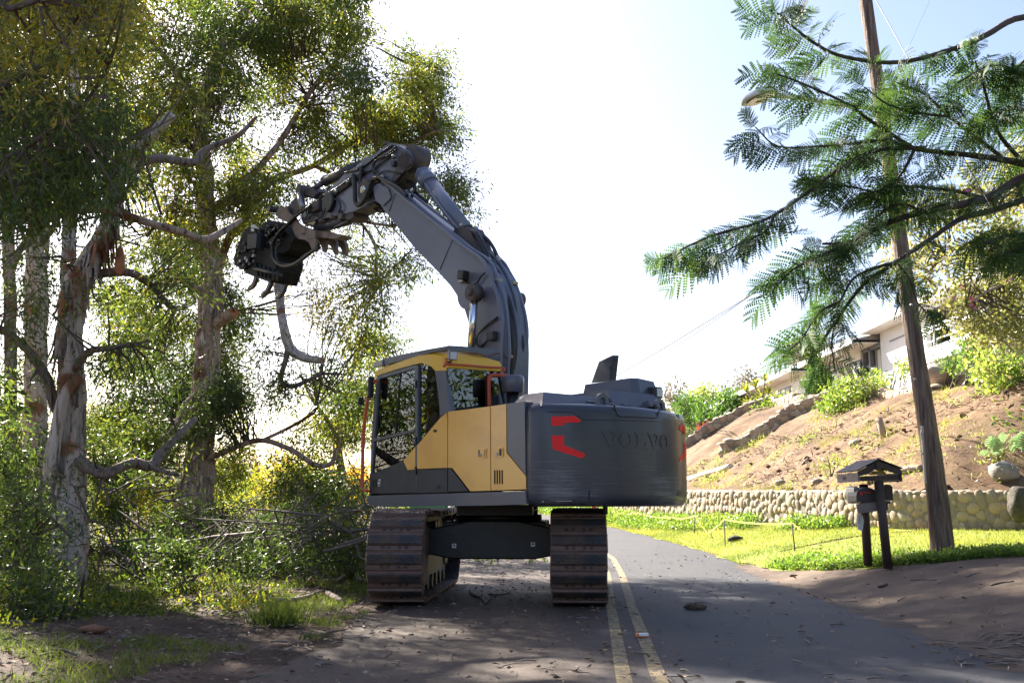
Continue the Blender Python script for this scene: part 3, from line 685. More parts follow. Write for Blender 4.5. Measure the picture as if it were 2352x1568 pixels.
# rear part seen going away to the right, with round holes rim
gr = [(846, 152), (945, 156), (1100, 172), (1285, 184), (1285, 206), (1180, 235), (1100, 215), (1000, 205), (850, 196)]
prism('guard_rear_plate', [Ma(c1(*p), RA-.08) for p in gr], RA-.10, RA-.04, M_['grey'], gd, .006, axis='a')
a0, z0 = Mb(c1(250, 300), SB); a1, z1 = Mb(c1(690, 200), SB); a2, z2 = Mb(c1(850, 175), SB)
for i in range(11):
    f = i/10; aa, zz = a0+(a1-a0)*f, z0+(z1-z0)*f+.0
    box('guard_bar', (aa, (SB+CB0)/2, zz+.02), (.04, SB-CB0-.05, .025), M_['grey'], gd)
for i in range(5):
    f = i/4; aa, zz = a1+(a2-a1)*f, z1+(z2-z1)*f
    box('guard_bar', (aa, (SB+CB0)/2, zz+.015), (.04, SB-CB0-.05, .025), M_['rusty'], gd)
q = Mb(c1(262, 308), SB); box('guard_corner_lamp', (q[0], SB-.01, q[1]), (.26, .08, .09), M_['alu'], gd, .01)
# interior
box('seat_back', (RA+.55, .95, 2.45), (.16, .5, .95), M_['seat'], cab, .05); box('seat_cushion', (RA+.8, .95, 1.98), (.55, .5, .16), M_['seat'], cab, .04)
box('headrest', (RA+.55, .95, 3.05), (.1, .28, .22), M_['seat'], cab, .04)
box('control_console', (RA+.95, 1.22, 2.15), (.5, .12, .22), M_['seat'], cab, .03); box('monitor', (a_fm-.25, CB0+.15, 2.6), (.05, .22, .18), M_['seat'], cab, .01)
tube('joystick', [(RA+1.15, 1.2, 2.2), (RA+1.2, 1.2, 2.42)], .025, M_['seat'], cab, 8)
# orange hand rails
def rail(pts, r=.022, **k): return tube('hand_rail', pts, r, M_['orange'], EX, 10, 5, **k)
a_hr = Mb(c1(150, 1395), SB)[0]
rail([Mb3(c1(*p), SB+.06) for p in [(238, 458), (212, 458), (190, 490), (168, 600), (140, 800), (126, 1000), (122, 1200), (120, 1330), (126, 1372), (168, 1388)]], .027)
rail([Ma3(c1(*p), RA-.14) for p in [(835, 260), (828, 300), (812, 330), (835, 312), (880, 310), (1050, 322), (1180, 334), (1300, 340), (1328, 348), (1322, 362), (1300, 366)]], .017)
pr = [Ma3(c1(*p), -.62) for p in [(1200, 668), (1199, 600), (1197, 440), (1205, 412), (1235, 403), (1300, 404), (1345, 406)]]
rail(pr, .030)
# mirror
box('cab_mirror', Mb3(c1(192, 505), SB+.10), (.06, .10, .34), M_['black'], EX, .03); box('cab_mirror', Mb3(c1(108, 622), SB-.2)+Vector((0, 0, 0)), (.05, .10, .12), M_['black'], EX, .02)
tube('mirror_arm', [Mb3(c1(235, 450), SB+.02), Mb3(c1(205, 440), SB+.08), Mb3(c1(190, 470), SB+.1)], .015, M_['black'], EX, 6)
# cab work lamp at the rear left roof corner
def lamp(p, s, par, yaw=R(180)):
    L_ = bpy.data.objects.new('work_lamp', None); link(L_, par); L_.location = p; L_.rotation_euler = (0, R(8), yaw)
    box('lamp_housing', (0, 0, 0), (s*.6, s, s), M_['grey'], L_, s*.12); box('lamp_lens', (s*.31, 0, 0), (s*.06, s*.8, s*.8), M_['lamp'], L_, s*.02); return L_
lamp(Ma3(c1(886, 236), RA-.16), .13, EX, R(170))
tube('lamp_bracket', [Ma3(c1(886, 262), RA-.16), Ma3(c1(870, 292), RA-.1), Ma3(c1(826, 290), RA-.08)], .014, M_['black'], EX, 6)
tube('lamp_bracket', [Ma3(c1(826, 262), RA-.12), Ma3(c1(840, 295), RA-.12), Ma3(c1(812, 330), RA-.12)], .012, M_['orange'], EX, 6)

# ---------------- counterweight: swept around the tail
CWR = 3.0
def cw_path():
    P = [(-2.30, 1.452), (-2.42, 1.45), (-2.50, 1.42), (-2.57, 1.365), (-2.625, 1.29), (-2.67, 1.19)]
    a0 = math.atan2(1.19, 2.67+.02)
    r0 = math.hypot(2.67, 1.19); 
    for k in range(1, 25):
        q = a0*(1-k/12.5)
        if q < -a0: q = -a0
        rr = r0+(CWR-r0)*math.cos(q/a0*math.pi/2)**.9 if abs(q) < a0 else r0
        P.append((-rr*math.cos(q), rr*math.sin(q)))
    P += [(-2.67, -1.20), (-2.625, -1.32), (-2.57, -1.40), (-2.50, -1.46), (-2.40, -1.50), (-2.25, -1.52)]
    return P
CWP = cw_path()
def pnorm(P):
    out = []
    for i in range(len(P)):
        a, b = P[max(i-1, 0)], P[min(i+1, len(P)-1)]; dx, dy = b[0]-a[0], b[1]-a[1]; l = math.hypot(dx, dy); out.append((dy/l*-1*-1, -dx/l))
    return out
CWN = pnorm(CWP)
# make sure normals point outward (away from the slew centre)
CWN = [n if n[0]*p[0]+n[1]*p[1] > 0 else (-n[0], -n[1]) for n, p in zip(CWN, CWP)]
CWN[0] = (0, 1)
prof = [(1.325, .30), (1.325, .13), (1.345, .06), (1.38, .02), (1.43, .0), (1.5, .0), (1.58, -.005), (2.1, -.008), (2.50, .0), (2.56, .006), (2.60, .022), (2.63, .05), (2.645, .09), (2.65, .30)]
bm = bmesh.new(); rows = []
for z, ins in prof:
    rows.append([bm.verts.new((p[0]-n[0]*ins, p[1]-n[1]*ins, z)) for p, n in zip(CWP, CWN)])
for i in range(len(rows)-1):
    for k in range(len(CWP)-1): f = bm.faces.new((rows[i][k], rows[i][k+1], rows[i+1][k+1], rows[i+1][k])); f.smooth = True
bm.faces.new(rows[-1]); bm.faces.new(rows[0][::-1])
bm.faces.new([r[0] for r in rows] + [r[-1] for r in rows][::-1])
def scratched():
    m = mat('scraped_counterweight_paint', (.040,.042,.056), .36, spec=.5, coat=.25); N = m.node_tree.nodes; L = m.node_tree.links; b = N['Principled BSDF']
    tc = N.new('ShaderNodeTexCoord'); mp = N.new('ShaderNodeMapping'); mp.inputs['Scale'].default_value = (.6, .6, 22); L.new(tc.outputs['Object'], mp.inputs[0])
    n = N.new('ShaderNodeTexNoise'); n.inputs['Scale'].default_value = 2.2; n.inputs['Detail'].default_value = 10; n.inputs['Roughness'].default_value = .75; L.new(mp.outputs[0], n.inputs[0])
    n2 = N.new('ShaderNodeTexNoise'); n2.inputs['Scale'].default_value = 1.1; n2.inputs['Detail'].default_value = 4; L.new(tc.outputs['Object'], n2.inputs[0])
    mu = N.new('ShaderNodeMath'); mu.operation = 'MULTIPLY'; L.new(n.outputs[0], mu.inputs[0]); L.new(n2.outputs[0], mu.inputs[1])
    sp = N.new('ShaderNodeSeparateXYZ'); L.new(tc.outputs['Object'], sp.inputs[0])
    zr = N.new('ShaderNodeMapRange'); zr.inputs[1].default_value = 2.35; zr.inputs[2].default_value = 1.55; zr.inputs[3].default_value = .6; zr.inputs[4].default_value = 1.1; L.new(sp.outputs[2], zr.inputs[0])
    m3 = N.new('ShaderNodeMath'); m3.operation = 'MULTIPLY'; L.new(mu.outputs[0], m3.inputs[0]); L.new(zr.outputs[0], m3.inputs[1])
    r = N.new('ShaderNodeValToRGB'); cr = r.color_ramp; cr.elements[0].position = .20; cr.elements[0].color = (.045,.047,.062,1); cr.elements[1].position = .36; cr.elements[1].color = (.19,.185,.195,1)
    e = cr.elements.new(.27); e.color = (.066,.066,.082,1); L.new(m3.outputs[0], r.inputs[0]); L.new(r.outputs[0], b.inputs['Base Color'])
    r2 = N.new('ShaderNodeMapRange'); r2.inputs[1].default_value = .2; r2.inputs[2].default_value = .4; r2.inputs[3].default_value = .36; r2.inputs[4].default_value = .6; L.new(m3.outputs[0], r2.inputs[0]); L.new(r2.outputs[0], b.inputs['Roughness'])
    return m
M_['cw'] = scratched()
cw = bm_obj('counterweight', bm, M_['cw'], EX)
cw.data.polygons.foreach_set('use_smooth', [len(p.vertices) == 4 for p in cw.data.polygons])
# arclength table and pixel->(s,z) on the tail surface
SS = [0]
for i in range(1, len(CWP)): SS.append(SS[-1]+math.dist(CWP[i], CWP[i-1]))
def cw_at(s, z, off=0):
    s = min(max(s, 0), SS[-1]); i = max(j for j in range(len(SS)-1) if SS[j] <= s+1e-9)
    f = (s-SS[i])/(SS[i+1]-SS[i]); p = [CWP[i][k]*(1-f)+CWP[i+1][k]*f for k in (0, 1)]; n = [CWN[i][k]*(1-f)+CWN[i+1][k]*f for k in (0, 1)]
    return Vector((p[0]+n[0]*off, p[1]+n[1]*off, z))
def cw_hit(p):
    d = loc(ray(*p)); best = None
    for i in range(len(CWP)-1):
        x1, y1 = CWP[i]; x2, y2 = CWP[i+1]; ex, ey = x2-x1, y2-y1; den = d.x*ey-d.y*ex
        if abs(den) < 1e-9: continue
        t = ((x1-CAML.x)*ey-(y1-CAML.y)*ex)/den; s = ((x1-CAML.x)*d.y-(y1-CAML.y)*d.x)/den
        if t > 0 and -.02 <= s <= 1.02 and (best is None or t < best[0]): best = (t, SS[i]+s*(SS[i+1]-SS[i]), CAML.z+d.z*t)
    return best[1:] if best else None
def wrap(name, poly, m, off0, off1, par=None, cuts=.06):
    """polygon in (s,z) wrapped on the tail between two offsets"""
    bm = bmesh.new()
    loops = poly if isinstance(poly[0][0], (tuple, list)) else [poly]
    for lp in loops: bm.faces.new([bm.verts.new((q[0], 0, q[1])) for q in lp])
    s0 = min(q[0] for l in loops for q in l); s1 = max(q[0] for l in loops for q in l); s = s0+cuts
    while s < s1:
        bmesh.ops.bisect_plane(bm, geom=bm.verts[:]+bm.edges[:]+bm.faces[:], plane_co=(s, 0, 0), plane_no=(1, 0, 0)); s += cuts
    ex = bmesh.ops.extrude_face_region(bm, geom=bm.faces[:]); top = [v for v in ex['geom'] if isinstance(v, bmesh.types.BMVert)]
    tops = set(top)
    for v in bm.verts: v.co = cw_at(v.co.x, v.co.z, off1 if v in tops else off0)
    return bm_obj(name, bm, m, par or cw)
W2 = lambda *pts: [cw_hit(c2(*p)) for p in pts]
dpoly = lambda x0, y0, x1, y1: [(x0, y0), (x1, y0), (x1, y1), (x0, y1)]
wrap('red_reflector', W2((518, 700), (725, 695), (778, 738), (765, 750), (625, 755), (628, 778), (518, 780)), M_['red'], -.003, .010)
wrap('red_reflector', W2((523, 865), (627, 865), (630, 950), (808, 1022), (808, 1045), (795, 1057), (765, 1058), (600, 1005), (530, 980)), M_['red'], -.003, .010)
# their mirror twins on the right end
def mirror_pts(pts): return [(SS[-1]-s+.05, z) for s, z in pts][::-1]
wrap('red_reflector', mirror_pts(W2((518, 700), (725, 695), (778, 738), (765, 750), (625, 755), (628, 778), (518, 780))), M_['red'], -.003, .010)
wrap('red_reflector', mirror_pts(W2((523, 865), (627, 865), (630, 950), (808, 1022), (808, 1045), (795, 1057), (765, 1058), (600, 1005), (530, 980))), M_['red'], -.003, .010)
# raised slab serif lettering cast into the tail
def seg(x0, y0, x1, y1): return [(x0, y0), (x1, y0), (x1, y1), (x0, y1)]
def letter(ch):
    if ch == 'V': return [seg(-.02, .86, .46, 1), seg(.56, .86, 1.02, 1), [(.06, .86), (.40, .86), (.60, .30), (.60, 0), (.42, 0)], [(.76, .86), (.92, .86), (.60, 0), (.52, .08), (.58, .30)]]
    if ch == 'L': return [seg(.02, .86, .62, 1), seg(.16, .14, .44, .86), [(.02, 0), (.95, 0), (.95, .42), (.83, .42), (.74, .14), (.02, .14)]]
    if ch == 'O':
        n = 20; out = []
        for k in range(n):
            q0, q1 = 2*math.pi*k/n, 2*math.pi*(k+1)/n
            o = lambda q: (.5+.50*math.sin(q), .5+.51*math.cos(q)); i = lambda q: (.5+.22*math.sin(q), .5+.36*math.cos(q))
            out.append([o(q0), o(q1), i(q1), i(q0)])
        return out
sL, zT = cw_hit(c2(955, 838)); sR, zB = cw_hit(c2(1540, 975)); zT = cw_hit(c2(1240, 838))[1]; zB = cw_hit(c2(1240, 974))[1]
lw_ = (sR-sL)/5
for k, ch in enumerate('VOLVO'):
    lx = sL+lw_*k; loops = []
    for l in letter(ch): loops.append([(lx+lw_*(.03+.94*x), zB+(zT-zB)*y) for x, y in l])
    wrap('raised_letter', loops, M_['cw'], -.01, .014, cuts=.05)
# name plate frame, lifting notch and recess outlines
fr = [(1062, 592), (1460, 622), (1448, 700), (1430, 708), (1118, 695), (1100, 688)]
frs = W2(*fr)
P3 = [cw_at(s, z, .004) for s, z in frs]
def tracepath(pts, r=.012, n=8):
    out = []
    for (s0, z0), (s1, z1) in zip(pts[:-1], pts[1:]):
        for k in range(n): out.append(cw_at(s0+(s1-s0)*k/n, z0+(z1-z0)*k/n, .0))
    out.append(cw_at(*pts[-1], 0)); return tube('plate_rim', out, r, M_['cw'], cw, 6)
tracepath(W2((1062, 592), (1100, 688), (1118, 697), (1430, 710), (1445, 702), (1462, 625)), .014)
tracepath(W2((480, 655), (700, 660), (800, 725), (1000, 730), (1500, 745)), .008)
tracepath(W2((520, 990), (700, 1065), (900, 1085)), .006)
wrap('lower_pocket', W2((848, 1305), (858, 1300), (852, 1420), (842, 1422)), M_['seam'], -.004, .002)
wrap('lower_pocket', W2((1618, 1290), (1660, 1305), (1655, 1385), (1612, 1388)), M_['dark'], -.004, .003)
wrap('paint_scrape', W2((630, 838), (895, 836), (897, 842), (630, 844)), M_['alu'], -.003, .002)
for p in (((440, 838), (470, 836), (478, 844), (450, 846)), ((560, 1432), (700, 1430), (702, 1436), (560, 1437)), ((436, 1440), (455, 1430), (460, 1438), (442, 1446))):
    wrap('paint_scrape', W2(*p), M_['alu'], -.003, .002)
box('tow_pin', Vector((-2.5, .2, 1.28)), (.05, .05, .12), M_['black'], EX, .01)

# ---------------- hood, covers, stack
prism('engine_deck', [(-2.72, 1.0), (-2.72, -1.1), (-2.4, -1.4), (-1.2, -1.4), (-1.2, 1.36), (-2.35, 1.36)], 2.40, 2.62, M_['grey'], EX, .02, 'z')
def hood(name, base, top, z0, z1, m=None, bev=.03):
    bm = bmesh.new(); A = [bm.verts.new((x, y, z0)) for x, y in base]; B = [bm.verts.new((x, y, z1 if not isinstance(z1, (list, tuple)) else z1[i])) for i, (x, y) in enumerate(top)]
    n = len(base); bm.faces.new(A[::-1]); bm.faces.new(B)
    for i in range(n): bm.faces.new((A[i], A[(i+1) % n], B[(i+1) % n], B[i]))
    bevel(bm, bev); return bm_obj(name, bm, m or M_['grey'], EX)
def zat(p, a, b): # height of a pixel row over the spot (a,b)
    w = Vector((CX+a*ux-b*uy, CY+a*uy+b*ux, 0)); return at(proj((w.x, w.y, 2.6))[0], p, w.y).z
h1 = zat(c2(0, 487)[1], -2.38, 1.2); h1b = zat(c2(0, 492)[1], -2.48, -.4)
hood('left_hood', [(-2.55, 1.38), (-2.55, .12), (-1.45, .12), (-1.82, 1.38)], [(-2.38, 1.20), (-2.42, .14), (-1.6, .14), (-1.98, 1.20)], 2.60, h1)
hood('rear_hood', [(-2.62, .10), (-2.60, -.95), (-1.3, -.95), (-1.3, .10)], [(-2.48, .10), (-2.50, -.95), (-1.6, -.95), (-1.6, .10)], 2.60, h1b)
h2 = zat(c2(0, 366)[1], -2.34, -.66)
h3 = zat(c2(0, 422)[1], -1.35, -.55)
hood('engine_hood', [(-2.42, -.46), (-2.52, -.60), (-2.46, -1.12), (-2.3, -1.34), (-1.3, -1.34), (-1.3, -.46)], [(-2.28, -.56), (-2.34, -.66), (-2.32, -1.02), (-2.18, -1.18), (-1.36, -1.18), (-1.36, -.56)], 2.62, [h2, h2, h2-.02, h2-.05, h3, h3], None, .025)
for b_, px in ((.42, None), (-.72, None)):
    bm = bmesh.new(); n = 14; o = []; i_ = []
    for k in range(n+1):
        q = math.pi*k/n
        o.append((b_+.11*math.cos(q), 2.72+.10*math.sin(q))); i_.append((b_+.05*math.cos(q), 2.72+.045*math.sin(q)))
    poly = [(b_+.14, 2.6)]+o+[(b_-.14, 2.6), (b_-.05, 2.6)]+i_[::-1]+[(b_+.05, 2.6)]
    ad_prism(bm, poly, -2.70, -2.66, 'a'); bm_obj('lifting_eye', bm, M_['grey'], EX)
for b_ in (.62, .28, -.05, -.42):
    t_ = tube('hood_hinge', [(-2.60, b_, 2.70), (-2.60, b_-.16, 2.70)], .018, M_['grey'], EX, 8)
box('rear_camera', (-2.72, -.50, 2.72), (.14, .2, .10), M_['grey'], EX, .015, Matrix.Rotation(R(12), 3, 'Y')); tube('camera_lens', [(-2.80, -.50, 2.70), (-2.81, -.50, 2.70)], .025, M_['black'], EX, 12)
rl_ = Ma3(c2(1450, 492), -2.5); box('rear_lamp_hood', rl_+Vector((.15, 0, 0)), (.32, .17, .17), M_['dark'], EX, .02); box('lamp_lens', rl_+Vector((-.02, -.01, 0)), (.02, .11, .12), M_['lamp'], EX, .005)
# intake pre-cleaner
cpos = Ma3(c2(187, 400), -.95); ca, cbb = cpos.x, cpos.y
zt_ = Ma(c2(187, 352), -.95)[1]; zl_ = Ma(c2(187, 488), -.95)[1]
bm = bmesh.new(); n = 28
pr_ = [(0, zt_+.015), (.13, zt_+.012), (.155, zt_-.005), (.163, zt_-.03), (.163, zl_), (.150, zl_-.012), (.10, zl_+.01)]
rings = []
for r_, z_ in pr_: rings.append([bm.verts.new((ca+r_*math.cos(2*math.pi*k/n), cbb+r_*math.sin(2*math.pi*k/n), z_)) for k in range(n)] if r_ else None)
top = bm.verts.new((ca, cbb, pr_[0][1]))
for k in range(n): bm.faces.new((top, rings[1][k], rings[1][(k+1) % n]))
for i in range(1, len(rings)-1):
    for k in range(n): f = bm.faces.new((rings[i][k], rings[i][(k+1) % n], rings[i+1][(k+1) % n], rings[i+1][k])); f.smooth = True
bm_obj('air_intake_cap', bm, M_['grey'], EX)
tube('air_intake_pipe', [(ca, cbb, 2.5), (ca, cbb, zl_)], .085, M_['black'], EX, 20)
# exhaust stack: slanted box open to the rear
fa = -1.5; Fp = lambda x, y: Ma(c2(x, y), fa)
fo = [Fp(*p) for p in [(1020, 390), (1054, 166), (1108, 168), (1083, 384)]]
bm = bmesh.new(); A_ = [bm.verts.new((fa, p[0], p[1])) for p in fo]; B_ = [bm.verts.new((fa+(.38 if k in (0, 3) else .30), p[0], p[1]-(.07 if k in (1, 2) else 0))) for k, p in enumerate(fo)]
bm.faces.new(A_); bm.faces.new(B_[::-1])
for k in range(4): bm.faces.new((A_[k], B_[k], B_[(k+1) % 4], A_[(k+1) % 4]))
bevel(bm, .012); bm_obj('exhaust_stack', bm, mat('stack_dark_paint', (.045,.048,.064), .5), EX)
cf = (sum(p[0] for p in fo)/4, sum(p[1] for p in fo)/4)
prism('exhaust_outlet', [(cf[0]+(p[0]-cf[0])*.78, cf[1]+(p[1]-cf[1])*.86) for p in fo], fa-.004, fa+.05, M_['black'], EX, .004, 'a')
c_ = Fp(1052, 270); tube('exhaust_pipe', [(fa+.01, c_[0], c_[1]), (fa-.01, c_[0], c_[1])], .05, M_['black'], EX, 14)

# ---------------- boom
BW = .27
B5 = lambda pts, b=BW: [Mb(c5(*p), b) for p in pts]
back = [(110, 306), (175, 350), (330, 478), (480, 602), (640, 728), (740, 800), (785, 850), (830, 930), (868, 1040), (900, 1180), (912, 1300), (915, 1440), (912, 1600), (905, 1850)]
bell = [(100, 335), (62, 365), (70, 420), (95, 470), (130, 515), (300, 725), (480, 912), (560, 1000), (610, 1075), (655, 1160), (680, 1240), (696, 1340), (704, 1440), (712, 1600), (740, 1850)]
prism('boom', B5(back+bell[::-1]), -BW, BW, M_['boomgrey'], EX, .012)
for x0, y0, x1, y1 in ((572, 690, 487, 890), (182, 372, 140, 495)):   # weld seam across the boom plate
    a = Mb3(c5(x0, y0), BW+.002); b = Mb3(c5(x1, y1), BW+.002); tube('weld_seam', [a, b], .012, M_['boomgrey'], EX, 6)
# boom pivot boss to the arm
pv = Mb3(c5(64, 368), 0)
tube('arm_pivot_pin', [(pv.x, -BW-.09, pv.z), (pv.x, BW+.09, pv.z)], .07, M_['chrome'], EX, 16)
tube('pivot_boss', [(pv.x, BW-.02, pv.z), (pv.x, BW+.06, pv.z)], .20, M_['pin'], EX, 24); tube('pivot_boss', [(pv.x, -BW+.02, pv.z), (pv.x, -BW-.06, pv.z)], .20, M_['pin'], EX, 24)
# boom cylinders left and right of the boom
for sg in (1, -1):
    bo = sg*(BW+.17)
    t_ = Mb3(c5(722, 1050), BW+.17); l_ = Mb3(c5(703, 1420), BW+.17)
    d = (l_-t_)/370.; foot = l_+d*420
    for v in (t_, l_, foot): v.y = bo
    bc = bpy.data.objects.new('boom_cylinder', None); link(bc, EX)
    tube('cylinder_rod', [t_, l_+d*40], .062, M_['chrome'], bc, 20); tube('cylinder_barrel', [l_+d*30, foot], .105, M_['grey'], bc, 20)
    tube('cylinder_eye', [(t_.x, bo-.085, t_.z), (t_.x, bo+.085, t_.z)], .135, M_['pin'], bc, 24)
tube('boom_cross_pin', [(t_.x, -BW-.30, t_.z), (t_.x, BW+.30, t_.z)], .06, M_['pin'], EX, 16)
pd = Mb3(c5(770, 1060), 0); tube('boom_doubler', [(pd.x, BW-.01, pd.z), (pd.x, BW+.012, pd.z)], .28, M_['boomgrey'], EX, 32)
q = Mb3(c5(705, 1052), BW+.28); 
for dz in (-.03, .03): tube('pin_bolt', [(t_.x, BW+.28, t_.z+dz), (t_.x, BW+.30, t_.z+dz)], .018, M_['alu'], EX, 8)
# arm cylinder on top of the boom
A0 = Mb3(c5(668, 628), 0); A1 = Mb3(c5(378, 248), 0); A2 = Mb3(c5(306, 182), 0)
ac = bpy.data.objects.new('arm_cylinder', None); link(ac, EX)
tube('cylinder_barrel', [A0, A1], .135, M_['boomgrey'], ac, 24); tube('cylinder_head', [A1-(A1-A0).normalized()*.30, A1+(A1-A0).normalized()*.05], .16, M_['boomgrey'], ac, 24); tube('cylinder_rod', [A1, A2], .075, M_['chrome'], ac, 20)
tube('cylinder_eye', [(A2.x, -.1, A2.z), (A2.x, .1, A2.z)], .15, M_['pin'], ac, 20)
tube('supply_pipe', [Mb3(c5(360, 262), .12), Mb3(c5(470, 430), .16), Mb3(c5(585, 580), .16), Mb3(c5(620, 610), .12)], .022, M_['boomgrey'], ac, 8, 3)
A3 = Mb3(c5(650, 650), 0); tube('cylinder_eye', [(A3.x, -.12, A3.z), (A3.x, .12, A3.z)], .14, M_['pin'], ac, 20)
prism('cylinder_bracket', B5([(600, 700), (640, 610), (690, 600), (720, 660), (760, 760), (800, 850), (700, 790)], .12), -.16, .16, M_['pin'], EX, .01)
# pipes and hoses along the back of the boom
def pipe(pts, b, r, m='boomgrey', b1=None, nm='hydraulic_pipe', sp=3, seg=8):
    n = len(pts); P = [Mb3(c5(*p), b+((b1-b)*i/(n-1) if b1 is not None else 0)) for i, p in enumerate(pts)]
    return tube(nm, P, r, M_[m], EX, seg, sp)
pipe([(70, 268), (100, 282), (180, 345), (320, 465), (480, 592), (640, 726), (788, 836), (850, 980), (906, 1180), (914, 1300), (908, 1440), (904, 1580), (904, 1800)], BW+.035, .030)
pipe([(500, 590), (620, 690), (700, 745), (830, 835), (880, 960), (928, 1090), (950, 1240), (962, 1440), (952, 1580), (952, 1800)], BW-.07, .030)
pipe([(240, 360), (360, 470), (500, 585), (640, 690), (760, 790)], BW-.08, .028)
pipe([(270, 350), (420, 470), (560, 575), (620, 620)], BW-.18, .026)
pipe([(200, 310), (300, 420), (440, 540), (580, 640)], .0, .024, 'dark')
pipe([(820, 765), (905, 855), (965, 970), (1005, 1090), (1020, 1200), (1032, 1400), (1020, 1580), (1020, 1800)], -.10, .028)
pipe([(840, 770), (930, 850), (985, 960), (1010, 1010), (1050, 1120), (1075, 1230), (1084, 1340), (1072, 1470), (1050, 1580), (1050, 1800)], -.24, .028)
pipe([(740, 770), (860, 880), (910, 980), (950, 1090), (985, 1220), (1000, 1400), (985, 1580), (985, 1800)], .02, .045, 'black', nm='hydraulic_hose')
pipe([(640, 600), (665, 625), (730, 640), (762, 690), (800, 770), (830, 840)], .1, .045, 'black', nm='hydraulic_hose')
pipe([(800, 850), (870, 960), (925, 1090), (965, 1250), (985, 1400), (975, 1580), (975, 1800)], .09, .045, 'black', nm='hydraulic_hose')
pipe([(860, 900), (935, 1010), (990, 1130), (1025, 1260), (1050, 1400), (1030, 1580), (1030, 1800)], -.15, .040, 'black', nm='hydraulic_hose')
pipe([(700, 605), (745, 628), (810, 680), (855, 745), (885, 812), (905, 850)], -.12, .030, 'dark', nm='hydraulic_hose')
pipe([(870, 900), (960, 980), (1010, 1090), (1030, 1200), (1050, 1330), (1045, 1500)], -.2, .014, 'black', nm='hydraulic_hose')
for (x, y, b) in ((640, 600, .1), (740, 622, -.12), (820, 815, .1), (888, 820, -.12), (1060, 1520, -.24)):
    p0 = Mb3(c5(x-9, y-18), b); p1 = Mb3(c5(x+9, y+18), b); tube('hose_fitting', [p0, p1], .042, M_['alu'], EX, 10)
for (x, y, w) in ((856, 955, 80), (505, 602, 50), (926, 1475, 84), (1030, 1485, 100), (640, 735, 40), (985, 975, 60)):
    a = Mb3(c5(x-w/2, y-4), BW-.1 if x < 940 else -.12); b = Mb3(c5(x+w/2, y+8), BW-.1 if x < 940 else -.24)
    mid = (a+b)/2; dv = b-a; ang = math.atan2(dv.z, dv.x)
    box('pipe_clamp', mid, (dv.length, .12, .045), M_['alu'], EX, .006, Matrix.Rotation(-ang, 3, 'Y'))
# boom camera/lamp with cable, junction box with cable loops
box('boom_lamp', Mb3(c5(645, 928), BW+.12), (.17, .13, .15), M_['black'], EX, .02, Matrix.Rotation(R(-12), 3, 'Y'))
tube('lamp_cable', [Mb3(c5(*p), BW+.05) for p in [(655, 960), (680, 985), (710, 992), (745, 975), (765, 940), (795, 912)]], .014, M_['black'], EX, 6, 5)
box('lamp_stay', Mb3(c5(645, 970), BW+.05), (.12, .1, .05), M_['alu'], EX, .01)
box('junction_box', Mb3(c5(842, 1345), BW+.06), (.16, .1, .14), M_['dark'], EX, .015)
for o_ in (0, 12): tube('sensor_cable', [Mb3(c5(*p), BW+.03) for p in [(882, 1212+o_), (800, 1275+o_), (745, 1340), (735+o_, 1400), (770, 1420-o_), (815, 1370)]], .011, M_['black'], EX, 6, 5)

# ---------------- arm (dipper)
A4 = lambda pts, b=.20: [Mb(c4(*p), b) for p in pts]
arm = [(1550, 36), (1490, 62), (1390, 140), (1285, 185), (1240, 240), (1100, 330), (1020, 420), (880, 540), (760, 640), (690, 720), (700, 800), (850, 770), (1190, 690), (1400, 590), (1440, 500), (1560, 395), (1700, 270), (1735, 190), (1712, 110), (1620, 60)]
prism('arm', A4(arm), -.20, .20, M_['boomgrey'], EX, .012)
prism('arm_root_plate', A4([(1555, 385), (1640, 200), (1650, 120), (1690, 112), (1730, 190), (1735, 235), (1655, 330), (1580, 415)], .215), .195, .23, M_['pin'], EX, .006)
prism('arm_back_plate', A4([(1720, 120), (1790, 190), (1815, 245), (1700, 420), (1640, 470), (1600, 430), (1700, 290), (1740, 210)], .0), -.19, .16, M_['pin'], EX, .006)
tube('pivot_boss', [Mb3(c4(1685, 215), .2), Mb3(c4(1685, 215), .26)], .15, M_['pin'], EX, 24)
c_ = Mb3(c4(1795, 190), -.05); tube('pivot_boss', [(c_.x, -.2, c_.z), (c_.x, .12, c_.z)], .24, M_['pin'], EX, 24)
prism('arm_foot_plate', A4([(1385, 450), (1450, 430), (1530, 470), (1560, 560), (1480, 640), (1410, 590)], BW), BW-.02, BW+.03, M_['boomgrey'], EX, .02)
prism('arm_underside', A4([(1200, 690), (1400, 590), (1440, 640), (1200, 700)], .1), -.18, .18, M_['pin'], EX)
# bucket cylinder above, link and levers
def t4(nm, pts, b, r, m, par=None, seg=10, sp=0): return tube(nm, [Mb3(c4(*p), b) for p in pts], r, M_[m], par or EX, seg, sp)
bk = bpy.data.objects.new('tool_cylinder', None); link(bk, EX)
t4('cylinder_barrel', [(915, 402), (1240, 262)], .0, .115, 'dark', bk, 20); t4('cylinder_rod', [(760, 502), (918, 404)], .0, .06, 'grey', bk, 16); t4('cylinder_rod_end', [(1235, 262), (1560, 70)], .0, .05, 'dark', bk, 12)
for sg in (-1, 1):
    prism('tool_link', [Mb(c4(*p), .24) for p in [(640, 470), (690, 455), (705, 500), (722, 640), (700, 665), (660, 640)]], sg*.24-.02, sg*.24+.02, M_['pin'], EX, .01)
    prism('tool_lever', [Mb(c4(*p), .2) for p in [(700, 480), (800, 470), (830, 520), (810, 560), (700, 520)]], sg*.18-.03, sg*.18+.03, M_['pin'], EX, .01)
    prism('tool_lever', [Mb(c4(*p), .22) for p in [(560, 650), (640, 560), (700, 640), (640, 720), (590, 740)]], sg*.22-.02, sg*.22+.02, M_['pin'], EX, .01)
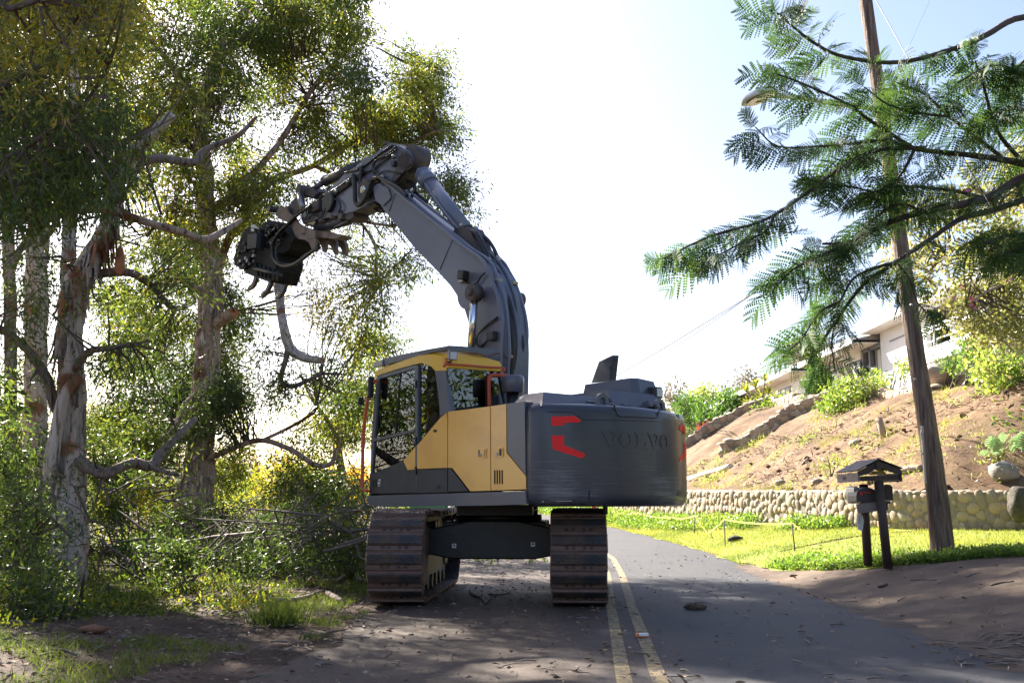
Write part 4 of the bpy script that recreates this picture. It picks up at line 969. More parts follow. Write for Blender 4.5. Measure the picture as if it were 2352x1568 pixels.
c_ = Mb3(c4(780, 510), 0); tube('link_pin', [(c_.x, -.30, c_.z), (c_.x, .30, c_.z)], .12, M_['pin'], EX, 18)
c_ = Mb3(c4(510, 690), 0); tube('link_pin', [(c_.x, -.30, c_.z), (c_.x, .34, c_.z)], .07, M_['black'], EX, 18)
t4('grease_cylinder', [(665, 520), (700, 680)], .30, .055, 'alu', None, 14)
# thumb cylinder below the arm
t4('thumb_cylinder', [(850, 845), (1140, 765)], .0, .12, 'grey', None, 20); t4('thumb_pipe', [(1000, 845), (1130, 780)], .1, .018, 'alu')
prism('thumb_bracket', A4([(1050, 700), (1190, 680), (1195, 740), (1150, 775), (1090, 760)], .16), -.18, .18, M_['pin'], EX, .02)
c_ = Mb3(c4(1150, 745), 0); tube('thumb_pin', [(c_.x, -.22, c_.z), (c_.x, .22, c_.z)], .10, M_['black'], EX, 16)
# toothed thumb (brown claw)
G = lambda pts, b=.30: [Mb(cG(*p), b) for p in pts]
cl = bpy.data.objects.new('toothed_thumb', None); link(cl, EX)
for sg in (1, -1):
    prism('side_plate', [Mb(cG(*p), .30) for p in [(760, 130), (800, 60), (860, 25), (935, 40), (960, 130), (1060, 200), (1110, 290), (1200, 350), (1330, 385), (1390, 420), (1390, 520), (1240, 560), (1120, 545), (1060, 490), (1010, 350), (960, 290), (880, 260), (790, 220)]], sg*.30-.025, sg*.30+.025, M_['rusty'], cl, .012)
tines = [[(1270, 400), (1380, 470), (1405, 560), (1390, 700), (1360, 750), (1340, 720), (1300, 620), (1230, 560), (1215, 540)],
         [(1400, 420), (1500, 440), (1560, 570), (1550, 700), (1525, 765), (1505, 720), (1480, 640), (1430, 570), (1385, 555)],
         [(1560, 450), (1650, 460), (1720, 600), (1718, 720), (1700, 795), (1680, 760), (1640, 670), (1570, 600), (1530, 580)],
         [(1680, 470), (1800, 490), (1870, 620), (1885, 730), (1865, 820), (1835, 790), (1800, 700), (1740, 630), (1690, 600)]]
for tn_, bo in zip(tines, (.28, .10, -.10, -.28)):
    prism('tine', [Mb(cG(*p), bo) for p in tn_], bo-.035, bo+.035, M_['rusty'], cl, .015)
prism('thumb_crossplate', [Mb(cG(*p), .26) for p in [(1240, 385), (1500, 425), (1740, 465), (1790, 500), (1700, 540), (1450, 520), (1290, 500)]], .0, .27, M_['rusty'], cl, .01)
# cut lettering on the thumb plate, illegible casting marks
for k, ch in enumerate((1150, 1168, 1186, 1204)): 
    prism('cast_mark', [Mb(cG(*p), .327) for p in [(ch, 448), (ch+12, 445), (ch+12, 478), (ch, 481)]], .322, .333, M_['dark'], cl)
# felling / grapple head
hd = bpy.data.objects.new('grapple_head', None); link(hd, EX)
def g_prism(nm, pts, b0, b1, m, bev=.02): return prism(nm, [Mb(cG(*p), (b0+b1)/2+.1) for p in pts], b0, b1, M_['headblack' if m == 'black' else m], hd, bev)
g_prism('rotator_body', [(620, 330), (740, 260), (900, 330), (1000, 430), (1060, 500), (1140, 560), (1090, 640), (1060, 730), (1010, 760), (960, 800), (820, 770), (700, 740), (620, 640), (600, 460)], -.28, .24, 'black')
g_prism('head_frame', [(480, 640), (700, 700), (900, 790), (905, 920), (870, 1080), (800, 1260), (690, 1225), (520, 1160), (400, 1110), (400, 900), (440, 760)], -.33, .30, 'black', .03)
g_prism('motor_box', [(490, 420), (590, 410), (640, 600), (620, 740), (500, 720), (470, 560)], -.2, .34, 'black')
g_prism('saw_guard', [(330, 360), (440, 380), (470, 470), (430, 640), (370, 840), (350, 960), (250, 1040), (120, 970), (110, 830), (180, 620), (250, 460)], .05, .36, 'black', .03)
g_prism('saw_motor', [(270, 470), (420, 450), (400, 680), (260, 700)], .30, .44, 'dark', .03)
prism('bright_tag', G([(215, 300), (255, 288), (325, 360), (270, 440), (230, 520), (200, 560)], .3), .06, .10, M_['white'], hd)
prism('green_stripe', G([(150, 740), (163, 735), (135, 830), (118, 835)], .37), .365, .372, mat('lime_decal', (.3,.5,.05), .5), hd)
prism('white_label', G([(345, 375), (390, 380), (390, 425), (345, 420)], .37), .365, .372, M_['white'], hd)
for k in range(6):
    a_ = Mb3(cG(420+k*70, 930+k*22), .32); b_ = Mb3(cG(455+k*60, 1130+k*16), .32); tube('head_rib', [a_, b_], .025, M_['dark'], hd, 8)
tube('head_cross_bar', [Mb3(cG(400, 1010), .33), Mb3(cG(830, 1120), .33)], .04, M_['dark'], hd, 10)
for k, pts in enumerate(([(380, 1040), (395, 1120), (370, 1220), (310, 1320), (245, 1370), (300, 1355), (365, 1310), (420, 1200), (430, 1090)],
                         [(580, 1180), (575, 1250), (535, 1340), (480, 1400), (435, 1428), (490, 1422), (560, 1370), (610, 1270), (625, 1180)],
                         [(760, 1240), (755, 1320), (715, 1410), (660, 1465), (600, 1470), (650, 1488), (710, 1460), (775, 1370), (810, 1250)])):
    prism('grab_claw', [Mb(cG(*p), .1) for p in pts], .02-.06*k, .10-.06*k, M_['rusty' if k == 0 else 'dark'], hd, .012)
random.seed(5)
for k in range(26):
    x = 590+random.random()*210; y = 330+random.random()*260; x2 = x+random.uniform(-60, 60); y2 = y+random.uniform(-70, 70)
    tube('valve_fitting', [Mb3(cG(x, y), .27), Mb3(cG((x+x2)/2+20, (y+y2)/2), .34), Mb3(cG(x2, y2), .27)], .022, M_['alu' if k % 3 == 0 else 'black'], hd, 6, 3)
for k in range(18):
    x = 140+random.random()*260; y = 560+random.random()*400
    box('motor_fitting', Mb3(cG(x, y), .40), (.09, .06, .07), M_['dark' if k % 4 else 'alu'], hd, .012)
# loose hoses
def hose(fn, pts, b, r=.024, sp=5): return tube('hydraulic_hose', [Mb3(fn(*p), b) for p in pts], r, M_['black'], EX, 8, sp)
hose(cG, [(1300, 20), (1180, 90), (1050, 190), (930, 310), (820, 410), (740, 520), (680, 660), (700, 830), (760, 920), (860, 975), (1000, 960), (1150, 880), (1300, 760), (1440, 680)], .38, .035)
hose(cG, [(1260, 40), (1120, 140), (990, 260), (880, 370), (780, 480), (760, 640), (740, 780), (760, 880), (900, 950), (1040, 930), (1190, 820), (1380, 690), (1430, 620)], .33, .028)
hose(cG, [(820, 600), (760, 700), (750, 820), (800, 920), (900, 990)], .36, .028)
hose(cG, [(1160, 20), (1200, 60), (1170, 130), (1150, 180), (1190, 225), (1240, 180), (1230, 100)], .34, .014)
hose(cG, [(1160, 200), (1250, 265), (1380, 240), (1500, 160), (1530, 60)], .34, .018)
hose(c4, [(1600, 70), (1530, 130), (1440, 170), (1385, 240), (1400, 310), (1450, 350)], .24, .020)
hose(c4, [(1610, 90), (1540, 145), (1430, 185), (1370, 250), (1390, 330)], .25, .020)
hose(c4, [(1425, 370), (1370, 390), (1330, 500), (1290, 590), (1240, 630), (1205, 600), (1200, 500), (1195, 370), (1185, 340)], .34, .045)
hose(c4, [(1440, 400), (1390, 420), (1350, 510), (1310, 560), (1270, 530), (1250, 430), (1262, 300), (1262, 260)], .30, .035)
hose(c4, [(1420, 360), (1500, 400), (1580, 440), (1640, 480), (1700, 540)], .36, .030)
for o_ in (0, 14, 30): hose(c4, [(1290, 300+o_), (1150, 400+o_), (1020, 500+o_), (900, 610+o_), (760, 680+o_)], .235, .020)
hose(c4, [(1550, 150), (1450, 230), (1350, 300), (1200, 350), (1050, 450), (940, 520), (880, 560), (850, 620)], .235, .018)
hose(c4, [(1560, 60), (1440, 140), (1330, 230), (1240, 290), (1100, 320)], .22, .020)
hose(c4, [(1640, 330), (1500, 300), (1440, 330), (1400, 350)], .24, .015)
hose(c4, [(870, 610), (860, 570), (900, 530), (960, 550), (1040, 590), (1065, 650), (1045, 700)], .25, .018)
hose(c4, [(980, 540), (900, 600), (890, 700), (860, 740), (800, 720), (760, 760)], .25, .016)
hose(c5, [(30, 460), (60, 490), (110, 490), (60, 470)], .0, .03); hose(c5, [(250, 285), (300, 300), (320, 345), (290, 400)], .0, .03); hose(c5, [(300, 300), (330, 370), (400, 430)], -.05, .03)
hose(c4, [(1640, 60), (1720, 90), (1770, 140), (1790, 190)], -.1, .03)
for x, y in ((1262, 250), (1205, 380), (1025, 500), (1135, 410), (1240, 265), (1450, 375), (1470, 360), (1575, 165), (1430, 510)):
    p0 = Mb3(c4(x-4, y-14), .26); p1 = Mb3(c4(x+4, y+14), .26); tube('hose_fitting', [p0, p1], .04, M_['alu'], EX, 8)
c_ = Mb3(c4(975, 610), .2); tube('hose_reel_disc', [(c_.x, .2, c_.z), (c_.x, .30, c_.z)], .20, M_['black'], EX, 20)
box('valve_block', Mb3(c4(840, 640), .26), (.28, .12, .22), M_['pin'], EX, .02); box('valve_block', Mb3(c4(1575, 235), .25), (.1, .08, .1), M_['dark'], EX, .01)
for x in (880, 985, 1075): c_ = Mb3(c4(x, 775 if x < 900 else 740), .2); tube('pin_end', [(c_.x, .0, c_.z), (c_.x, .24, c_.z)], .05, M_['rusty'], EX, 12)
# left top cover plate visible above arm: hose guards along the arm top
prism('hose_guard', A4([(1530, 28), (1640, 55), (1760, 110), (1750, 130), (1640, 85), (1540, 55)], .0), -.15, .15, M_['dark'], EX, .01)
# ================================================================ stone wall of river cobbles
M_['mortar'] = soil_mat('wall_mortar', [(.36, (.20,.165,.125)), (.5, (.29,.245,.19)), (.66, (.38,.33,.27))], 2., 40, .5)
M_['cobble'] = [mat('river_cobble', c, .75, var=v, vscale=6, bump=.35, bscale=22) for c, v in (((.44,.35,.24), (.37,.28,.19)), ((.50,.42,.31), (.43,.35,.25)), ((.34,.27,.20), (.26,.20,.15)), ((.48,.35,.23), (.38,.27,.17)))]
M_['mossstone'] = mat('mossy_corner_stone', (.075,.062,.048), .9, var=(.03,.028,.018), vscale=4, bump=.6, bscale=15)
def cobble_mesh(seed, m):
    r = random.Random(seed); seg = 8; rings = [(1.0, 0.0), (.96, .30), (.78, .62), (.42, .90)]
    el = 1.0; v = []; f = []
    ph = [r.uniform(0, 6.28) for _ in range(3)]
    for q, h in rings:
        for k in range(seg):
            a = 2*math.pi*k/seg; w = 1+.13*math.sin(2*a+ph[0])+.08*math.sin(3*a+ph[1])+.05*math.sin(5*a+ph[2])
            v.append((q*w*math.cos(a)*.5, -h*.5*(1+.1*math.sin(a+ph[1])), q*w*math.sin(a)*.5))
    v.append((r.uniform(-.05, .05), -.52, r.uniform(-.05, .05)))
    for i in range(len(rings)-1):
        for k in range(seg): f.append((i*seg+k, i*seg+(k+1) % seg, (i+1)*seg+(k+1) % seg, (i+1)*seg+k))
    t = len(v)-1; b = (len(rings)-1)*seg
    for k in range(seg): f.append((b+k, b+(k+1) % seg, t))
    me = bpy.data.meshes.new('stone'); me.from_pydata(v, [], f); me.update(); me.materials.append(m)
    me.polygons.foreach_set('use_smooth', [True]*len(me.polygons)); return me
COB = [cobble_mesh(s, M_['cobble'][s % 4]) for s in range(12)]
cobv = [np.array([v.co[:] for v in m.vertices]) for m in COB]; cobf = [[tuple(p.vertices) for p in m.polygons] for m in COB]
def poly_at(path, s):
    for (x0, y0), (x1, y1) in zip(path[:-1], path[1:]):
        L = math.hypot(x1-x0, y1-y0)
        if s <= L: return x0+(x1-x0)*s/L, y0+(y1-y0)*s/L, math.atan2(y1-y0, x1-x0)
        s -= L
    return x1, y1, math.atan2(y1-y0, x1-x0)
def plen(path): return sum(math.dist(a, b) for a, b in zip(path[:-1], path[1:]))
def smooth_path(path, step=.25):
    P = catmull([(x, y, 0) for x, y in path], 14); return [(p.x, p.y) for p in P]
def cobble_wall(nm, label, path, zlo, zhi, size, thick, maxparts, side=-1, double=False, capstones=True, group=None, sz_fn=None):
    """mortar core with cobbles on its outer face.  zlo/zhi: functions of (x,y)"""
    path = smooth_path(path); L = plen(path); x0, y0, _ = poly_at(path, L/2)
    root = thing(nm, (0, 0, 0), label, 'stone wall', 0, group)
    n = max(8, int(L/.3)); v = []; f = []
    for i in range(n+1):
        x, y, a = poly_at(path, L*i/n); nx_, ny_ = -math.sin(a)*side, math.cos(a)*side
        lo, hi = zlo(x, y)-.4, zhi(x, y)-.03
        for (o, z) in ((0, lo), (0, hi), (-thick, hi+.0), (-thick, lo)): v.append((x+nx_*o, y+ny_*o, z))
        if i:
            b = 4*(i-1)
            for k in range(4): f.append((b+k, b+(k+1) % 4, b+4+(k+1) % 4, b+4+k))
    f.append((0, 1, 2, 3)); f.append((4*n, 4*n+1, 4*n+2, 4*n+3))
    bmx = bmesh.new(); vv = [bmx.verts.new(q) for q in v]
    for q in f: bmx.faces.new([vv[i] for i in q])
    bm_obj('mortar_core', bmx, M_['mortar'], root)
    r = random.Random(len(nm)+int(L*10)); inst = []
    s = 0.0
    # jittered courses, stones mostly upright
    rows_n = max(2, int(round((zhi(x0, y0)-zlo(x0, y0))/ (size*1.02))))
    for row in range(rows_n+1):
        s = r.uniform(0, size)
        while s < L:
            x, y, a = poly_at(path, s); hgt = zhi(x, y)-zlo(x, y)
            w = size*r.choice([.5, .7, .85, 1, 1.1, 1.3])*(sz_fn(x, y) if sz_fn else 1); h = w*r.choice([.8, 1.0, 1.15, 1.35, 1.5]); rh = hgt/rows_n
            w = min(w, rh*1.25); h = min(h, rh*1.5)
            z = zlo(x, y)+rh*(row+.45)+r.uniform(-.38, .38)*rh
            if z-h*.5 < zhi(x, y)-h*.25 and z < zhi(x, y)-.02:
                z = min(z, zhi(x, y)-h*.42)
                inst.append((x, y, z, a, w*1.04, h, r.uniform(-.5, .5), r.randrange(12), 0))
                if double: inst.append((x, y, z, a, w*1.04, h, r.uniform(-.5, .5), r.randrange(12), 1))
            s += w*r.uniform(.86, 1.0)
    if capstones:
        s = 0
        while s < L:
            x, y, a = poly_at(path, s); w = size*r.uniform(.8, 1.3)
            inst.append((x, y, zhi(x, y)-.05, a, w, w*r.uniform(.5, .8), r.uniform(-.2, .2), r.randrange(12), 2)); s += w*.95
    def mtx(q):
        x, y, z, a, w, h, tilt, k, fc = q
        nx_, ny_ = -math.sin(a)*side, math.cos(a)*side
        dep = min(w, h)*.36
        if fc == 2:
            rot = Matrix.Rotation(a, 4, 'Z') @ Matrix.Rotation(R(90), 4, 'X') @ Matrix.Rotation(0, 4, 'Y')
            # stone faces up
            return Matrix.Translation((x-nx_*thick*.45, y-ny_*thick*.45, z-.01)) @ Matrix.Rotation(a, 4, 'Z') @ Matrix.Rotation(R(-90), 4, 'X') @ Matrix.Diagonal((w, h*.8, thick*1.15, 1))
        yaw = a if side == -1 else a+math.pi
        yaw = yaw + (math.pi if fc == 1 else 0)
        off = thick if fc == 1 else 0
        return Matrix.Translation((x-nx_*off, y-ny_*off, z)) @ Matrix.Rotation(yaw, 4, 'Z') @ Matrix.Rotation(tilt, 4, 'Y') @ Matrix.Diagonal((w, dep, h, 1))
    # side=-1: outward normal is to the right of travel; mesh front is -Y
    def vis(q):
        p = proj((q[0], q[1], q[2]))
        return (-40 < p[0] < 2392 and 0 < p[1] < 1600 and not (850 < p[0] < 1205))*q[4]/math.hypot(q[0], q[1])
    inst.sort(key=vis, reverse=True)
    for q in inst[:maxparts]:
        o = link(bpy.data.objects.new('stone', COB[q[7]]), root); o.matrix_local = mtx(q)
    rest = inst[maxparts:]
    if rest:
        V = []; Fc = []; b = 0; mi = []
        for q in rest:
            M = np.array(mtx(q)); vv = cobv[q[7]] @ M[:3, :3].T + M[:3, 3]; V.append(vv); Fc += [tuple(i+b for i in t) for t in cobf[q[7]]]; mi += [q[7] % 4]*len(cobf[q[7]]); b += len(vv)
        me = bpy.data.meshes.new('small_stones'); me.from_pydata(np.concatenate(V).tolist(), [], Fc); me.update()
        for m in M_['cobble']: me.materials.append(m)
        me.polygons.foreach_set('material_index', mi); me.polygons.foreach_set('use_smooth', [True]*len(Fc))
        o = link(bpy.data.objects.new('small_stones', me), root); o['kind'] = 'stuff'
    return root
WP = [p for p in WALL if p[0] <= 13.6 and p[1] < 61]
def wz(x, y): return Hs(x, y)
cobble_wall('stone_wall', 'long low retaining wall of rounded tan cobbles below the bare slope', WP, lambda x, y: wz(x, y)-.03, wtop, .23, .34, 300, side=1)
# mossy end stone
def rock(nm, label, p, s, m, cat='rock', seed=0, sub=2, parent=None):
    bm = bmesh.new(); bmesh.ops.create_icosphere(bm, subdivisions=sub, radius=.5)
    for v in bm.verts:
        n_ = mnoise.noise(v.co*2.3+Vector((seed*3.1, 0, 0)))*.28+mnoise.noise(v.co*5+Vector((seed, 0, 0)))*.10
        v.co = Vector((v.co.x*s[0], v.co.y*s[1], v.co.z*s[2]))*(1+n_)
    o = bm_obj(nm, bm, m, parent, True, p)
    if label: tag(o, label, cat)
    return o
M_['rock'] = mat('grey_boulder', (.30,.27,.24), .85, var=(.20,.17,.15), vscale=3, bump=.6, bscale=9)
M_['redrock'] = mat('reddish_boulder', (.34,.24,.19), .85, var=(.42,.36,.30), vscale=3, bump=.7, bscale=8)
e = at(2335, 1158, 21.2); rock('boulder', 'dark mossy boulder capping the right end of the cobble wall', (e.x+.05, 21.1, e.z+.0), (.55, .5, .78), M_['mossstone'], seed=3, sub=3)

# stair side walls running up the slope, crest wall
def hz(x, y): return hill(x, y)
def slope_wall(nm, label, x0, x1, Yc, size, th, h0=.28, drop=.15, tilt=0):
    pth = [(x0, Yc), ((x0+x1)/2, Yc+tilt/2), (x1, Yc+tilt)]
    return cobble_wall(nm, label, pth, lambda x, y: hz(x, y)-drop, lambda x, y: hz(x, y)+h0, size, th, 40, side=-1, capstones=True)
M_S = M_['cobble']
slope_wall('stair_wall', 'nearer dark stone side wall climbing the bare slope beside the steps', 10.0, 15.6, 47.6, .40, .55, .62)
slope_wall('stair_wall', 'farther dark stone side wall climbing the slope by the white terrace', 9.3, 15.8, 60.5, .40, .55, .62)
cobble_wall('crest_wall', 'low pale cobble wall along the top of the slope between two climbing side walls', [(15.7, 47.8), (15.6, 54), (15.7, 60.8)], lambda x, y: hz(x, y)-.25, lambda x, y: hz(x, y)+.55, .34, .45, 60, side=1)
cobble_wall('crest_wall', 'pale rough stone edging at the slope top below the house, behind the wooden pole', [(15.2, 36), (15.1, 39), (15.0, 42.5)], lambda x, y: hz(x, y)-.3, lambda x, y: hz(x, y)+.28, .42, .5, 30, side=1)
p = at(*cJ(2080, 690), 36.5); rock('boulder', 'large reddish boulder on the slope crest just right of the wooden pole', (p.x, 36.5, p.z-.1), (1.5, 1.0, 1.1), M_['redrock'], seed=8, sub=3)
M_['paving'] = mat('pale_concrete', (.55,.53,.50), .8, var=(.62,.60,.57), vscale=2, bump=.2)
# concrete curb at the foot of the nearer stair wall and pale terrace blocks
pts = [ground_hit(*cH(x, y), f=hill, y0=26, y1=90) for x, y in [(215, 1362), (330, 1335), (430, 1300), (480, 1280)]]
tube('garden_kerb', [p+Vector((0, 0, .05)) for p in pts], .12, M_['paving'], None, 6); tag(bpy.data.objects['garden_kerb'], 'thin pale concrete kerb at the foot of the stepped stone walls', 'kerb')
tw = at(1625, 1035, 66)
t = thing('planter_box', (tw.x, 66, tw.z), 'white rendered terrace box holding the red crotons', 'planter', 0)
box('box_wall', (0, 0, -.3), (4.2, .25, 1.5), M_['paving'], t, .02); box('box_cap', (0, 0, .47), (4.3, .35, .08), M_['paving'], t, .01); box('side_block', (-1.75, -.6, .35), (.9, .3, 1.1), M_['paving'], t, .02)

# ================================================================ house on the crest
M_['hwhite'] = mat('white_render', (.80,.80,.80), .8, var=(.76,.76,.77), vscale=1.2)
M_['htrim'] = mat('blue_grey_trim', (.20,.23,.30), .6); M_['htan'] = mat('tan_board', (.36,.30,.25), .8, var=(.32,.27,.22), vscale=3)
M_['hglass'] = mat('house_window_glass', (.10,.12,.15), .08, spec=.8, coat=1)
M_['hcurt'] = mat('pale_curtain', (.62,.60,.56), .9)
M_['shingle'] = mat('grey_roof_shingle', (.20,.20,.22), .8, var=(.27,.27,.29), vscale=30, bump=.4, bscale=60)
M_['brick'] = mat('chimney_brick', (.36,.20,.14), .85, var=(.45,.30,.22), vscale=8)
FX = 19.2
hs = thing('house', (FX, 50, 6.4), 'long single storey white house with blue grey trim and low roof on the slope crest', 'house')
def hy_(p): q = atX(p[0], p[1], FX); return (q.y-50, q.z-6.4)
def hbox(nm, y0, y1, z0, z1, m, x0=0, x1=.1, par=None): # absolute Y, Z; x relative to facade (negative = towards the road)
    return box(nm, ((x0+x1)/2, (y0+y1)/2-50, (z0+z1)/2-6.4), (abs(x1-x0), abs(y1-y0), abs(z1-z0)), m, par or hs)
q = lambda p: atX(*p, FX)
# key measurements
yw0, yw1 = q(cJ(1325, 640)).y, q(cJ(1900, 400)).y          # white wall (far, near)
ypole = q(cJ(1700, 400)).y
zbase = 5.9; zeave = q(cJ(1330, 200)).z
ycor = q(cJ(1060, 640)).y; yfar = q(cJ(0, 900)).y
ynear = 33.0
zr_ = zeave
hbox('wall', yw1, yw0, zbase, zeave+.25, M_['hwhite'], 0, .25)
hbox('eave_shadow_strip', ypole-1, q(cJ(1425, 270)).y, q(cJ(1425, 275)).z-.05, q(cJ(1425, 275)).z+.02, M_['htrim'], -.04, .0)  # thin dark strip drawn for the eave shadow on the white wall
hbox('side_wall', yw0-.1, yw0, zbase, zeave+.2, M_['hwhite'], .05, 3.2)
# entry recess
hbox('recess_wall', yw0, ycor, zbase, zeave-.2, M_['htan'], 1.6, 1.7)
for k in range(9): hbox('recess_board', yw0+.3+k*(ycor-yw0-.4)/9, yw0+.34+k*(ycor-yw0-.4)/9, zbase, zeave-.3, M_['htrim'], 1.57, 1.60)
hbox('recess_window', yw0+.1, yw0+1.5, 7.3, zeave-.5, M_['hcurt'], .35, .40)
for yy in (yw0+.05, yw0+1.5, yw0+.75): hbox('window_frame', yy, yy+.14, 6.8, zeave-.35, M_['htrim'], .3, .42)
hbox('porch_beam', yw0, ycor, zeave-.45, zeave-.2, M_['htrim'], .1, .3)
for yy in (ycor-.1, yw0+1.9): hbox('porch_post', yy, yy+.2, zbase, zeave-.3, M_['htrim'], .1, .3)
# glazed wing beyond the porch
yg1 = q(cJ(660, 600)).y
hbox('glazed_wall', ycor, yg1, zbase, 7.2, M_['hwhite'], 0, .2); hbox('upper_wall', ycor, yg1, zeave-.75, zeave, M_['hwhite'], 0, .2)
k = 0; yy = ycor+.2
while yy < yg1-.4:
    w = min(1.35, yg1-yy-.1); f_ = hbox('window', yy, yy+w, 7.2, zeave-.75, M_['htrim'], .06, .16)
    box('pane', (.05, yy+w/2-50, (7.2+zeave-.75)/2-6.4), (.03, w-.18, zeave-.75-7.2-.18), M_['hcurt'] if k % 3 else M_['hglass'], f_); yy += w; k += 1
# far wing seen left of the cypress
hbox('far_wing_wall', yg1+4, 92, zbase, zeave-.1, M_['hwhite'], -.4, .0)
for k in range(4):
    y_ = yg1+7+k*5.0; f_ = hbox('window', y_, y_+3.4, 7.6, zeave-.8, M_['htrim'], -.5, -.38)
    for j in range(3): box('pane', (-.51, y_+.6+j*1.1-50, (7.6+zeave-.8)/2-6.4), (.03, .9, zeave-.8-7.6-.2), M_['hglass'] if j else M_['hcurt'], f_)
# near part: recessed door, windows, balcony with rail
hbox('near_wall', ynear, yw1, zbase, zeave+.3, M_['hwhite'], 1.2, 1.4)
dy = q((cJ(2070, 200))).y
for (ya, yb, mm) in ((q(cJ(2180, 200)).y, q(cJ(2060, 200)).y, M_['hglass']), (q(cJ(2290, 150)).y, q(cJ(2190, 150)).y, M_['hcurt']), (36.0, 38.5, M_['hglass']), (33.6, 35.2, M_['hcurt'])):
    f_ = hbox('window', ya, yb, 6.9, 9.3, M_['htrim'], 1.10, 1.22); w = yb-ya
    box('pane', (1.09, (ya+yb)/2-50, 8.1-6.4), (.03, w-.22, 2.15), mm, f_)
    if mm is M_['hglass']:
        for j in range(1, 4): box('glazing_bar', (1.07, (ya+yb)/2-50, 7.0+j*.55-6.4), (.03, w-.2, .05), M_['hwhite'], f_)
        box('glazing_bar', (1.07, (ya+yb)/2-50, 8.1-6.4), (.03, .05, 2.1), M_['hwhite'], f_)
zd = q(cJ(1950, 560)).z+.35
hbox('balcony_floor', ynear, yw1, zd-.45, zd, M_['hwhite'], -.5, 1.2)
hbox('balcony_underside', ynear, yw1, zd-1.6, zd-.5, M_['htrim'], .3, .5)
y_ = ynear
while y_ < yw1: hbox('rail_post', y_, y_+.12, zd, zd+1.12, M_['hwhite'], -.5, -.38); y_ += 1.75
for z_ in (1.10, .92, .50): hbox('hand_rail' if z_ > 1 else 'rail_bar', ynear, yw1, zd+z_-.05, zd+z_+(.06 if z_ > 1 else .02), M_['hwhite'], -.47, -.40)
hbox('rail_panel', ynear, yw1, zd+.03, zd+.22, M_['hwhite'], -.46, -.42)
# roofs with white fascia and soffit
def roof(nm, y0, y1, ze, xover, rise, depth=9):
    v = [(-xover, y0-50, ze-6.4), (-xover, y1-50, ze-6.4), (depth/2, y1-50, ze+rise-6.4), (depth/2, y0-50, ze+rise-6.4), (depth+xover, y1-50, ze-6.4), (depth+xover, y0-50, ze-6.4)]
    bm = bmesh.new(); V = [bm.verts.new(p) for p in v]; bm.faces.new((V[0], V[3], V[2], V[1])); bm.faces.new((V[3], V[5], V[4], V[2])); bm.faces.new((V[0], V[1], V[4], V[5])); bm.faces.new((V[0], V[5], V[3])); bm.faces.new((V[1], V[2], V[4]))
    o = bm_obj(nm, bm, M_['shingle'], hs)
    f_ = box('fascia', (-xover-.03, (y0+y1)/2-50, ze-6.4-.02), (.06, y1-y0+.1, .34), M_['hwhite'], o); box('soffit', (-xover/2+.02, (y0+y1)/2-50, ze-6.4-.16), (xover, y1-y0, .04), M_['hwhite'], o)
    return o
roof('roof', ynear, yw0+.6, zeave+.35, .9, 1.5); roof('roof', yw0+.4, yg1+2, zeave-.1, 1.3, 1.4); roof('roof', yg1+3, 94, zeave-.15, 1.5, 1.3)
ch = hbox('chimney', yw0+6, yw0+8.2, zeave+.4, zeave+2.0, M_['brick'], 2.2, 3.4); hbox('chimney_cap', yw0+5.9, yw0+8.3, zeave+2.0, zeave+2.15, M_['hwhite'], 2.1, 3.5, None)
tube('downspout', [(-1.2, ycor-50+.3, zeave-6.6), (-1.1, ycor-50+.3, zeave-6.95), (-.2, ycor-50+.3, zeave-7.4), (-.08, ycor-50+.3, zeave-7.8), (-.08, ycor-50+.3, -.3)], .09, M_['hwhite'], hs, 8)
# urn planter at the right
pu = at(2325, 810, 33); u_ = bmesh.new(); n = 24; rings = []
for r_, z_ in ((.38, -.75), (.46, -.4), (.54, .05), (.57, .28), (.64, .32), (.64, .42), (.56, .44), (.50, .30)): rings.append([u_.verts.new((r_*math.cos(2*math.pi*k/n), r_*math.sin(2*math.pi*k/n), z_)) for k in range(n)])
for i in range(len(rings)-1):
    for k in range(n): f = u_.faces.new((rings[i][k], rings[i][(k+1) % n], rings[i+1][(k+1) % n], rings[i+1][k])); f.smooth = True
u_.faces.new(rings[0][::-1]); u_.faces.new(rings[-1])
o = bm_obj('urn_planter', u_, M_['paving'], None, False, (pu.x, 33, pu.z)); tag(o, 'large pale round concrete urn at the top right of the slope', 'planter')

# ================================================================ utility pole, lamp, wires
def polewood():
    m = mat('weathered_pole_wood', (.125,.078,.054), .85, var=(.26,.185,.14), vscale=5, stretch=(6, 6, .35), bump=.8, bscale=8, var2=(.09,.055,.042), v2scale=2.2); return m
M_['pole'] = polewood()
pb = at(2168, 1242, 17.0); pz = Hs(pb.x, 17.0)
pt = at(1984, -30, 17.0+0.6)
pole = thing('utility_pole', (pb.x, 17, pz), 'tall leaning weathered wooden utility pole beside the cobble wall', 'utility pole')
d_ = pt-Vector((pb.x, 17, pz)); ptop = d_*1.12
midp = at(2110, 850, 17.25)-Vector((pb.x, 17, pz))
P = catmull([Vector((0, 0, -.3)), midp*.5+Vector((.02, 0, 0)), midp, midp*.5+d_*.5, d_, ptop], 10)
tube('pole_shaft', P, [.205, .175, .155, .14, .125, .11, .10], M_['pole'], pole, 20, wob=.10, ws=1.6)
M_['shadedbark'] = M_['pole']
for (x, y) in (cJ(1840, 1400), cJ(1835, 1480)):
    pp = at(x, y, 16.82)-Vector((pb.x, 17, pz)); box('pole_tag', pp, (.04, .02, .12), M_['alu'], pole)
pp = at(*cJ(1838, 1480), 16.82)-Vector((pb.x, 17, pz)); box('ground_wire_cover', pp+Vector((0, 0, -.35)), (.03, .03, .9), M_['alu'], pole)
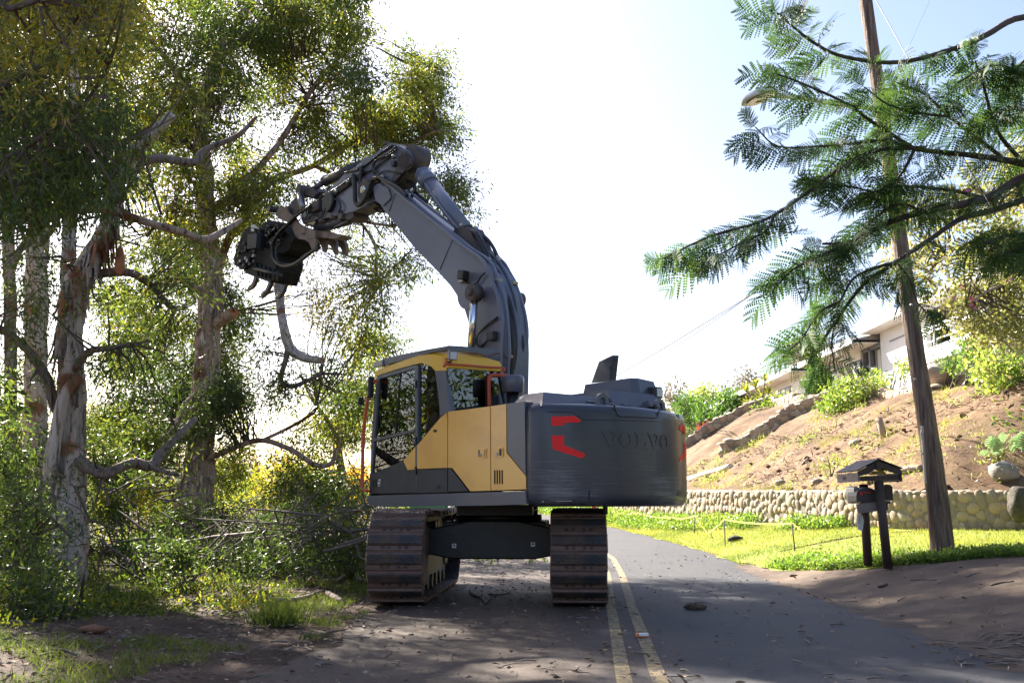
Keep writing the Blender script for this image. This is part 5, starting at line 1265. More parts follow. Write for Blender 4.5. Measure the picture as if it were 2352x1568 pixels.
for (x, y) in ((2117, 1042), (2100, 870), (2092, 700)):
    pp = at(x, y, 16.82)-Vector((pb.x, 17, pz)); tube('pole_bolt', [pp, pp+Vector((0, -.05, 0))], .02, M_['alu'], pole, 8)
# street lamp on its arm
M_['lampshell'] = mat('pale_lamp_shell', (.62,.60,.57), .45)
M_['lampglass'] = mat('amber_lamp_lens', (.60,.47,.28), .3, coat=.5)
la = at(*cT(1500, 1215), 17.3); lb = at(*cT(430, 1090), 15.6)
lm_ = thing('street_lamp', tuple(la), 'pale cobra head street lamp reaching out from the wooden pole', 'street lamp')
la0 = Vector(la); lbr = lb-la0
tube('lamp_arm', [Vector((.35, .2, .02)), lbr*.35+Vector((0, 0, -.03)), lbr*.75, lbr], .045, M_['lampshell'], lm_, 10, 4)
ld = at(*cT(100, 1150), 15.15)-la0; ax = (ld-lbr); Ln = ax.length; ax.normalize(); sd = ax.cross(Vector((0, .28, 1))).normalized(); upv = sd.cross(ax)
bm = bmesh.new(); rows = []
for t_, w_, h_ in ((-.05, .07, .07), (.08, .12, .10), (.25, .21, .13), (.55, .24, .13), (.85, .20, .10), (1.0, .07, .03)):
    c = lbr+ax*(t_*Ln*1.02); rows.append([bm.verts.new(c+sd*(w_*math.cos(a))+upv*(h_*max(math.sin(a), -.12)+.0)) for a in [2*math.pi*k/16 for k in range(16)]])
for i in range(len(rows)-1):
    for k in range(16): f = bm.faces.new((rows[i][k], rows[i][(k+1) % 16], rows[i+1][(k+1) % 16], rows[i+1][k])); f.smooth = True
bm.faces.new(rows[0]); bm.faces.new(rows[-1]); bm_obj('lamp_head', bm, M_['lampshell'], lm_)
bm = bmesh.new(); c = lbr+ax*(.52*Ln); n = 20
bm.faces.new([bm.verts.new(c+ax*(.40*Ln*math.cos(q))+sd*(.19*math.sin(q))-upv*.030) for q in [2*math.pi*k/n for k in range(n)]])
ex = bmesh.ops.extrude_face_region(bm, geom=bm.faces[:]); bmesh.ops.translate(bm, verts=[v for v in ex['geom'] if isinstance(v, bmesh.types.BMVert)], vec=-upv*.012); bm_obj('lamp_lens', bm, M_['lampglass'], lm_)
pc = lbr+ax*(.52*Ln)+upv*.08; tube('photocell', [pc, pc+Vector((0, 0, .09))], .035, M_['alu'], lm_, 12)
for s_ in (.33, .38): 
    box('lens_bar', lbr+ax*((s_+.35)*Ln)-upv*.037, (.012, .22, .006), M_['dark'], lm_, 0, Matrix((ax, sd, upv)).transposed())
# overhead wires
M_['wire'] = mat('cable', (.03,.03,.03), .6)
def wire(a, b, sag, r, label, n=24):
    P = [a.lerp(b, i/n)-Vector((0, 0, sag*4*(i/n)*(1-i/n))) for i in range(n+1)]
    o = tube('overhead_wire', P, [max(.003, r*(85 if r > .01 else 50)*a_.y/F) for a_ in P], M_['wire'], None, 5); tag(o, label, 'wire'); return o
ptw = at(2062, 470, 17.2)
wire(at(1405, 868, 92), at(2055, 470, 17.0), .1, .016, 'lower dark service wire running down the road from the wooden pole')
wire(at(1405, 880, 92), at(2060, 440, 17.0), .3, .012, 'thin second wire just under the dark service wire')
wire(at(2000, -20, 17.6), at(2290, 500, 9.5), .0, .014, 'thin wire slanting down right from the top of the wooden pole')
wire(at(2145, -20, 30), at(2020, 260, 17.3), .0, .006, 'very thin wire crossing the pale sky right of the wooden pole')
wire(at(1834, -10, 30), at(1240, 900, 120), .3, .004, 'faint hair thin wire across the open sky left of the pole')
wire(at(2352, 1330*.0+845, 12.0), at(2170, 560, 14.0), .0, .009, 'thin guy wire in front of the yellow leaved tree')

# ================================================================ mailbox stand
M_['dbrown'] = mat('dark_brown_stained_wood', (.040,.024,.020), .6, var=(.065,.04,.032), vscale=6, stretch=(1, 1, .3), bump=.3)
M_['gwood'] = mat('pale_grey_sunlit_wood', (.30,.25,.23), .8, var=(.22,.17,.15), vscale=8, stretch=(.3, 1, 2), bump=.3)  # pale plank tone, also carries the sunlit side of the left fascia
MY = 17.0
mb0 = at(*cM(800, 1400), MY-.35); mz = Hs(mb0.x, MY)
ms = thing('mailbox_shelter', (mb0.x-.1, MY, mz), 'dark wooden mailbox shelter with a small shingled gable roof on two posts', 'mailbox shelter')
mo = Vector((mb0.x-.1, MY, mz))
ML = lambda p, Y=MY-.35: at(*cM(*p), Y)-mo
fy = -.40; by = .55
def MP(p, y): return (lambda w: (w.x, w.z))(at(*cM(*p), MY+y)-mo)
tube('post', [ML((820, 1430), MY-.35)-Vector((0, 0, .1)), ML((710, 460), MY-.35)], .075, M_['dbrown'], ms, 12, wob=.05)
tube('post', [at(*cM(582, 1400), MY+.30)-mo-Vector((0, 0, .1)), at(*cM(548, 840), MY+.30)-mo, at(*cM(530, 500), MY+.3)-mo], .075, M_['dbrown'], ms, 12, wob=.05)
f0, f1 = MY+fy, MY+fy
pr = lambda nm, pts, y0, y1, m, bev=.006: prism(nm, [MP(p, y0) for p in pts], y0, y1, m, ms, bev)
pr('tie_beam', [(470, 405), (985, 378), (985, 440), (470, 462)], -.42, -.36, M_['dbrown'])
pr('barge_board', [(462, 352), (700, 222), (712, 250), (690, 300), (600, 375), (480, 400), (470, 380)], -.46, -.40, M_['dbrown'])
pr('barge_board', [(712, 222), (990, 328), (988, 378), (860, 352), (760, 290), (706, 250)], -.46, -.40, M_['dbrown'])
pr('king_post', [(682, 250), (755, 250), (750, 325), (690, 325)], -.50, -.45, M_['dbrown'])
pr('gable_panel', [(595, 385), (650, 340), (770, 335), (815, 382)], -.37, -.35, mat('yellowed_board', (.30,.22,.05), .8))
# roof slopes
pk = MP((708, 218), -.45); le = MP((458, 350), -.45); re = MP((992, 325), -.45)
for (e0, nm) in ((le, 'roof_slope'), (re, 'roof_slope')):
    v = [(pk[0], -.47, pk[1]+.02), (e0[0], -.47, e0[1]+.01), (e0[0], .62, e0[1]+.01), (pk[0], .62, pk[1]+.02)]
    bm = bmesh.new(); bm.faces.new([bm.verts.new(p) for p in v]); bmesh.ops.solidify(bm, geom=bm.faces[:], thickness=.035); sl_ = bm_obj(nm, bm, mat('weathered_dark_shingle', (.04,.04,.05), .8, var=(.09,.09,.10), vscale=12), ms)
    for k in range(4):
        f_ = (k+.5)/4; box('shingle_course', (pk[0]+(e0[0]-pk[0])*f_, .07, pk[1]+(e0[1]-pk[1])*f_+.03), (.13, 1.08, .012), M_['dbrown'], sl_, .003, Matrix.Rotation(math.atan2(-(e0[1]-pk[1]), (e0[0]-pk[0])), 3, 'Y'))
zl0, zl1 = MP((465, 465), -.43)[1], MP((465, 360), -.43)[1]
for x_ in (le[0]+.02, re[0]-.02): box('eave_fascia', (x_, .08, (zl0+zl1)/2), (.035, 1.06, zl1-zl0), M_['gwood'] if x_ < pk[0] else M_['dbrown'], ms, .005)  # left fascia coloured pale for its sunlit side, right one left dark
for k_ in range(3): box('carved_mark', (le[0]-.002, .15+.07*k_, (zl0+zl1)/2), (.006, .022, .06), M_['dbrown'], ms)
box('rear_tie_beam', ((le[0]+re[0])/2, .55, (zl0+zl1)/2-.01), (re[0]-le[0]-.05, .05, .07), M_['dbrown'], ms)
sx = (MP((450, 780), -.1)[0]+MP((820, 780), -.1)[0])/2
sh = pr('shelf_fascia', [(448, 735), (695, 705), (700, 820), (470, 845)], -.22, -.18, M_['gwood'])
box('shelf', (sx+.02, .1, MP((500, 715), -.1)[1]), (.50, .62, .04), M_['dbrown'], ms); pr('shelf_fascia', [(700, 700), (822, 700), (822, 805), (705, 815)], -.20, -.16, M_['dbrown'])
pl_ = pr('name_plaque', [(455, 850), (520, 875), (535, 935), (518, 1058), (470, 1040), (452, 960)], .16, .175, mat('white_plaque', (.75,.75,.78), .5), .003)
for k_, yy in enumerate((885, 915, 945)): pr('plaque_mark', [(484, yy), (490, yy), (490, yy+16), (484, yy+16)], .152, .158, M_['dark'], 0)
# mailboxes: rounded-top boxes
def mailbox(x0, x1, ztop, zbot, y0, y1, label, m, flag=None):
    w = abs(x1-x0)/2; cx = (x0+x1)/2; h = ztop-zbot; poly = [(cx-w, zbot), (cx-w, ztop-w*.8)]+[(cx-w*math.cos(a), ztop-w*.8+w*.8*math.sin(a)) for a in [math.pi*k/8 for k in range(1, 8)]]+[(cx+w, ztop-w*.8), (cx+w, zbot)]
    t = thing('mailbox', tuple(mo), label, 'mailbox', 0, 'mailboxes on the shelter shelf')
    prism('box_body', poly, y0, y1, m, t, .005); prism('box_door', [(px_*1.0+(px_-cx)*.04, pz_) for px_, pz_ in poly], y0-.012, y0-.001, m, t, .003)
    if flag: box('flag', (cx-.01, y0-.02, (ztop+zbot)/2+.03), (.13, .008, .014), M_['red'], t); box('flag_tip', (cx-.10, y0-.02, (ztop+zbot)/2+.01), (.03, .008, .05), M_['red'], t)
    return t
M_['mbox'] = mat('black_metal_box', (.035,.032,.035), .5, var=(.06,.05,.05), vscale=5); M_['mboxg'] = mat('galvanised_box', (.35,.36,.40), .35, metal=.6)
zb_ = MP((550, 712), -.1)[1]; zt2 = MP((550, 535), -.1)[1]
xa_, xb_ = MP((440, 600), -.15)[0], MP((690, 600), -.15)[0]
mailbox(xa_, xb_, zt2, zb_+.015, -.17, .30, 'black mailbox with a red flag at the middle of the wooden shelter', M_['mbox'], True)
mailbox(MP((372, 600), .2)[0], MP((428, 600), .2)[0], zt2+.02, zb_+.02, .02, .40, 'narrow galvanised mailbox at the left end of the wooden shelter', M_['mboxg'])
mailbox(MP((765, 600), -.1)[0], MP((865, 600), -.1)[0], zt2+.05, zb_+.03, -.14, .30, 'dark brown mailbox at the right of the front shelter post', M_['dbrown'])

# ================================================================ barrier tape on stakes across the lawn
M_['tape'] = mat('yellow_barrier_tape', (.85,.76,.30), .5, trans=(.6, (1.1, 1.1, .9)))
M_['stake'] = mat('thin_iron_stake', (.05,.045,.04), .7)
stk = [((1822, 1205), (1827, 1267), 'rightmost'), ((1666, 1195), (1666, 1256), 'second from the right'), ((1597, 1186), (1595, 1228), 'third from the right'), ((1543, 1189), (1543, 1216), 'fourth from the right'), ((1468, 1179), (1468, 1199), 'fifth from the right'), ((1405, 1174), (1405, 1193), 'leftmost')]
tops = []
for tpx, bpx, w_ in stk:
    b = ground_hit(*bpx); hgt = (bpx[1]-tpx[1])/F*b.y; top = Vector((b.x+(tpx[0]-bpx[0])/F*b.y, b.y, b.z+hgt))
    o = tube('stake', [(0, 0, -.1), tuple(top-b)], .014 if b.y < 30 else .018, M_['stake'], None, 6); o.location = b; tag(o, 'thin dark iron stake on the lawn, '+w_+' under the yellow tape', 'stake', 'stakes holding the barrier tape'); tops.append(top)
def ribbon(P, w, sag=0, tw=0, n=16):
    v = []; f = []; 
    Q = []
    for a, b in zip(P[:-1], P[1:]):
        for i in range(n): t = i/n; Q.append(a.lerp(b, t)-Vector((0, 0, sag*4*t*(1-t))))
    Q.append(P[-1])
    for i, p in enumerate(Q):
        an = tw*math.sin(i*.9)+.2; v += [tuple(p+Vector((0, math.sin(an)*w/2, math.cos(an)*w/2))), tuple(p-Vector((0, math.sin(an)*w/2, math.cos(an)*w/2)))]
        if i: k = 2*i; f.append((k-2, k-1, k+1, k))
    return v, f
v, f = ribbon([tops[0], tops[1]], .045, .05, .5); tg = thing('barrier_tape', (0, 0, 0), 'bright yellow barrier tape sagging between stakes over the sunlit lawn', 'barrier tape')
mesh_obj('tape_run', v, f, M_['tape'], tg)
low = ground_hit(1640, 1222); v, f = ribbon([tops[1], tops[1]*.45+tops[2]*.55-Vector((0, 0, .42)), tops[2]], .05, .02, 1.2); mesh_obj('tape_run', v, f, M_['tape'], tg)
v, f = ribbon(tops[2:], .05, .06, .6); mesh_obj('tape_run', v, f, M_['tape'], tg)
e_ = tops[0]; v, f = ribbon([e_, e_+Vector((.16, -.05, -.13)), e_+Vector((.26, -.1, -.25))], .07, 0, 1.); mesh_obj('tape_tail', v, f, M_['tape'], tg)
p = ground_hit(1690, 1243); rock('stone_lump', 'small dark stone lump lying on the sunlit lawn by the tape', (p.x, p.y, p.z+.05), (.38, .24, .2), M_['mossstone'], seed=5)
p = ground_hit(*cH(2225, 1345), f=hill, y0=20, y1=60); rock('boulder', 'smooth round grey boulder on the slope above the right end of the wall', (p.x, p.y, p.z+.12), (.62, .5, .5), M_['rock'], seed=1)
for i, (x, y, s, w_) in enumerate(((800, 1395, .38, 'brown clod shaped rock just above the middle of the cobble wall'), (1280, 1140, .45, 'grey angular rock on the bare slope above the mailbox shelter'), (1035, 1385, .35, 'small grey rock above the wall left of the mailbox shelter'), (1010, 1300*0+1378, .28, None))):
    if w_ is None: continue
    p = ground_hit(*cH(x, y), f=hill, y0=20, y1=70); rock('rock', w_, (p.x, p.y, p.z+.04), (s, s*.8, s*.65), M_['rock'], seed=20+i)
def log(nm, label, p0, p1, r, m, f=hill, lift=.06):
    a, b = ground_hit(*p0, f=f, y0=19, y1=70), ground_hit(*p1, f=f, y0=19, y1=70); a.z += lift; b.z += lift
    mid = (a+b)/2; mid.z = f(mid.x, mid.y)+lift; o = tube(nm, [a, mid, b], r, m, None, 8, 3, wob=.12); tag(o, label, 'log' if r > .04 else 'branch'); return o
M_['palewood'] = mat('pale_barkless_wood', (.42,.34,.27), .8, var=(.30,.22,.17), vscale=5, bump=.4)
log('fallen_log', 'pale fallen log on the slope between the mailbox roof and the pole', cH(1570, 1335), cH(1700, 1310), .085, M_['palewood'])
log('fallen_branch', 'dark short branch lying on the bare slope left of the mailbox roof', cH(935, 1282), cH(978, 1240), .03, M_['dbrown'])
p = ground_hit(*cH(1465, 1080), f=hill, y0=20, y1=70); q_ = at(*cH(1425, 965), p.y)
o = tube('wooden_post', [p-Vector((0, 0, .2)), q_], .10, M_['palewood'], None, 10, wob=.08); tag(o, 'short leaning wooden post standing alone on the slope below the round bush', 'post')
# road marker block on the centre line, small cone, drain
p = ground_hit(1475, 1466); t = thing('road_marker', (p.x, p.y, .012), 'white and orange raised marker block between the yellow centre lines', 'road marker', R(3))
box('marker_body', (0, 0, .02), (.13, .09, .035), mat('marker_orange', (.62,.16,.05), .5), t, .01); box('reflector_face', (.01, -.03, .03), (.10, .035, .028), M_['white'], t, .005)
# ================================================================ vegetation
def bark(name, c1_, c2_, c3, sc=5):
    m = bpy.data.materials.new(name); m.use_nodes = True; N = m.node_tree.nodes; L = m.node_tree.links; b = N['Principled BSDF']; b.inputs['Roughness'].default_value = .85; b.inputs['Specular IOR Level'].default_value = .2
    tc = N.new('ShaderNodeTexCoord'); mp = N.new('ShaderNodeMapping'); mp.inputs['Scale'].default_value = (1.6, 1.6, .20); L.new(tc.outputs['Object'], mp.inputs[0])
    n = N.new('ShaderNodeTexNoise'); n.inputs['Scale'].default_value = sc; n.inputs['Detail'].default_value = 10; n.inputs['Roughness'].default_value = .7; n.inputs['Distortion'].default_value = .6; L.new(mp.outputs[0], n.inputs[0])
    r = N.new('ShaderNodeValToRGB'); cr = r.color_ramp; cr.elements[0].position = .36; cr.elements[0].color = (*c3, 1); cr.elements[1].position = .46; cr.elements[1].color = (*c1_, 1)
    e = cr.elements.new(.56); e.color = (*[v*1.25 for v in c1_], 1); e = cr.elements.new(.66); e.color = (*c2_, 1); L.new(n.outputs[0], r.inputs[0])
    n2 = N.new('ShaderNodeTexNoise'); n2.inputs['Scale'].default_value = 1.1; n2.inputs['Detail'].default_value = 5; L.new(tc.outputs['Object'], n2.inputs[0])
    r2 = N.new('ShaderNodeValToRGB'); r2.color_ramp.elements[0].position = .55; r2.color_ramp.elements[1].position = .60; L.new(n2.outputs[0], r2.inputs[0])
    mx = N.new('ShaderNodeMix'); mx.data_type = 'RGBA'; L.new(r2.outputs[0], mx.inputs[0]); L.new(r.outputs[0], mx.inputs[6]); mx.inputs[7].default_value = (*c2_, 1)
    L.new(mx.outputs[2], b.inputs['Base Color'])
    bp = N.new('ShaderNodeBump'); bp.inputs['Strength'].default_value = 1; bp.inputs['Distance'].default_value = .12; L.new(n.outputs[0], bp.inputs['Height']); L.new(bp.outputs[0], b.inputs['Normal'])
    return m
M_['bark'] = bark('peeling_paper_bark', (.56,.48,.42), (.32,.16,.09), (.07,.05,.043), 6)
M_['bark2'] = bark('red_brown_peeling_bark', (.40,.30,.235), (.20,.085,.05), (.055,.034,.028), 5)
M_['shadelimb'] = bark('shaded_grey_brown_bark', (.25,.20,.17), (.22,.12,.075), (.05,.038,.032), 7)  # darker copy of the pale bark, shade on the limbs put into colour
M_['cutwood'] = mat('fresh_cut_wood', (.50,.22,.10), .8, var=(.38,.15,.07), vscale=14)
M_['twig'] = mat('grey_brown_twig', (.14,.10,.08), .85)
M_['darkbark'] = mat('dark_branch_bark', (.055,.040,.036), .8, var=(.10,.075,.065), vscale=9, bump=.5, bscale=30)
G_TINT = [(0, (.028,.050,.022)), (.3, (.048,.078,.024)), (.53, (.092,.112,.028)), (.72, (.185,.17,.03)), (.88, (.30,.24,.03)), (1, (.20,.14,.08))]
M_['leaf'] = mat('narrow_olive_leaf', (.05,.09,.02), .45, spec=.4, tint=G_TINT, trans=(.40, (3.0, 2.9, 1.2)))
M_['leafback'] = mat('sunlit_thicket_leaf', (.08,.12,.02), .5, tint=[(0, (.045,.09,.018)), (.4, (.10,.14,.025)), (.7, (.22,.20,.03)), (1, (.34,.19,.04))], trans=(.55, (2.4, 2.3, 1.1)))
M_['leafyel'] = mat('yellow_green_round_leaf', (.15,.14,.04), .45, tint=[(0, (.07,.10,.035)), (.4, (.15,.175,.06)), (.75, (.25,.245,.09)), (1, (.36,.30,.19))], trans=(.42, (1.8, 1.8, 1.2)))
M_['leafbush'] = mat('fresh_green_shrub_leaf', (.07,.13,.03), .45, tint=[(0, (.03,.075,.02)), (.5, (.09,.16,.03)), (.8, (.17,.22,.05)), (1, (.28,.30,.12))], trans=(.45, (2.2, 2.2, 1.2)))
M_['grassb'] = mat('grass_blade', (.10,.15,.03), .6, spec=.2, tint=[(0, (.045,.075,.024)), (.4, (.085,.115,.03)), (.7, (.17,.19,.05)), (.85, (.22,.22,.07)), (1, (.30,.25,.13))], trans=(.45, (2.2, 2.1, 1.1)))
M_['frond'] = mat('feathery_frond_green', (.035,.085,.025), .6, spec=.25, tint=[(0, (.028,.062,.024)), (.5, (.050,.092,.028)), (1, (.10,.15,.04))], trans=(.34, (1.8, 1.9, 1.3)))
M_['croton'] = mat('croton_leaf', (.4,.06,.04), .4, tint=[(0, (.26,.03,.06)), (.35, (.36,.08,.06)), (.6, (.38,.17,.06)), (.85, (.34,.26,.08)), (1, (.10,.16,.05))], trans=(.3, (1.2, 1.1, 1.0)))
M_['flower'] = mat('pale_blossom', (.70,.62,.68), .6, trans=(.4, (1.2, 1.1, 1.1)))
M_['litter'] = mat('fallen_dry_leaf', (.16,.10,.06), .8, tint=[(0, (.10,.06,.035)), (.6, (.22,.14,.09)), (1, (.36,.27,.19))])

def px2w(px, py, Y):
    """vectorised unprojection at depth Y"""
    v = (784-py)/F; dx = (px-1176)/F; dy = cP-v*sP; dz = sP+v*cP; s = Y/dy
    return np.stack([dx*s, Y*np.ones_like(s), CAMZ+dz*s], 1)
def crown_pts(poly, dens, Y0, Y1, gaps=(), nscale=.75, thr=.40, seed=1, r=rng, zmin=.2, ymin=-9999, ymax=9999, clus=None):
    """points spread through a volume seen as poly between two depths; gathered into boughs of radius clus metres"""
    xs_ = [p[0] for p in poly]; ys_ = [p[1] for p in poly]; A = (max(xs_)-min(xs_))*(max(ys_)-min(ys_))
    if clus is None: clus = .75 if (Y1-Y0 > 3.5 and Y0 > 14) else 0
    q = 16 if clus else 1; n = int(A*dens/1000/q); x = r.uniform(min(xs_), max(xs_), n); y = r.uniform(min(ys_), max(ys_), n)
    k = in_poly(x, y, poly) & (y > ymin) & (y < ymax)
    for gx, gy, ga, gb in gaps:
        k &= ((x-gx)/(ga*1.05))**2+((y-gy)/(gb*1.05))**2 > 1+.3*np.sin(x*.13)+.25*np.sin(y*.17)
    x, y = x[k], y[k]; Y = r.uniform(Y0, Y1, len(x)); P = px2w(x, y, Y)
    m = (vnoise(P, nscale, seed)*.65+vnoise(P, nscale*2.3, seed+1)*.35) > thr
    P = P[m]
    if clus:
        n = len(P); cr = clus*r.uniform(.55, 1.2, n); off = r.normal(size=(n, q, 3)); off = unit(off)*(r.random((n, q, 1))**.45)
        off = off*cr[:, None, None]*np.array([1, 1, .55]); off[..., 2] -= .25*np.hypot(off[..., 0], off[..., 1])
        P = (P[:, None, :]+off).reshape(-1, 3)
        if gaps:
            d = P[:, 1]*cP+(P[:, 2]-CAMZ)*sP; sx = 1176+F*P[:, 0]/d; sy = 784-F*((P[:, 2]-CAMZ)*cP-P[:, 1]*sP)/d; k = np.ones(len(P), bool)
            for gx, gy, ga, gb in gaps: k &= ((sx-gx)/ga)**2+((sy-gy)/gb)**2 > .62+.3*np.sin(sx*.21+sy*.1)
            P = P[k]
    return P[P[:, 2] > zmin]
def leaves_at(C, n, spread, L, Wd, droop=.6, tint=(.4, .2), r=rng, flat=1.0, up=0):
    N = len(C); c = np.repeat(C, n, 0); off = r.normal(size=(N*n, 3))*np.array([spread, spread, spread*flat])
    # leaves sit along short sprays: cluster into 4 spray directions per clump
    sp = unit(r.normal(size=(N, 4, 3))+np.array([0, 0, -droop*.5])); j = r.integers(0, 4, N*n); t = r.uniform(.1, 1.5, N*n)
    base = c + sp[np.repeat(np.arange(N), n), j]*t[:, None]*spread*1.3 + off*.38
    d = unit(sp[np.repeat(np.arange(N), n), j]*.8 + r.normal(size=(N*n, 3))*.7 + np.array([0, 0, -droop+up]))
    V = leaf_quads(base, d, L*r.uniform(.4, 1.4, N*n), Wd*r.uniform(.55, 1.3, N*n), r)
    tb = tint[0]+tint[1]*1.25*(vnoise(C, .45, 31)*2-1)+r.normal(size=N)*.06
    tt = np.clip(np.repeat(tb, n)+r.normal(size=N*n)*.14, 0, 1)
    return V, tt
def twig_tris(C, anchors, frac=.5, w=.015, r=rng):
    """thin 2-sided twigs from clump centres towards the nearest limb point"""
    if len(anchors) == 0: return np.zeros((0, 4, 3))
    k = r.random(len(C)) < frac; P = C[k]; A = np.asarray(anchors)
    d2 = ((P[:, None, :]-A[None])**2).sum(-1); j = d2.argmin(1); T = A[j]
    v = T-P; ln = np.linalg.norm(v, axis=1, keepdims=True); v = v/np.maximum(ln, 1e-6)*np.minimum(ln, 1.8)
    out = []
    mid = P+v*.5+r.normal(size=P.shape)*.10; end = P+v
    for a, b, wa, wb in ((P, mid, .5, .9), (mid, end, .9, 1.5)):
        for ax in (np.array([1, 0, .3]), np.array([0, 1, .3])):
            s = unit(np.cross(b-a, ax))*w; out.append(np.stack([a-s*wa, a+s*wa, b+s*wb, b-s*wb], 1))
    return np.concatenate(out)
def limb_pts(pts): # [(px,py,Y,rpx)]
    P = [at(p[0], p[1], p[2]) for p in pts]; rr = [p[3]*p[2]/F for p in pts]; return P, rr
class Tree:
    def __init__(s, nm, base, label, cat='tree', group=None, bark='bark'):
        s.o = thing(nm, (0, 0, 0), label, cat, 0, group); s.anch = []; s.bark = M_[bark]; s.V = []; s.T = []; s.tw = []
        s.o.location = base; s.b = Vector(base)
    def limb(s, pts, nm='branch', wob=.2, seg=12, m=None, n=6):
        P, rr = limb_pts(pts); P = catmull(P, n); s.anch += [tuple(p) for p in P]
        rad = np.interp(np.linspace(0, len(rr)-1, len(P)), range(len(rr)), rr).tolist()
        return tube(nm, [p-s.b for p in P], rad, m or (M_['shadelimb'] if nm == 'branch' and s.bark is M_['bark'] else s.bark), s.o, seg, wob=wob, ws=2.4)
    def crown(s, poly, dens, Y0, Y1, n=40, spread=.3, L=.13, Wd=.024, droop=.6, tint=(.4, .2), twig=.4, **kw):
        C = crown_pts(poly, dens, Y0, Y1, **kw)
        if not len(C): return
        V, t = leaves_at(C, n, spread, L, Wd, droop, tint); s.V.append(V); s.T.append(t); s.tw.append(twig_tris(C, s.anch, twig))
    def finish(s, m='leaf', nm='crown'):
        if s.V: print(s.o.name, nm, 2*sum(len(v) for v in s.V))
        if s.V: quads_obj(nm, np.concatenate(s.V)-np.array(s.b), M_[m], s.o, np.concatenate(s.T))
        tw = [t for t in s.tw if len(t)]
        if tw: quads_obj('twigs', np.concatenate(tw)-np.array(s.b), M_['twig'], s.o)['kind'] = 'stuff'
def gbase(px, Y, dy=0): w = at(px, 1155, Y); return (w.x, Y, Hs(w.x, Y))

# --- tree A : big pale peeling trunk, forked
tA = Tree('paperbark_tree', gbase(157, 16), 'thick pale peeling paperbark tree forking into a broken upper limb', bark='bark')
gA = tA.b.z; py_base = proj(tA.b)[1]
tA.limb([(150, py_base+8, 16, 52), (156, 1300, 16, 44), (158, 1180, 16, 38), (162, 1037, 16, 33), (165, 902, 16, 31), (160, 773, 16, 31), (167, 690, 16, 31), (185, 640, 15.9, 30), (214, 589, 15.8, 26), (243, 535, 15.6, 22), (259, 490, 15.5, 20), (262, 430, 15.3, 19), (294, 370, 15.1, 18), (357, 302, 14.9, 15), (396, 262, 14.8, 11)], 'trunk', .26, 24, n=9)
tA.limb([(163, 720, 16.1, 20), (157, 650, 16.2, 19), (158, 590, 16.3, 17), (160, 500, 16.4, 16), (165, 380, 16.6, 14), (168, 200, 16.8, 12), (172, 0, 17, 9), (180, -150, 17, 6)], 'limb')
tA.limb([(112, 1110, 15.7, 13), (118, 1060, 15.6, 15), (130, 989, 15.6, 14), (146, 913, 15.6, 13), (178, 865, 15.8, 12)], 'limb')
tA.limb([(180, 640, 15.9, 12), (238, 627, 15.8, 11), (302, 627, 16, 9), (351, 659, 16.2, 8), (400, 708, 16.5, 7), (448, 692, 17, 5)])
tA.limb([(180, 1060, 15.9, 17), (215, 1078, 15.8, 14), (243, 1086, 15.8, 13), (302, 1064, 16, 12), (346, 1070, 16.3, 12), (373, 1037, 16.6, 11), (448, 962, 17.5, 7)])
tA.limb([(340, 1070, 16.2, 8), (375, 1082, 16.3, 6), (410, 1091, 16.5, 4)])
tA.limb([(140, 960, 16, 13), (124, 930, 15.9, 12), (108, 870, 15.8, 12), (54, 794, 15.6, 10), (0, 756, 15.4, 8), (-60, 740, 15, 7)])
tA.limb([(165, 860, 15.9, 9), (200, 810, 15.7, 8), (250, 800, 15.5, 6), (300, 790, 15.5, 4)])
tA.limb([(262, 440, 15.3, 13), (300, 385, 15.4, 12), (336, 368, 15.5, 12), (378, 365, 15.6, 10), (445, 372, 15.8, 9), (470, 345, 15.9, 8), (546, 311, 16, 6), (588, 269, 16.2, 4)])
rock('bark_flap', None, tuple(at(275, 600, 15.6)-tA.b), (.16, .1, .5), M_['cutwood'], seed=2, parent=tA.o); rock('bark_flap', None, tuple(at(142, 700, 15.7)-tA.b), (.12, .1, .5), M_['cutwood'], seed=4, parent=tA.o)
tA.crown([(200, 780), (330, 770), (420, 830), (400, 900), (300, 900), (230, 860)], 3, 15, 17, tint=(.25, .15), L=.12)
tA.crown([(200, 600), (430, 600), (470, 700), (380, 760), (240, 720)], 1.6, 15.5, 17.5, tint=(.3, .2))
tA.crown([(40, 560), (140, 560), (130, 760), (60, 900), (20, 800)], 1.6, 14.6, 16, tint=(.3, .15), L=.12, Wd=.026)
tA.crown([(330, 560), (480, 560), (470, 740), (360, 740)], 1.5, 15, 17, tint=(.35, .15), L=.12, Wd=.026)
tA.crown([(120, 1010), (190, 960), (200, 1200), (120, 1250)], .5, 14.8, 15.3, tint=(.35, .15), L=.12, Wd=.026)
tA.crown([(220, 1000), (420, 980), (420, 1100), (240, 1120)], 1.2, 15.5, 17, tint=(.4, .2), L=.12, Wd=.026)
tA.finish()
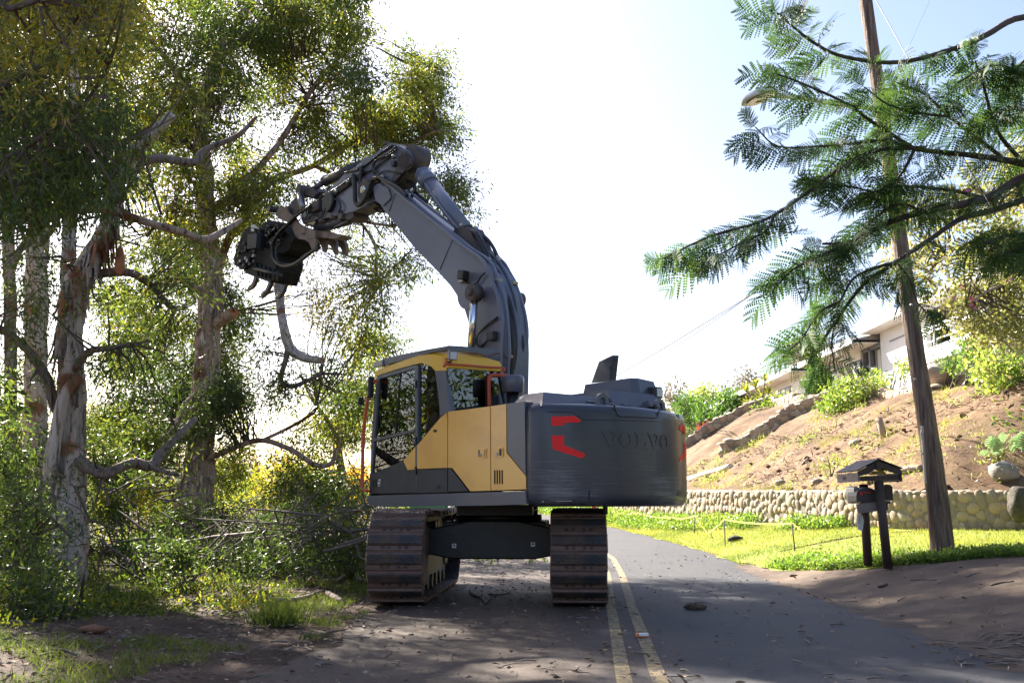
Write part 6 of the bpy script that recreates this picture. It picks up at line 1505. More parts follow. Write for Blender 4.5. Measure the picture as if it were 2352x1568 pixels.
def bark_strips(t, pts, n, m, seed):
    r = np.random.default_rng(seed); P, rr = limb_pts(pts); P = catmull(P, 8); rad = np.interp(np.linspace(0, len(rr)-1, len(P)), range(len(rr)), rr); bm = bmesh.new()
    for _ in range(n):
        i = int(r.integers(0, len(P)-1)); c = P[i].lerp(P[i+1], r.random()); a = r.uniform(math.pi*1.0, math.pi*2.0); d = Vector((math.cos(a), math.sin(a), 0)); s_ = Vector((-d.y, d.x, 0)); R_ = rad[i]*1.04; w = r.uniform(.02, .06); l = r.uniform(.15, .6); ds = r.uniform(.01, .09); tw = r.normal()*.04
        q = []
        for k in range(5):
            f = k/4; cc = c+d*(R_+ds*f*f)-Vector((0, 0, l*f))+s_*(tw*f); ww = w*(1-.5*f)*(1+.3*math.sin(k*2+a)); q.append((bm.verts.new(cc-s_*ww-t.b-d*.01), bm.verts.new(cc+d*.008-t.b), bm.verts.new(cc+s_*ww-t.b-d*.01)))
        for k in range(4):
            bm.faces.new((q[k][0], q[k][1], q[k+1][1], q[k+1][0])); bm.faces.new((q[k][1], q[k][2], q[k+1][2], q[k+1][1]))
    me = bpy.data.meshes.new('bark_strips'); bm.to_mesh(me); bm.free(); me.materials.append(m); o = link(bpy.data.objects.new('bark_strips', me), t.o); o['kind'] = 'stuff'
TA_ = [(156, 1290, 16, 46), (158, 1180, 16, 38), (162, 1037, 16, 33), (165, 902, 16, 31), (160, 773, 16, 31), (167, 690, 16, 31), (185, 640, 15.9, 30), (214, 589, 15.8, 26), (243, 535, 15.6, 22), (259, 490, 15.5, 20), (262, 430, 15.3, 19), (294, 370, 15.1, 18)]
bark_strips(tA, TA_, 110, M_['bark'], 3); bark_strips(tA, TA_, 45, M_['shadelimb'], 4); bark_strips(tA, TA_, 4, M_['cutwood'], 8)
# --- tree B : second big trunk with cut stub, large crown
tB = Tree('paperbark_tree', gbase(448, 25), 'tall thick trunked tree with a sawn orange stub, holding the large crown', bark='bark2')
yb_ = proj(tB.b)[1]
tB.limb([(440, yb_+5, 25, 52), (446, 1180, 25, 44), (450, 1130, 25, 41), (458, 1068, 25, 34), (467, 948, 25, 29), (474, 833, 25, 28), (480, 756, 25, 27), (487, 660, 25, 25), (482, 564, 25, 22), (474, 483, 25, 21), (470, 399, 25, 20), (463, 345, 25, 19), (470, 230, 25.5, 16), (505, 120, 26, 14), (538, 70, 26, 12), (565, 20, 26, 10), (600, -80, 26.5, 8), (640, -250, 27, 5)], 'trunk', .24, 24, n=9)
st = tB.limb([(478, 752, 25, 13), (500, 742, 24.8, 14), (520, 728, 24.6, 14), (536, 718, 24.5, 14)], 'sawn_stub', .1)
tB.limb([(535.5, 718.4, 24.5, 12.5), (538, 717, 24.45, 12)], 'cut_face', 0, 16, M_['cutwood'], 1)
tB.limb([(480, 700, 25, 12), (520, 560, 25.5, 10), (556, 505, 26, 9), (620, 420, 26.5, 8), (720, 380, 27.5, 7), (850, 300, 28.5, 6), (930, 240, 29, 5), (985, 150, 29, 3)])
tB.limb([(480, 500, 25, 10), (560, 420, 25.5, 9), (640, 330, 26, 7), (720, 200, 26.5, 6), (800, 110, 27, 4)])
tB.limb([(470, 250, 25.4, 10), (400, 160, 25, 8), (330, 60, 25, 6), (300, -60, 25, 5)])
tB.limb([(505, 130, 26, 9), (600, 60, 26, 7), (680, -20, 26, 5), (740, -140, 26, 4)])
tB.limb([(470, 900, 25, 12), (430, 930, 24.5, 11), (400, 990, 24, 9), (350, 1020, 23.5, 6)])
tB.limb([(480, 690, 25, 8), (440, 655, 24.6, 7), (380, 640, 24.2, 6), (320, 700, 24, 5), (350, 800, 24, 4)])
tB.limb([(460, 1060, 25, 7), (510, 1040, 24.5, 7), (544, 1025, 24, 6), (602, 1011, 23.7, 6), (664, 1030, 23.5, 6), (722, 1066, 23.2, 6), (760, 1064, 23, 6), (772, 1030, 23, 5)])
tB.limb([(600, 1012, 23.7, 4), (664, 982, 24, 4), (722, 948, 24, 3)])
tB.limb([(850, 300, 28.5, 5), (930, 330, 28.5, 4), (1000, 300, 28, 3)]); tB.limb([(720, 380, 27.5, 5), (860, 440, 27, 5), (980, 440, 27, 4), (1050, 440, 27, 3)])
tB.limb([(820, 500, 26, 3), (860, 560, 25.8, 4), (870, 640, 25.6, 3), (920, 600, 25.6, 2)]); tB.limb([(760, 430, 26.5, 5), (820, 500, 26, 4), (900, 520, 25.8, 3)])
gB = ((385, 425, 55, 28), (600, 990, 60, 40), (690, 720, 36, 60), (355, 960, 22, 26), (470, 690, 20, 40), (220, 880, 22, 30), (590, 900, 40, 26), (735, 905, 22, 30), (640, 940, 30, 40))
B1 = [(300, -420), (700, -420), (780, -200), (790, -20), (815, 40), (872, 80), (862, 130), (838, 160), (850, 230), (840, 300), (868, 350), (860, 400), (760, 440), (640, 480), (560, 540), (470, 600), (300, 440), (230, 260), (240, 0)]
tB.crown(B1, 1.1, 21.5, 31, gaps=gB, thr=.40, tint=(.42, .22), n=34, L=.42, Wd=.13, spread=.45, nscale=.55, ymax=-25, twig=.1)
tB.crown(B1, 12, 21.5, 30, gaps=gB+((478, 500, 30, 150), (250, 330, 40, 24), (560, 30, 30, 22), (650, 300, 26, 14), (420, 60, 22, 14), (760, 240, 22, 14)), thr=.465, tint=(.42, .22), n=42, L=.17, Wd=.042, nscale=.55, ymin=-25, twig=.5)
E1 = [(862, 330), (800, 260), (830, 200), (880, 195), (900, 120), (955, 92), (1003, 118), (1016, 200), (1035, 245), (1057, 320), (1050, 362), (1010, 375), (960, 350), (900, 345), (860, 390)]
tB.crown(E1, 17, 26.5, 30.5, thr=.40, tint=(.45, .22), n=40, L=.17, Wd=.042, nscale=.6, gaps=((875, 215, 18, 30), (830, 190, 16, 20), (985, 365, 20, 18)))
tB.crown([(985, 395), (1060, 382), (1092, 440), (1080, 470), (1088, 512), (1040, 520), (990, 490), (960, 420)], 8, 25.5, 28.5, thr=.42, tint=(.3, .15), n=36, L=.15, Wd=.036)
tB.crown([(640, 420), (880, 370), (980, 420), (960, 500), (985, 560), (985, 625), (940, 660), (880, 640), (820, 600), (760, 520), (700, 500)], 8, 24.5, 27.5, thr=.47, tint=(.35, .2), n=32, L=.15, Wd=.034, nscale=.8)
tB.crown([(690, 560), (790, 560), (900, 600), (905, 690), (880, 760), (860, 800), (780, 800), (720, 740), (690, 660)], 6, 22.5, 25, thr=.45, tint=(.5, .25), n=32, L=.14, Wd=.032, nscale=.8)
B2 = [(205, 520), (420, 560), (560, 545), (610, 620), (590, 700), (640, 820), (655, 900), (600, 960), (560, 1010), (545, 1085), (440, 1130), (230, 1120), (205, 1000), (215, 820), (230, 650)]
tB.crown([(430, 890), (545, 870), (550, 1060), (500, 1060), (440, 1050)], 5, 23, 24.3, clus=.3, thr=.42, tint=(.28, .15), L=.15, Wd=.036, n=36)
tB.crown([(210, 560), (400, 580), (400, 1100), (230, 1110), (215, 820)], 3.5, 18.5, 24.5, clus=.4, gaps=gB, thr=.48, tint=(.30, .2), n=38, L=.15, Wd=.036, nscale=.7)
tB.crown([(510, 500), (580, 500), (600, 640), (520, 640)], 1.0, 23, 24.5, thr=.45, tint=(.35, .2), n=34, L=.15, Wd=.034)
tB.crown(B2, 8.5, 25.6, 30, gaps=gB+((215, 790, 20, 38),), thr=.45, tint=(.32, .2), n=40, L=.16, Wd=.040, nscale=.6, twig=.2)
tB.finish()
TB_ = [(446, 1180, 25, 44), (450, 1130, 25, 41), (458, 1068, 25, 34), (467, 948, 25, 29), (474, 833, 25, 28), (480, 756, 25, 27), (487, 660, 25, 25), (482, 564, 25, 22), (474, 483, 25, 21), (470, 399, 25, 20)]
bark_strips(tB, TB_, 120, M_['bark'], 5); bark_strips(tB, TB_, 40, M_['shadelimb'], 6)
# --- trees C, D slender trunks at the left
tC = Tree('paperbark_tree', gbase(78, 21), 'straight pale trunk second from the left edge, behind the thick forked tree', bark='bark'); yc_ = proj(tC.b)[1]
tC.limb([(74, yc_, 21, 30), (78, 1150, 21, 28), (81, 1010, 21, 27), (81, 848, 21, 25), (84, 686, 21, 25), (86, 578, 21, 24), (92, 470, 21, 22), (96, 300, 21, 18), (80, 100, 21, 12), (70, -200, 21, 7)], 'trunk', .22, 18, n=8)
tC.limb([(95, 560, 20.9, 8), (110, 540, 20.5, 7), (125, 520, 20, 5)])
tC.crown([(-60, 500), (120, 520), (140, 700), (125, 900), (130, 1120), (-60, 1150)], 1.2, 17.5, 20, thr=.50, tint=(.25, .15), L=.14, Wd=.034, clus=.5)
tC.crown([(-60, 500), (120, 520), (140, 700), (125, 900), (130, 1120), (-60, 1150)], 4.5, 21.8, 26, thr=.50, tint=(.3, .2), gaps=((48, 900, 10, 40),), L=.15, Wd=.038); tC.crown([(-80, -300), (260, -300), (300, 60), (240, 320), (-80, 420)], 4.5, 18, 23, thr=.44, tint=(.40, .25), L=.17, Wd=.042)
tC.crown([(-900, -700), (20, -800), (20, -20), (-900, 300)], 1.0, 18, 26, thr=.40, tint=(.45, .25), n=34, L=.40, Wd=.13, spread=.45, twig=0, ymax=-25)
tC.crown([(-700, 100), (-70, -100), (-70, 900), (-700, 900)], .5, 17, 26, thr=.40, tint=(.45, .25), n=34, L=.40, Wd=.13, spread=.45, twig=0)
tC.finish()
tD = Tree('paperbark_tree', gbase(20, 20), 'slim reddish trunk at the far left edge of the grove', bark='bark2'); yd_ = proj(tD.b)[1]
tD.limb([(16, yd_, 20, 18), (22, 1100, 20, 16), (24, 983, 20, 15), (24, 800, 20, 14), (22, 650, 20, 14), (16, 480, 20, 13), (5, 250, 20, 10), (-20, -50, 20, 7)], 'trunk', .14, 12)
tD.limb([(22, 640, 20, 8), (45, 575, 19.8, 8), (80, 530, 19.5, 6), (120, 500, 19.3, 4)])
tD.crown([(-60, 900), (90, 930), (100, 1250), (-60, 1300)], 6, 15, 19, thr=.40, tint=(.2, .12), L=.14, Wd=.034); tD.finish()
# --- front tree overhanging from the left
tF = Tree('overhanging_tree', (-8.2, 11.5, Hs(-8.2, 11.5)), 'dark near tree leaning in from beyond the left edge with a long low limb', bark='darkbark')
tF.limb([(-330, 1500, 11.5, 40), (-300, 1000, 11.5, 36), (-200, 650, 11.8, 30), (-60, 500, 12, 26), (0, 486, 12.2, 20), (60, 486, 12.4, 19), (105, 494, 12.6, 17), (202, 472, 13, 13), (244, 479, 13.3, 11), (294, 496, 13.6, 10), (357, 517, 14, 9), (420, 533, 14.5, 9), (470, 550, 15, 9), (517, 529, 15.5, 8), (553, 506, 16, 5)], 'trunk', .12, 14, M_['bark2'])
tF.limb([(-200, 640, 11.8, 20), (-80, 420, 11, 15), (0, 215, 10.5, 10), (60, 175, 10.5, 8), (110, 140, 10.4, 6), (170, 60, 10.4, 4)]); tF.limb([(-80, 420, 11, 10), (40, 350, 10.6, 7), (130, 290, 10.4, 5), (200, 230, 10.4, 4), (250, 150, 10.2, 3)])
tF.limb([(-160, 500, 11.5, 12), (-40, 60, 10, 9), (30, 20, 9.8, 8), (90, 0, 9.6, 6)]); tF.limb([(0, 486, 12.2, 8), (80, 420, 11.8, 6), (170, 380, 11.6, 4), (250, 340, 11.4, 3)])
tF.crown([(-60, 180), (90, 200), (230, 230), (330, 250), (335, 330), (290, 390), (250, 470), (130, 500), (-60, 530)], 4.6, 10, 14.5, gaps=((350, 320, 75, 62), (120, 330, 16, 12), (60, 440, 12, 16), (200, 420, 12, 10)), thr=.43, tint=(.26, .22), L=.12, Wd=.026, spread=.24, n=40, nscale=1.1)
tF.crown([(-60, -200), (330, -200), (330, 60), (320, 160), (180, 240), (60, 230), (-60, 220)], 2.6, 9.5, 12.5, thr=.46, tint=(.60, .30), L=.13, Wd=.026, spread=.22, n=26, nscale=1.0)
tF.crown([(150, 60), (330, 60), (440, 110), (520, 160), (460, 260), (330, 300), (250, 240)], .9, 11, 14, thr=.46, tint=(.55, .22), L=.12, Wd=.022, spread=.24, n=24)
tF.crown([(200, 470), (420, 500), (480, 560), (300, 560)], .8, 13, 15, thr=.4, tint=(.3, .2), L=.10, Wd=.018, spread=.2, n=20)
tF.finish()
# --- slender tree behind the cab
tG = Tree('slender_tree', gbase(800, 27), 'drooping fine leaved tree just left of the cab, behind the brush', bark='bark2')
tG.limb([(800, 1230, 27, 12), (790, 1120, 27, 10), (775, 1000, 27, 9), (800, 880, 27, 7), (830, 780, 27, 5)], 'trunk'); tG.limb([(775, 1000, 27, 6), (720, 920, 26.5, 4), (690, 860, 26, 3)])
tG.crown([(730, 770), (800, 745), (870, 735), (905, 790), (860, 880), (845, 960), (838, 1100), (845, 1180), (640, 1190), (610, 1090), (660, 1030), (720, 1010), (750, 900), (700, 850)], 11, 24.5, 28.5, thr=.42, tint=(.40, .18), L=.15, Wd=.038, n=40, gaps=((700, 930, 25, 40),)); tG.finish()
# --- limb held by the grapple
tH = Tree('held_limb', tuple(at(640, 640, 21)), 'torn pale limb hanging down from the dark grapple head', cat='branch')
tH.limb([(628, 620, 23.4, 11), (640, 665, 22.6, 11), (645, 710, 21.6, 10), (650, 742, 21, 11), (659, 780, 21, 11), (672, 806, 21, 12), (700, 822, 20.8, 10), (741, 828, 20.6, 8)], 'limb'); tH.limb([(662, 800, 21, 7), (655, 830, 21, 6), (645, 867, 21, 6), (652, 882, 21, 6), (680, 885, 20.9, 5), (741, 857, 20.7, 4)])
tH.crown([(600, 740), (700, 780), (780, 800), (830, 860), (780, 920), (700, 910), (650, 930), (590, 880), (580, 800)], 4.5, 20, 21.8, thr=.46, tint=(.3, .2), L=.13, Wd=.03, n=32, nscale=1.0)
tH.finish()
# --- sunlit thicket and shrubs behind, and the piled brush
def shrub(nm, label, px, Y, poly, dens, Y0, Y1, mat_='leafbush', cat='shrub', L=.12, Wd=.05, n=40, spread=.25, tint=(.5, .2), group=None, droop=0., thr=.36, base_z=None, stems=5, gaps=(), zmin=-9, twig=.5, **kw):
    b = at(px, 1155, Y); bz = base_z if base_z is not None else Hs(b.x, Y)
    t = Tree(nm, (b.x, Y, bz), label, cat, group, 'darkbark')
    cx = sum(p[0] for p in poly)/len(poly); cy = sum(p[1] for p in poly)/len(poly); pb_ = proj(t.b)
    for k in range(stems):
        q = poly[(k*len(poly))//max(stems, 1) % len(poly)]
        ex, ey = cx+(q[0]-cx)*.6, min(cy+(q[1]-cy)*.6, pb_[1]-3)
        t.limb([(pb_[0]+(k-stems/2)*1.5, pb_[1]+2, Y, .03*F/Y), ((pb_[0]+ex)/2, (pb_[1]+ey)/2, Y, .02*F/Y), (ex, ey, Y, .01*F/Y)], 'stem', seg=5, n=3)
    t.crown(poly, dens, Y0, Y1, n=n, spread=spread, L=L, Wd=Wd, droop=droop, tint=tint, thr=thr, gaps=gaps, zmin=zmin, twig=twig, **kw); t.finish(mat_, 'foliage'); return t
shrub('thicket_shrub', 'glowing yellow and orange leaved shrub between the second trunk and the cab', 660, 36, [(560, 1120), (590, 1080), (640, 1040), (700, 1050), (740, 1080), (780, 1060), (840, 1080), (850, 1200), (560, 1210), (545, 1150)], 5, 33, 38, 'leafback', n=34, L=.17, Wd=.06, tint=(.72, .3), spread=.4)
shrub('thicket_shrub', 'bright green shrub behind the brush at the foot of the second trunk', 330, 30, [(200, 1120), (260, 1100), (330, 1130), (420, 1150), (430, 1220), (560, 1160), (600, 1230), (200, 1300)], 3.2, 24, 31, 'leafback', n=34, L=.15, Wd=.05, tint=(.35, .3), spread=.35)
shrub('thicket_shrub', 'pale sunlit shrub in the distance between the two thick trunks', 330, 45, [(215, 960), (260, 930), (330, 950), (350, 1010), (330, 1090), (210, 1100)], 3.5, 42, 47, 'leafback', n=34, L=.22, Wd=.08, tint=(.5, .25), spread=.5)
shrub('understory_shrub', 'dark leafy shrub at the far left in front of the slim trunks', 40, 13, [(-60, 1150), (40, 1100), (110, 1180), (140, 1300), (150, 1420), (60, 1450), (-60, 1470)], 4.2, 11.5, 14.5, 'leaf', n=34, L=.10, Wd=.022, tint=(.2, .15), spread=.2)
shrub('understory_shrub', 'small backlit shrub right of the forked trunk base', 330, 18.5, [(220, 1160), (300, 1130), (380, 1190), (470, 1250), (500, 1300), (420, 1340), (260, 1345), (210, 1260)], 3.0, 16.5, 20.5, 'leafback', n=34, L=.10, Wd=.035, tint=(.35, .3), spread=.22, thr=.42)
shrub('understory_shrub', 'dark rounded leafy shrub below the second trunk', 450, 20, [(380, 1170), (450, 1150), (540, 1165), (560, 1220), (540, 1290), (420, 1290), (370, 1240)], 6, 18.5, 20.5, 'leaf', n=36, L=.12, Wd=.03, tint=(.22, .12), spread=.22)
shrub('understory_shrub', 'green shrub with yellow sprigs beside the left track of the machine', 810, 18.2, [(740, 1210), (800, 1180), (846, 1175), (850, 1300), (800, 1310), (735, 1300)], 4, 17, 19, 'leafback', n=30, L=.10, Wd=.04, tint=(.3, .3), spread=.2)
shrub('weed_clump', 'low green weeds seen through the gap under the machine', 1130, 23, [(1085, 1278), (1120, 1266), (1180, 1262), (1250, 1268), (1250, 1290), (1150, 1292), (1095, 1298)], 9, 21, 24, 'leafbush', cat='weeds', n=20, L=.10, Wd=.035, tint=(.6, .2), spread=.12, stems=2)
for (nm_, pts, y0, y1, dn, tn_, lb) in (('understory_shrub', [(120, 1240), (220, 1200), (330, 1230), (470, 1270), (560, 1270), (600, 1320), (500, 1352), (300, 1372), (130, 1380)], 15, 17.5, 4.5, (.22, .18), 'low dark tangled shrub spreading across the verge before the forked trunk'), ('understory_shrub', [(-60, 1330), (100, 1340), (240, 1370), (260, 1430), (120, 1480), (-60, 1500)], 10.5, 12.5, 3.6, (.25, .2), 'low dark leafy growth in the lower left corner of the verge'), ('understory_shrub', [(170, 1130), (260, 1120), (300, 1200), (420, 1210), (420, 1280), (200, 1300)], 18, 21, 3.6, (.42, .25), 'half lit low shrub close behind the forked trunk')):
    shrub(nm_, lb, sum(p[0] for p in pts)/len(pts), (y0+y1)/2, pts, dn, y0, y1, 'leaf', n=34, L=.10, Wd=.028, tint=tn_, spread=.18, thr=.42, clus=.35)
# brush pile of cut branches
bp_ = thing('brush_pile', gbase(640, 18.5), 'long dark heap of cut branches and leaves between the trees and the machine', 'brush pile'); bo_ = Vector(bp_.location)
rb = np.random.default_rng(21)
P_ = [(500, 1240), (560, 1180), (650, 1165), (740, 1170), (840, 1150), (850, 1230), (850, 1310), (700, 1325), (560, 1330), (480, 1310)]
C = crown_pts(P_, 9, 16.6, 20, thr=.36, seed=5, r=rb, zmin=0.0); V, t_ = leaves_at(C, 30, .22, .12, .022, .3, (.22, .14), rb); quads_obj('cut_foliage', V-np.array(bo_), M_['leaf'], bp_, t_)
def stick_bundle(nm, n, poly, Y0, Y1, parent, off, r, lr=(.4, 1.6), w=.012, flat=.5, ground_=False, m=None, zmin=.02):
    x = r.uniform(min(p[0] for p in poly), max(p[0] for p in poly), n*3); y = r.uniform(min(p[1] for p in poly), max(p[1] for p in poly), n*3); k = in_poly(x, y, poly); x, y = x[k][:n], y[k][:n]
    if ground_: 
        P = np.array([list(ground_hit(a, b)) for a, b in zip(x, y)]); P[:, 2] += .012
    else: P = px2w(x, y, r.uniform(Y0, Y1, len(x)))
    bm = bmesh.new()
    for p in P:
        p = Vector(p); p.z = max(p.z, zmin); d = Vector((r.normal(), r.normal()*.7, r.normal()*flat)).normalized(); L_ = r.uniform(*lr); b2 = d+Vector((r.normal(), r.normal(), r.normal()*flat*.6))*.45
        q1 = p+d*L_*.5; q2 = q1+b2.normalized()*L_*.5
        if ground_: q1.z = Hs(q1.x, q1.y)+.03; q2.z = Hs(q2.x, q2.y)+.02
        else: q1.z = max(q1.z, .05); q2.z = max(q2.z, .05)
        ww = w*r.uniform(.3, 1.0)**2*3; ad_tube(bm, [p, q1, q2], [ww, ww*.8, ww*.35], 4, False)
    me = bpy.data.meshes.new(nm); 
    for v in bm.verts: v.co -= off
    bm.to_mesh(me); bm.free(); me.materials.append(m or M_['twig']); return link(bpy.data.objects.new(nm, me), parent)
M_['drytwig'] = mat('dry_grey_stick', (.22,.18,.15), .85, var=(.14,.11,.09), vscale=20)
stick_bundle('cut_sticks', 80, P_, 16.6, 19, bp_, bo_, rb, m=M_['drytwig'])
stick_bundle('cut_sticks', 60, [(640, 1180), (850, 1150), (850, 1230), (640, 1240)], 16.4, 17.5, bp_, bo_, rb, (.6, 1.8), .009, .7, m=M_['drytwig'])
ust = np.random.default_rng(5)
o = stick_bundle('understory_sticks', 120, [(0, 1080), (500, 1120), (520, 1330), (0, 1420)], 13, 21, None, Vector((0, 0, 0)), ust, (.4, 1.3), .008, 1.1, m=M_['twig']); o['kind'] = 'stuff'
# far thicket and forest mass behind the trees
rt = np.random.default_rng(9)
C = crown_pts([(-300, 1040), (60, 1010), (130, 1050), (215, 1060), (330, 1125), (430, 1130), (560, 1100), (680, 1080), (860, 1060), (1060, 1148), (1060, 1180), (860, 1200), (-300, 1220)], 3.2, 38, 60, thr=.35, seed=12, r=rt, zmin=0, nscale=.3)
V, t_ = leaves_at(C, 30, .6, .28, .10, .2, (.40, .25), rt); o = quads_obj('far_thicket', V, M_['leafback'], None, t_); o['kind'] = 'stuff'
# roof of a bungalow glimpsed through the left trees
bg_ = at(375, 1120, 62); t = thing('bungalow', (bg_.x, 62, 0), 'low bungalow with a pale shingled roof glimpsed between the two thick trunks', 'house')
v = [(-5, 0, 2.2), (5, 0, 2.2), (5, 3, 3.9), (-5, 3, 3.9), (5, 6, 2.2), (-5, 6, 2.2)]
ro = mesh_obj('roof', v, [(0, 1, 2, 3), (3, 2, 4, 5)], mat('pale_brown_shingle', (.34,.27,.22), .9, var=(.44,.36,.30), vscale=3, stretch=(1, 1, 1), bump=.6), t)
for k in range(8): box('shingle_course', (0, .18+k*.38, 2.32+k*.215), (10, .03, .05), M_['htan'], ro, 0, Matrix.Rotation(R(29), 3, 'X'))
box('wall', (0, 3, 1.1), (9, 5, 2.2), M_['hwhite'], t)
# --- ground cover on the verge
rg = np.random.default_rng(31)
def blades(n, X, Y, hgt, wid, zf, r, lean=.5, tint=(.5, .2)):
    x, y = X, Y; z = zf(x, y); P = np.stack([x, y, z], 1); a = r.uniform(0, 2*np.pi, n); h = hgt*r.uniform(.5, 1.3, n)
    s = np.stack([np.cos(a), np.sin(a), 0*a], 1)*wid*r.uniform(.6, 1.2, n)[:, None]; ln = r.normal(size=(n, 2))*lean
    tip = P+np.stack([ln[:, 0]*h, ln[:, 1]*h, h], 1); V = np.stack([P-s, P+s, tip], 1)
    tt = np.clip(tint[0]+tint[1]*(vnoise(P, .7, 7)*2-1)+r.normal(size=n)*.1, 0, 1); return V, tt
def patch(x, y, sc, seed, thr): P = np.stack([x, y, 0*x], 1); return (vnoise(P, sc, seed)*.6+vnoise(P, sc*2.7, seed+1)*.4) > thr
n = 120000; x = rg.uniform(-11, -1.4, n); y = rg.uniform(6.4, 20, n); k = patch(x, y, 1.0, 41, .53) & (x < redge(y)-6.35) & ~((x > -2.2) & (y > 13)); x, y = x[k], y[k]
V, t_ = blades(len(x), x, y, .075, .006, H, rg, .7, (.30, .25)); o = quads_obj('verge_grass', V, M_['grassb'], None, t_, tri=True); o['kind'] = 'stuff'
n = 16000; x = rg.uniform(-11, 9, n); y = rg.uniform(6, 24, n); w = (x < redge(y)-6.3) | (rg.random(n) < .10) | ((x < 1.5) & (rg.random(n) < .35)); x, y = x[w], y[w]
P = np.stack([x, y, H(x, y)+.03], 1); d = rg.normal(size=P.shape)*np.array([1, 1, .18]); V = leaf_quads(P, d, rg.uniform(.04, .10, len(P)), rg.uniform(.012, .03, len(P)), rg); o = quads_obj('leaf_litter', V, M_['litter'], None, rg.random(len(P))); o['kind'] = 'stuff'
o = stick_bundle('twig_litter', 130, [(0, 1330), (840, 1290), (860, 1420), (700, 1568), (0, 1568)], 0, 0, None, Vector((0, 0, 0)), rg, (.06, .28), .005, .05, True, M_['drytwig']); o['kind'] = 'stuff'
o = stick_bundle('road_debris', 110, [(700, 1400), (1400, 1395), (2352, 1300), (2352, 1568), (600, 1568)], 0, 0, None, Vector((0, 0, 0)), rg, (.05, .28), .004, .05, True, M_['drytwig']); o['kind'] = 'stuff'
o = stick_bundle('twig_litter', 60, [(2130, 1480), (2352, 1440), (2352, 1540), (2200, 1530)], 0, 0, None, Vector((0, 0, 0)), rg, (.12, .4), .004, .12, True, M_['drytwig']); o['kind'] = 'stuff'
# low broad leaf weeds in front left, taller tufts
n = 2600; x = rg.uniform(-11, -3.2, n); y = rg.uniform(8.5, 19, n); k = patch(x, y, .6, 61, .50); x, y = x[k], y[k]
C = np.stack([x, y, H(x, y)+.06], 1); V, t_ = leaves_at(C, 12, .09, .07, .024, -.3, (.38, .25), rg, .6); o = quads_obj('weeds', V, M_['leafback'], None, t_); o['kind'] = 'stuff'
for (px_, py_, w_, lb) in ((290, 1400, .35, 'tall dark grass tuft on the shaded verge at left'), (640, 1335+100, .3, 'soft grass tuft in the middle of the shaded verge')):
    p = ground_hit(px_, py_); m_ = 700; a = rg.normal(size=(m_, 2))*w_*.5; V, t_ = blades(m_, p.x+a[:, 0], p.y+a[:, 1], .32, .006, H, rg, .5, (.3, .15)); o = quads_obj('grass_tuft', V-np.array(p), M_['grassb'], None, t_, tri=True); o.location = p; tag(o, lb, 'grass tuft')
# fallen pieces the photo shows
def ground_branch(label, pts, r, m, nm='fallen_branch', side=None):
    P = [ground_hit(*p) for p in pts]; o_ = P[0].copy(); P = [p+Vector((0, 0, r*1.1)) for p in P]
    t = thing(nm, tuple(o_), label, 'branch'); tube('stem', [p-o_ for p in P], [r, r*.9, r*.6], m, t, 7, 4, wob=.15)
    for s in (side or []):
        Q = [ground_hit(*p)+Vector((0, 0, r)) for p in s]; tube('side_stem', [p-o_ for p in Q], [r*.6, r*.3], m, t, 6, 3)
L5 = lambda x, y: (.36*x, 1129+.36*y)
ground_branch('pale sunlit forked branch lying on the verge left of the machine track', [L5(1710, 700), L5(1830, 712), L5(1950, 690), L5(2050, 650)], .035, M_['palewood'], side=[[L5(1870, 700), L5(1930, 668)]])
ground_branch('short thick pale stick on the verge beside the left track', [L5(2090, 670), L5(2140, 700), L5(2185, 720)], .045, M_['palewood'])
ground_branch('bent pale branch with a raised end below the brush pile', [L5(2060, 580), L5(2150, 575), L5(2225, 530)], .03, M_['palewood'])
ground_branch('grey twiggy branch lying on the soil between the two tracks', [c3(1045, 850), c3(1060, 890), c3(1130, 920), c3(1170, 950)], .018, M_['drytwig'], side=[[c3(1130, 915), c3(1160, 880)], [c3(1190, 950), c3(1235, 915)]])
ground_branch('thin grey branch near the inner side of the right track', [c3(1200, 885), c3(1300, 890), c3(1390, 870)], .012, M_['drytwig'], side=[[c3(1480, 920), c3(1640, 985)]])
ground_branch('thin dark stick lying on the driveway right of the mailbox shelter', [c6(1760, 792), c6(1830, 785), c6(1895, 790)], .012, M_['dbrown'])
ground_branch('dark bark strip on the driveway beside the road edge', [c6(1590, 828), c6(1615, 822), c6(1640, 812)], .022, M_['dbrown'])
ground_branch('dark stick at the right edge of the driveway', [c6(2180, 820), c6(2240, 805), c6(2300, 795)], .014, M_['dbrown'])
p = ground_hit(*L5(600, 900)); rock('bark_chunk', 'orange brown torn bark chunk on the shaded verge', (p.x, p.y, p.z+.03), (.30, .17, .09), mat('orange_bark', (.20,.09,.05), .85, var=(.2,.09,.05), vscale=8, bump=.5), 'bark', seed=9)
for i, (x, y, s, lb) in enumerate(((640, 935, .30, 'flat dark clump of soil and leaves on the right lane beyond the centre line'), (1150, 765, .16, 'pair of small dark soil clods by the road edge'), (560, 1205, .05, 'small dark clod on the right lane near the bottom'), (1720, 975, .07, 'dark clod on the join of road and driveway'), (1040, 905, .07, 'small dark clod in the middle of the right lane'))):
    p = ground_hit(*c6(x, y)); rock('soil_clod', lb, (p.x, p.y, p.z+s*.08+.004), (s, s*.7, s*.35), M_['soil'], 'soil', seed=30+i)

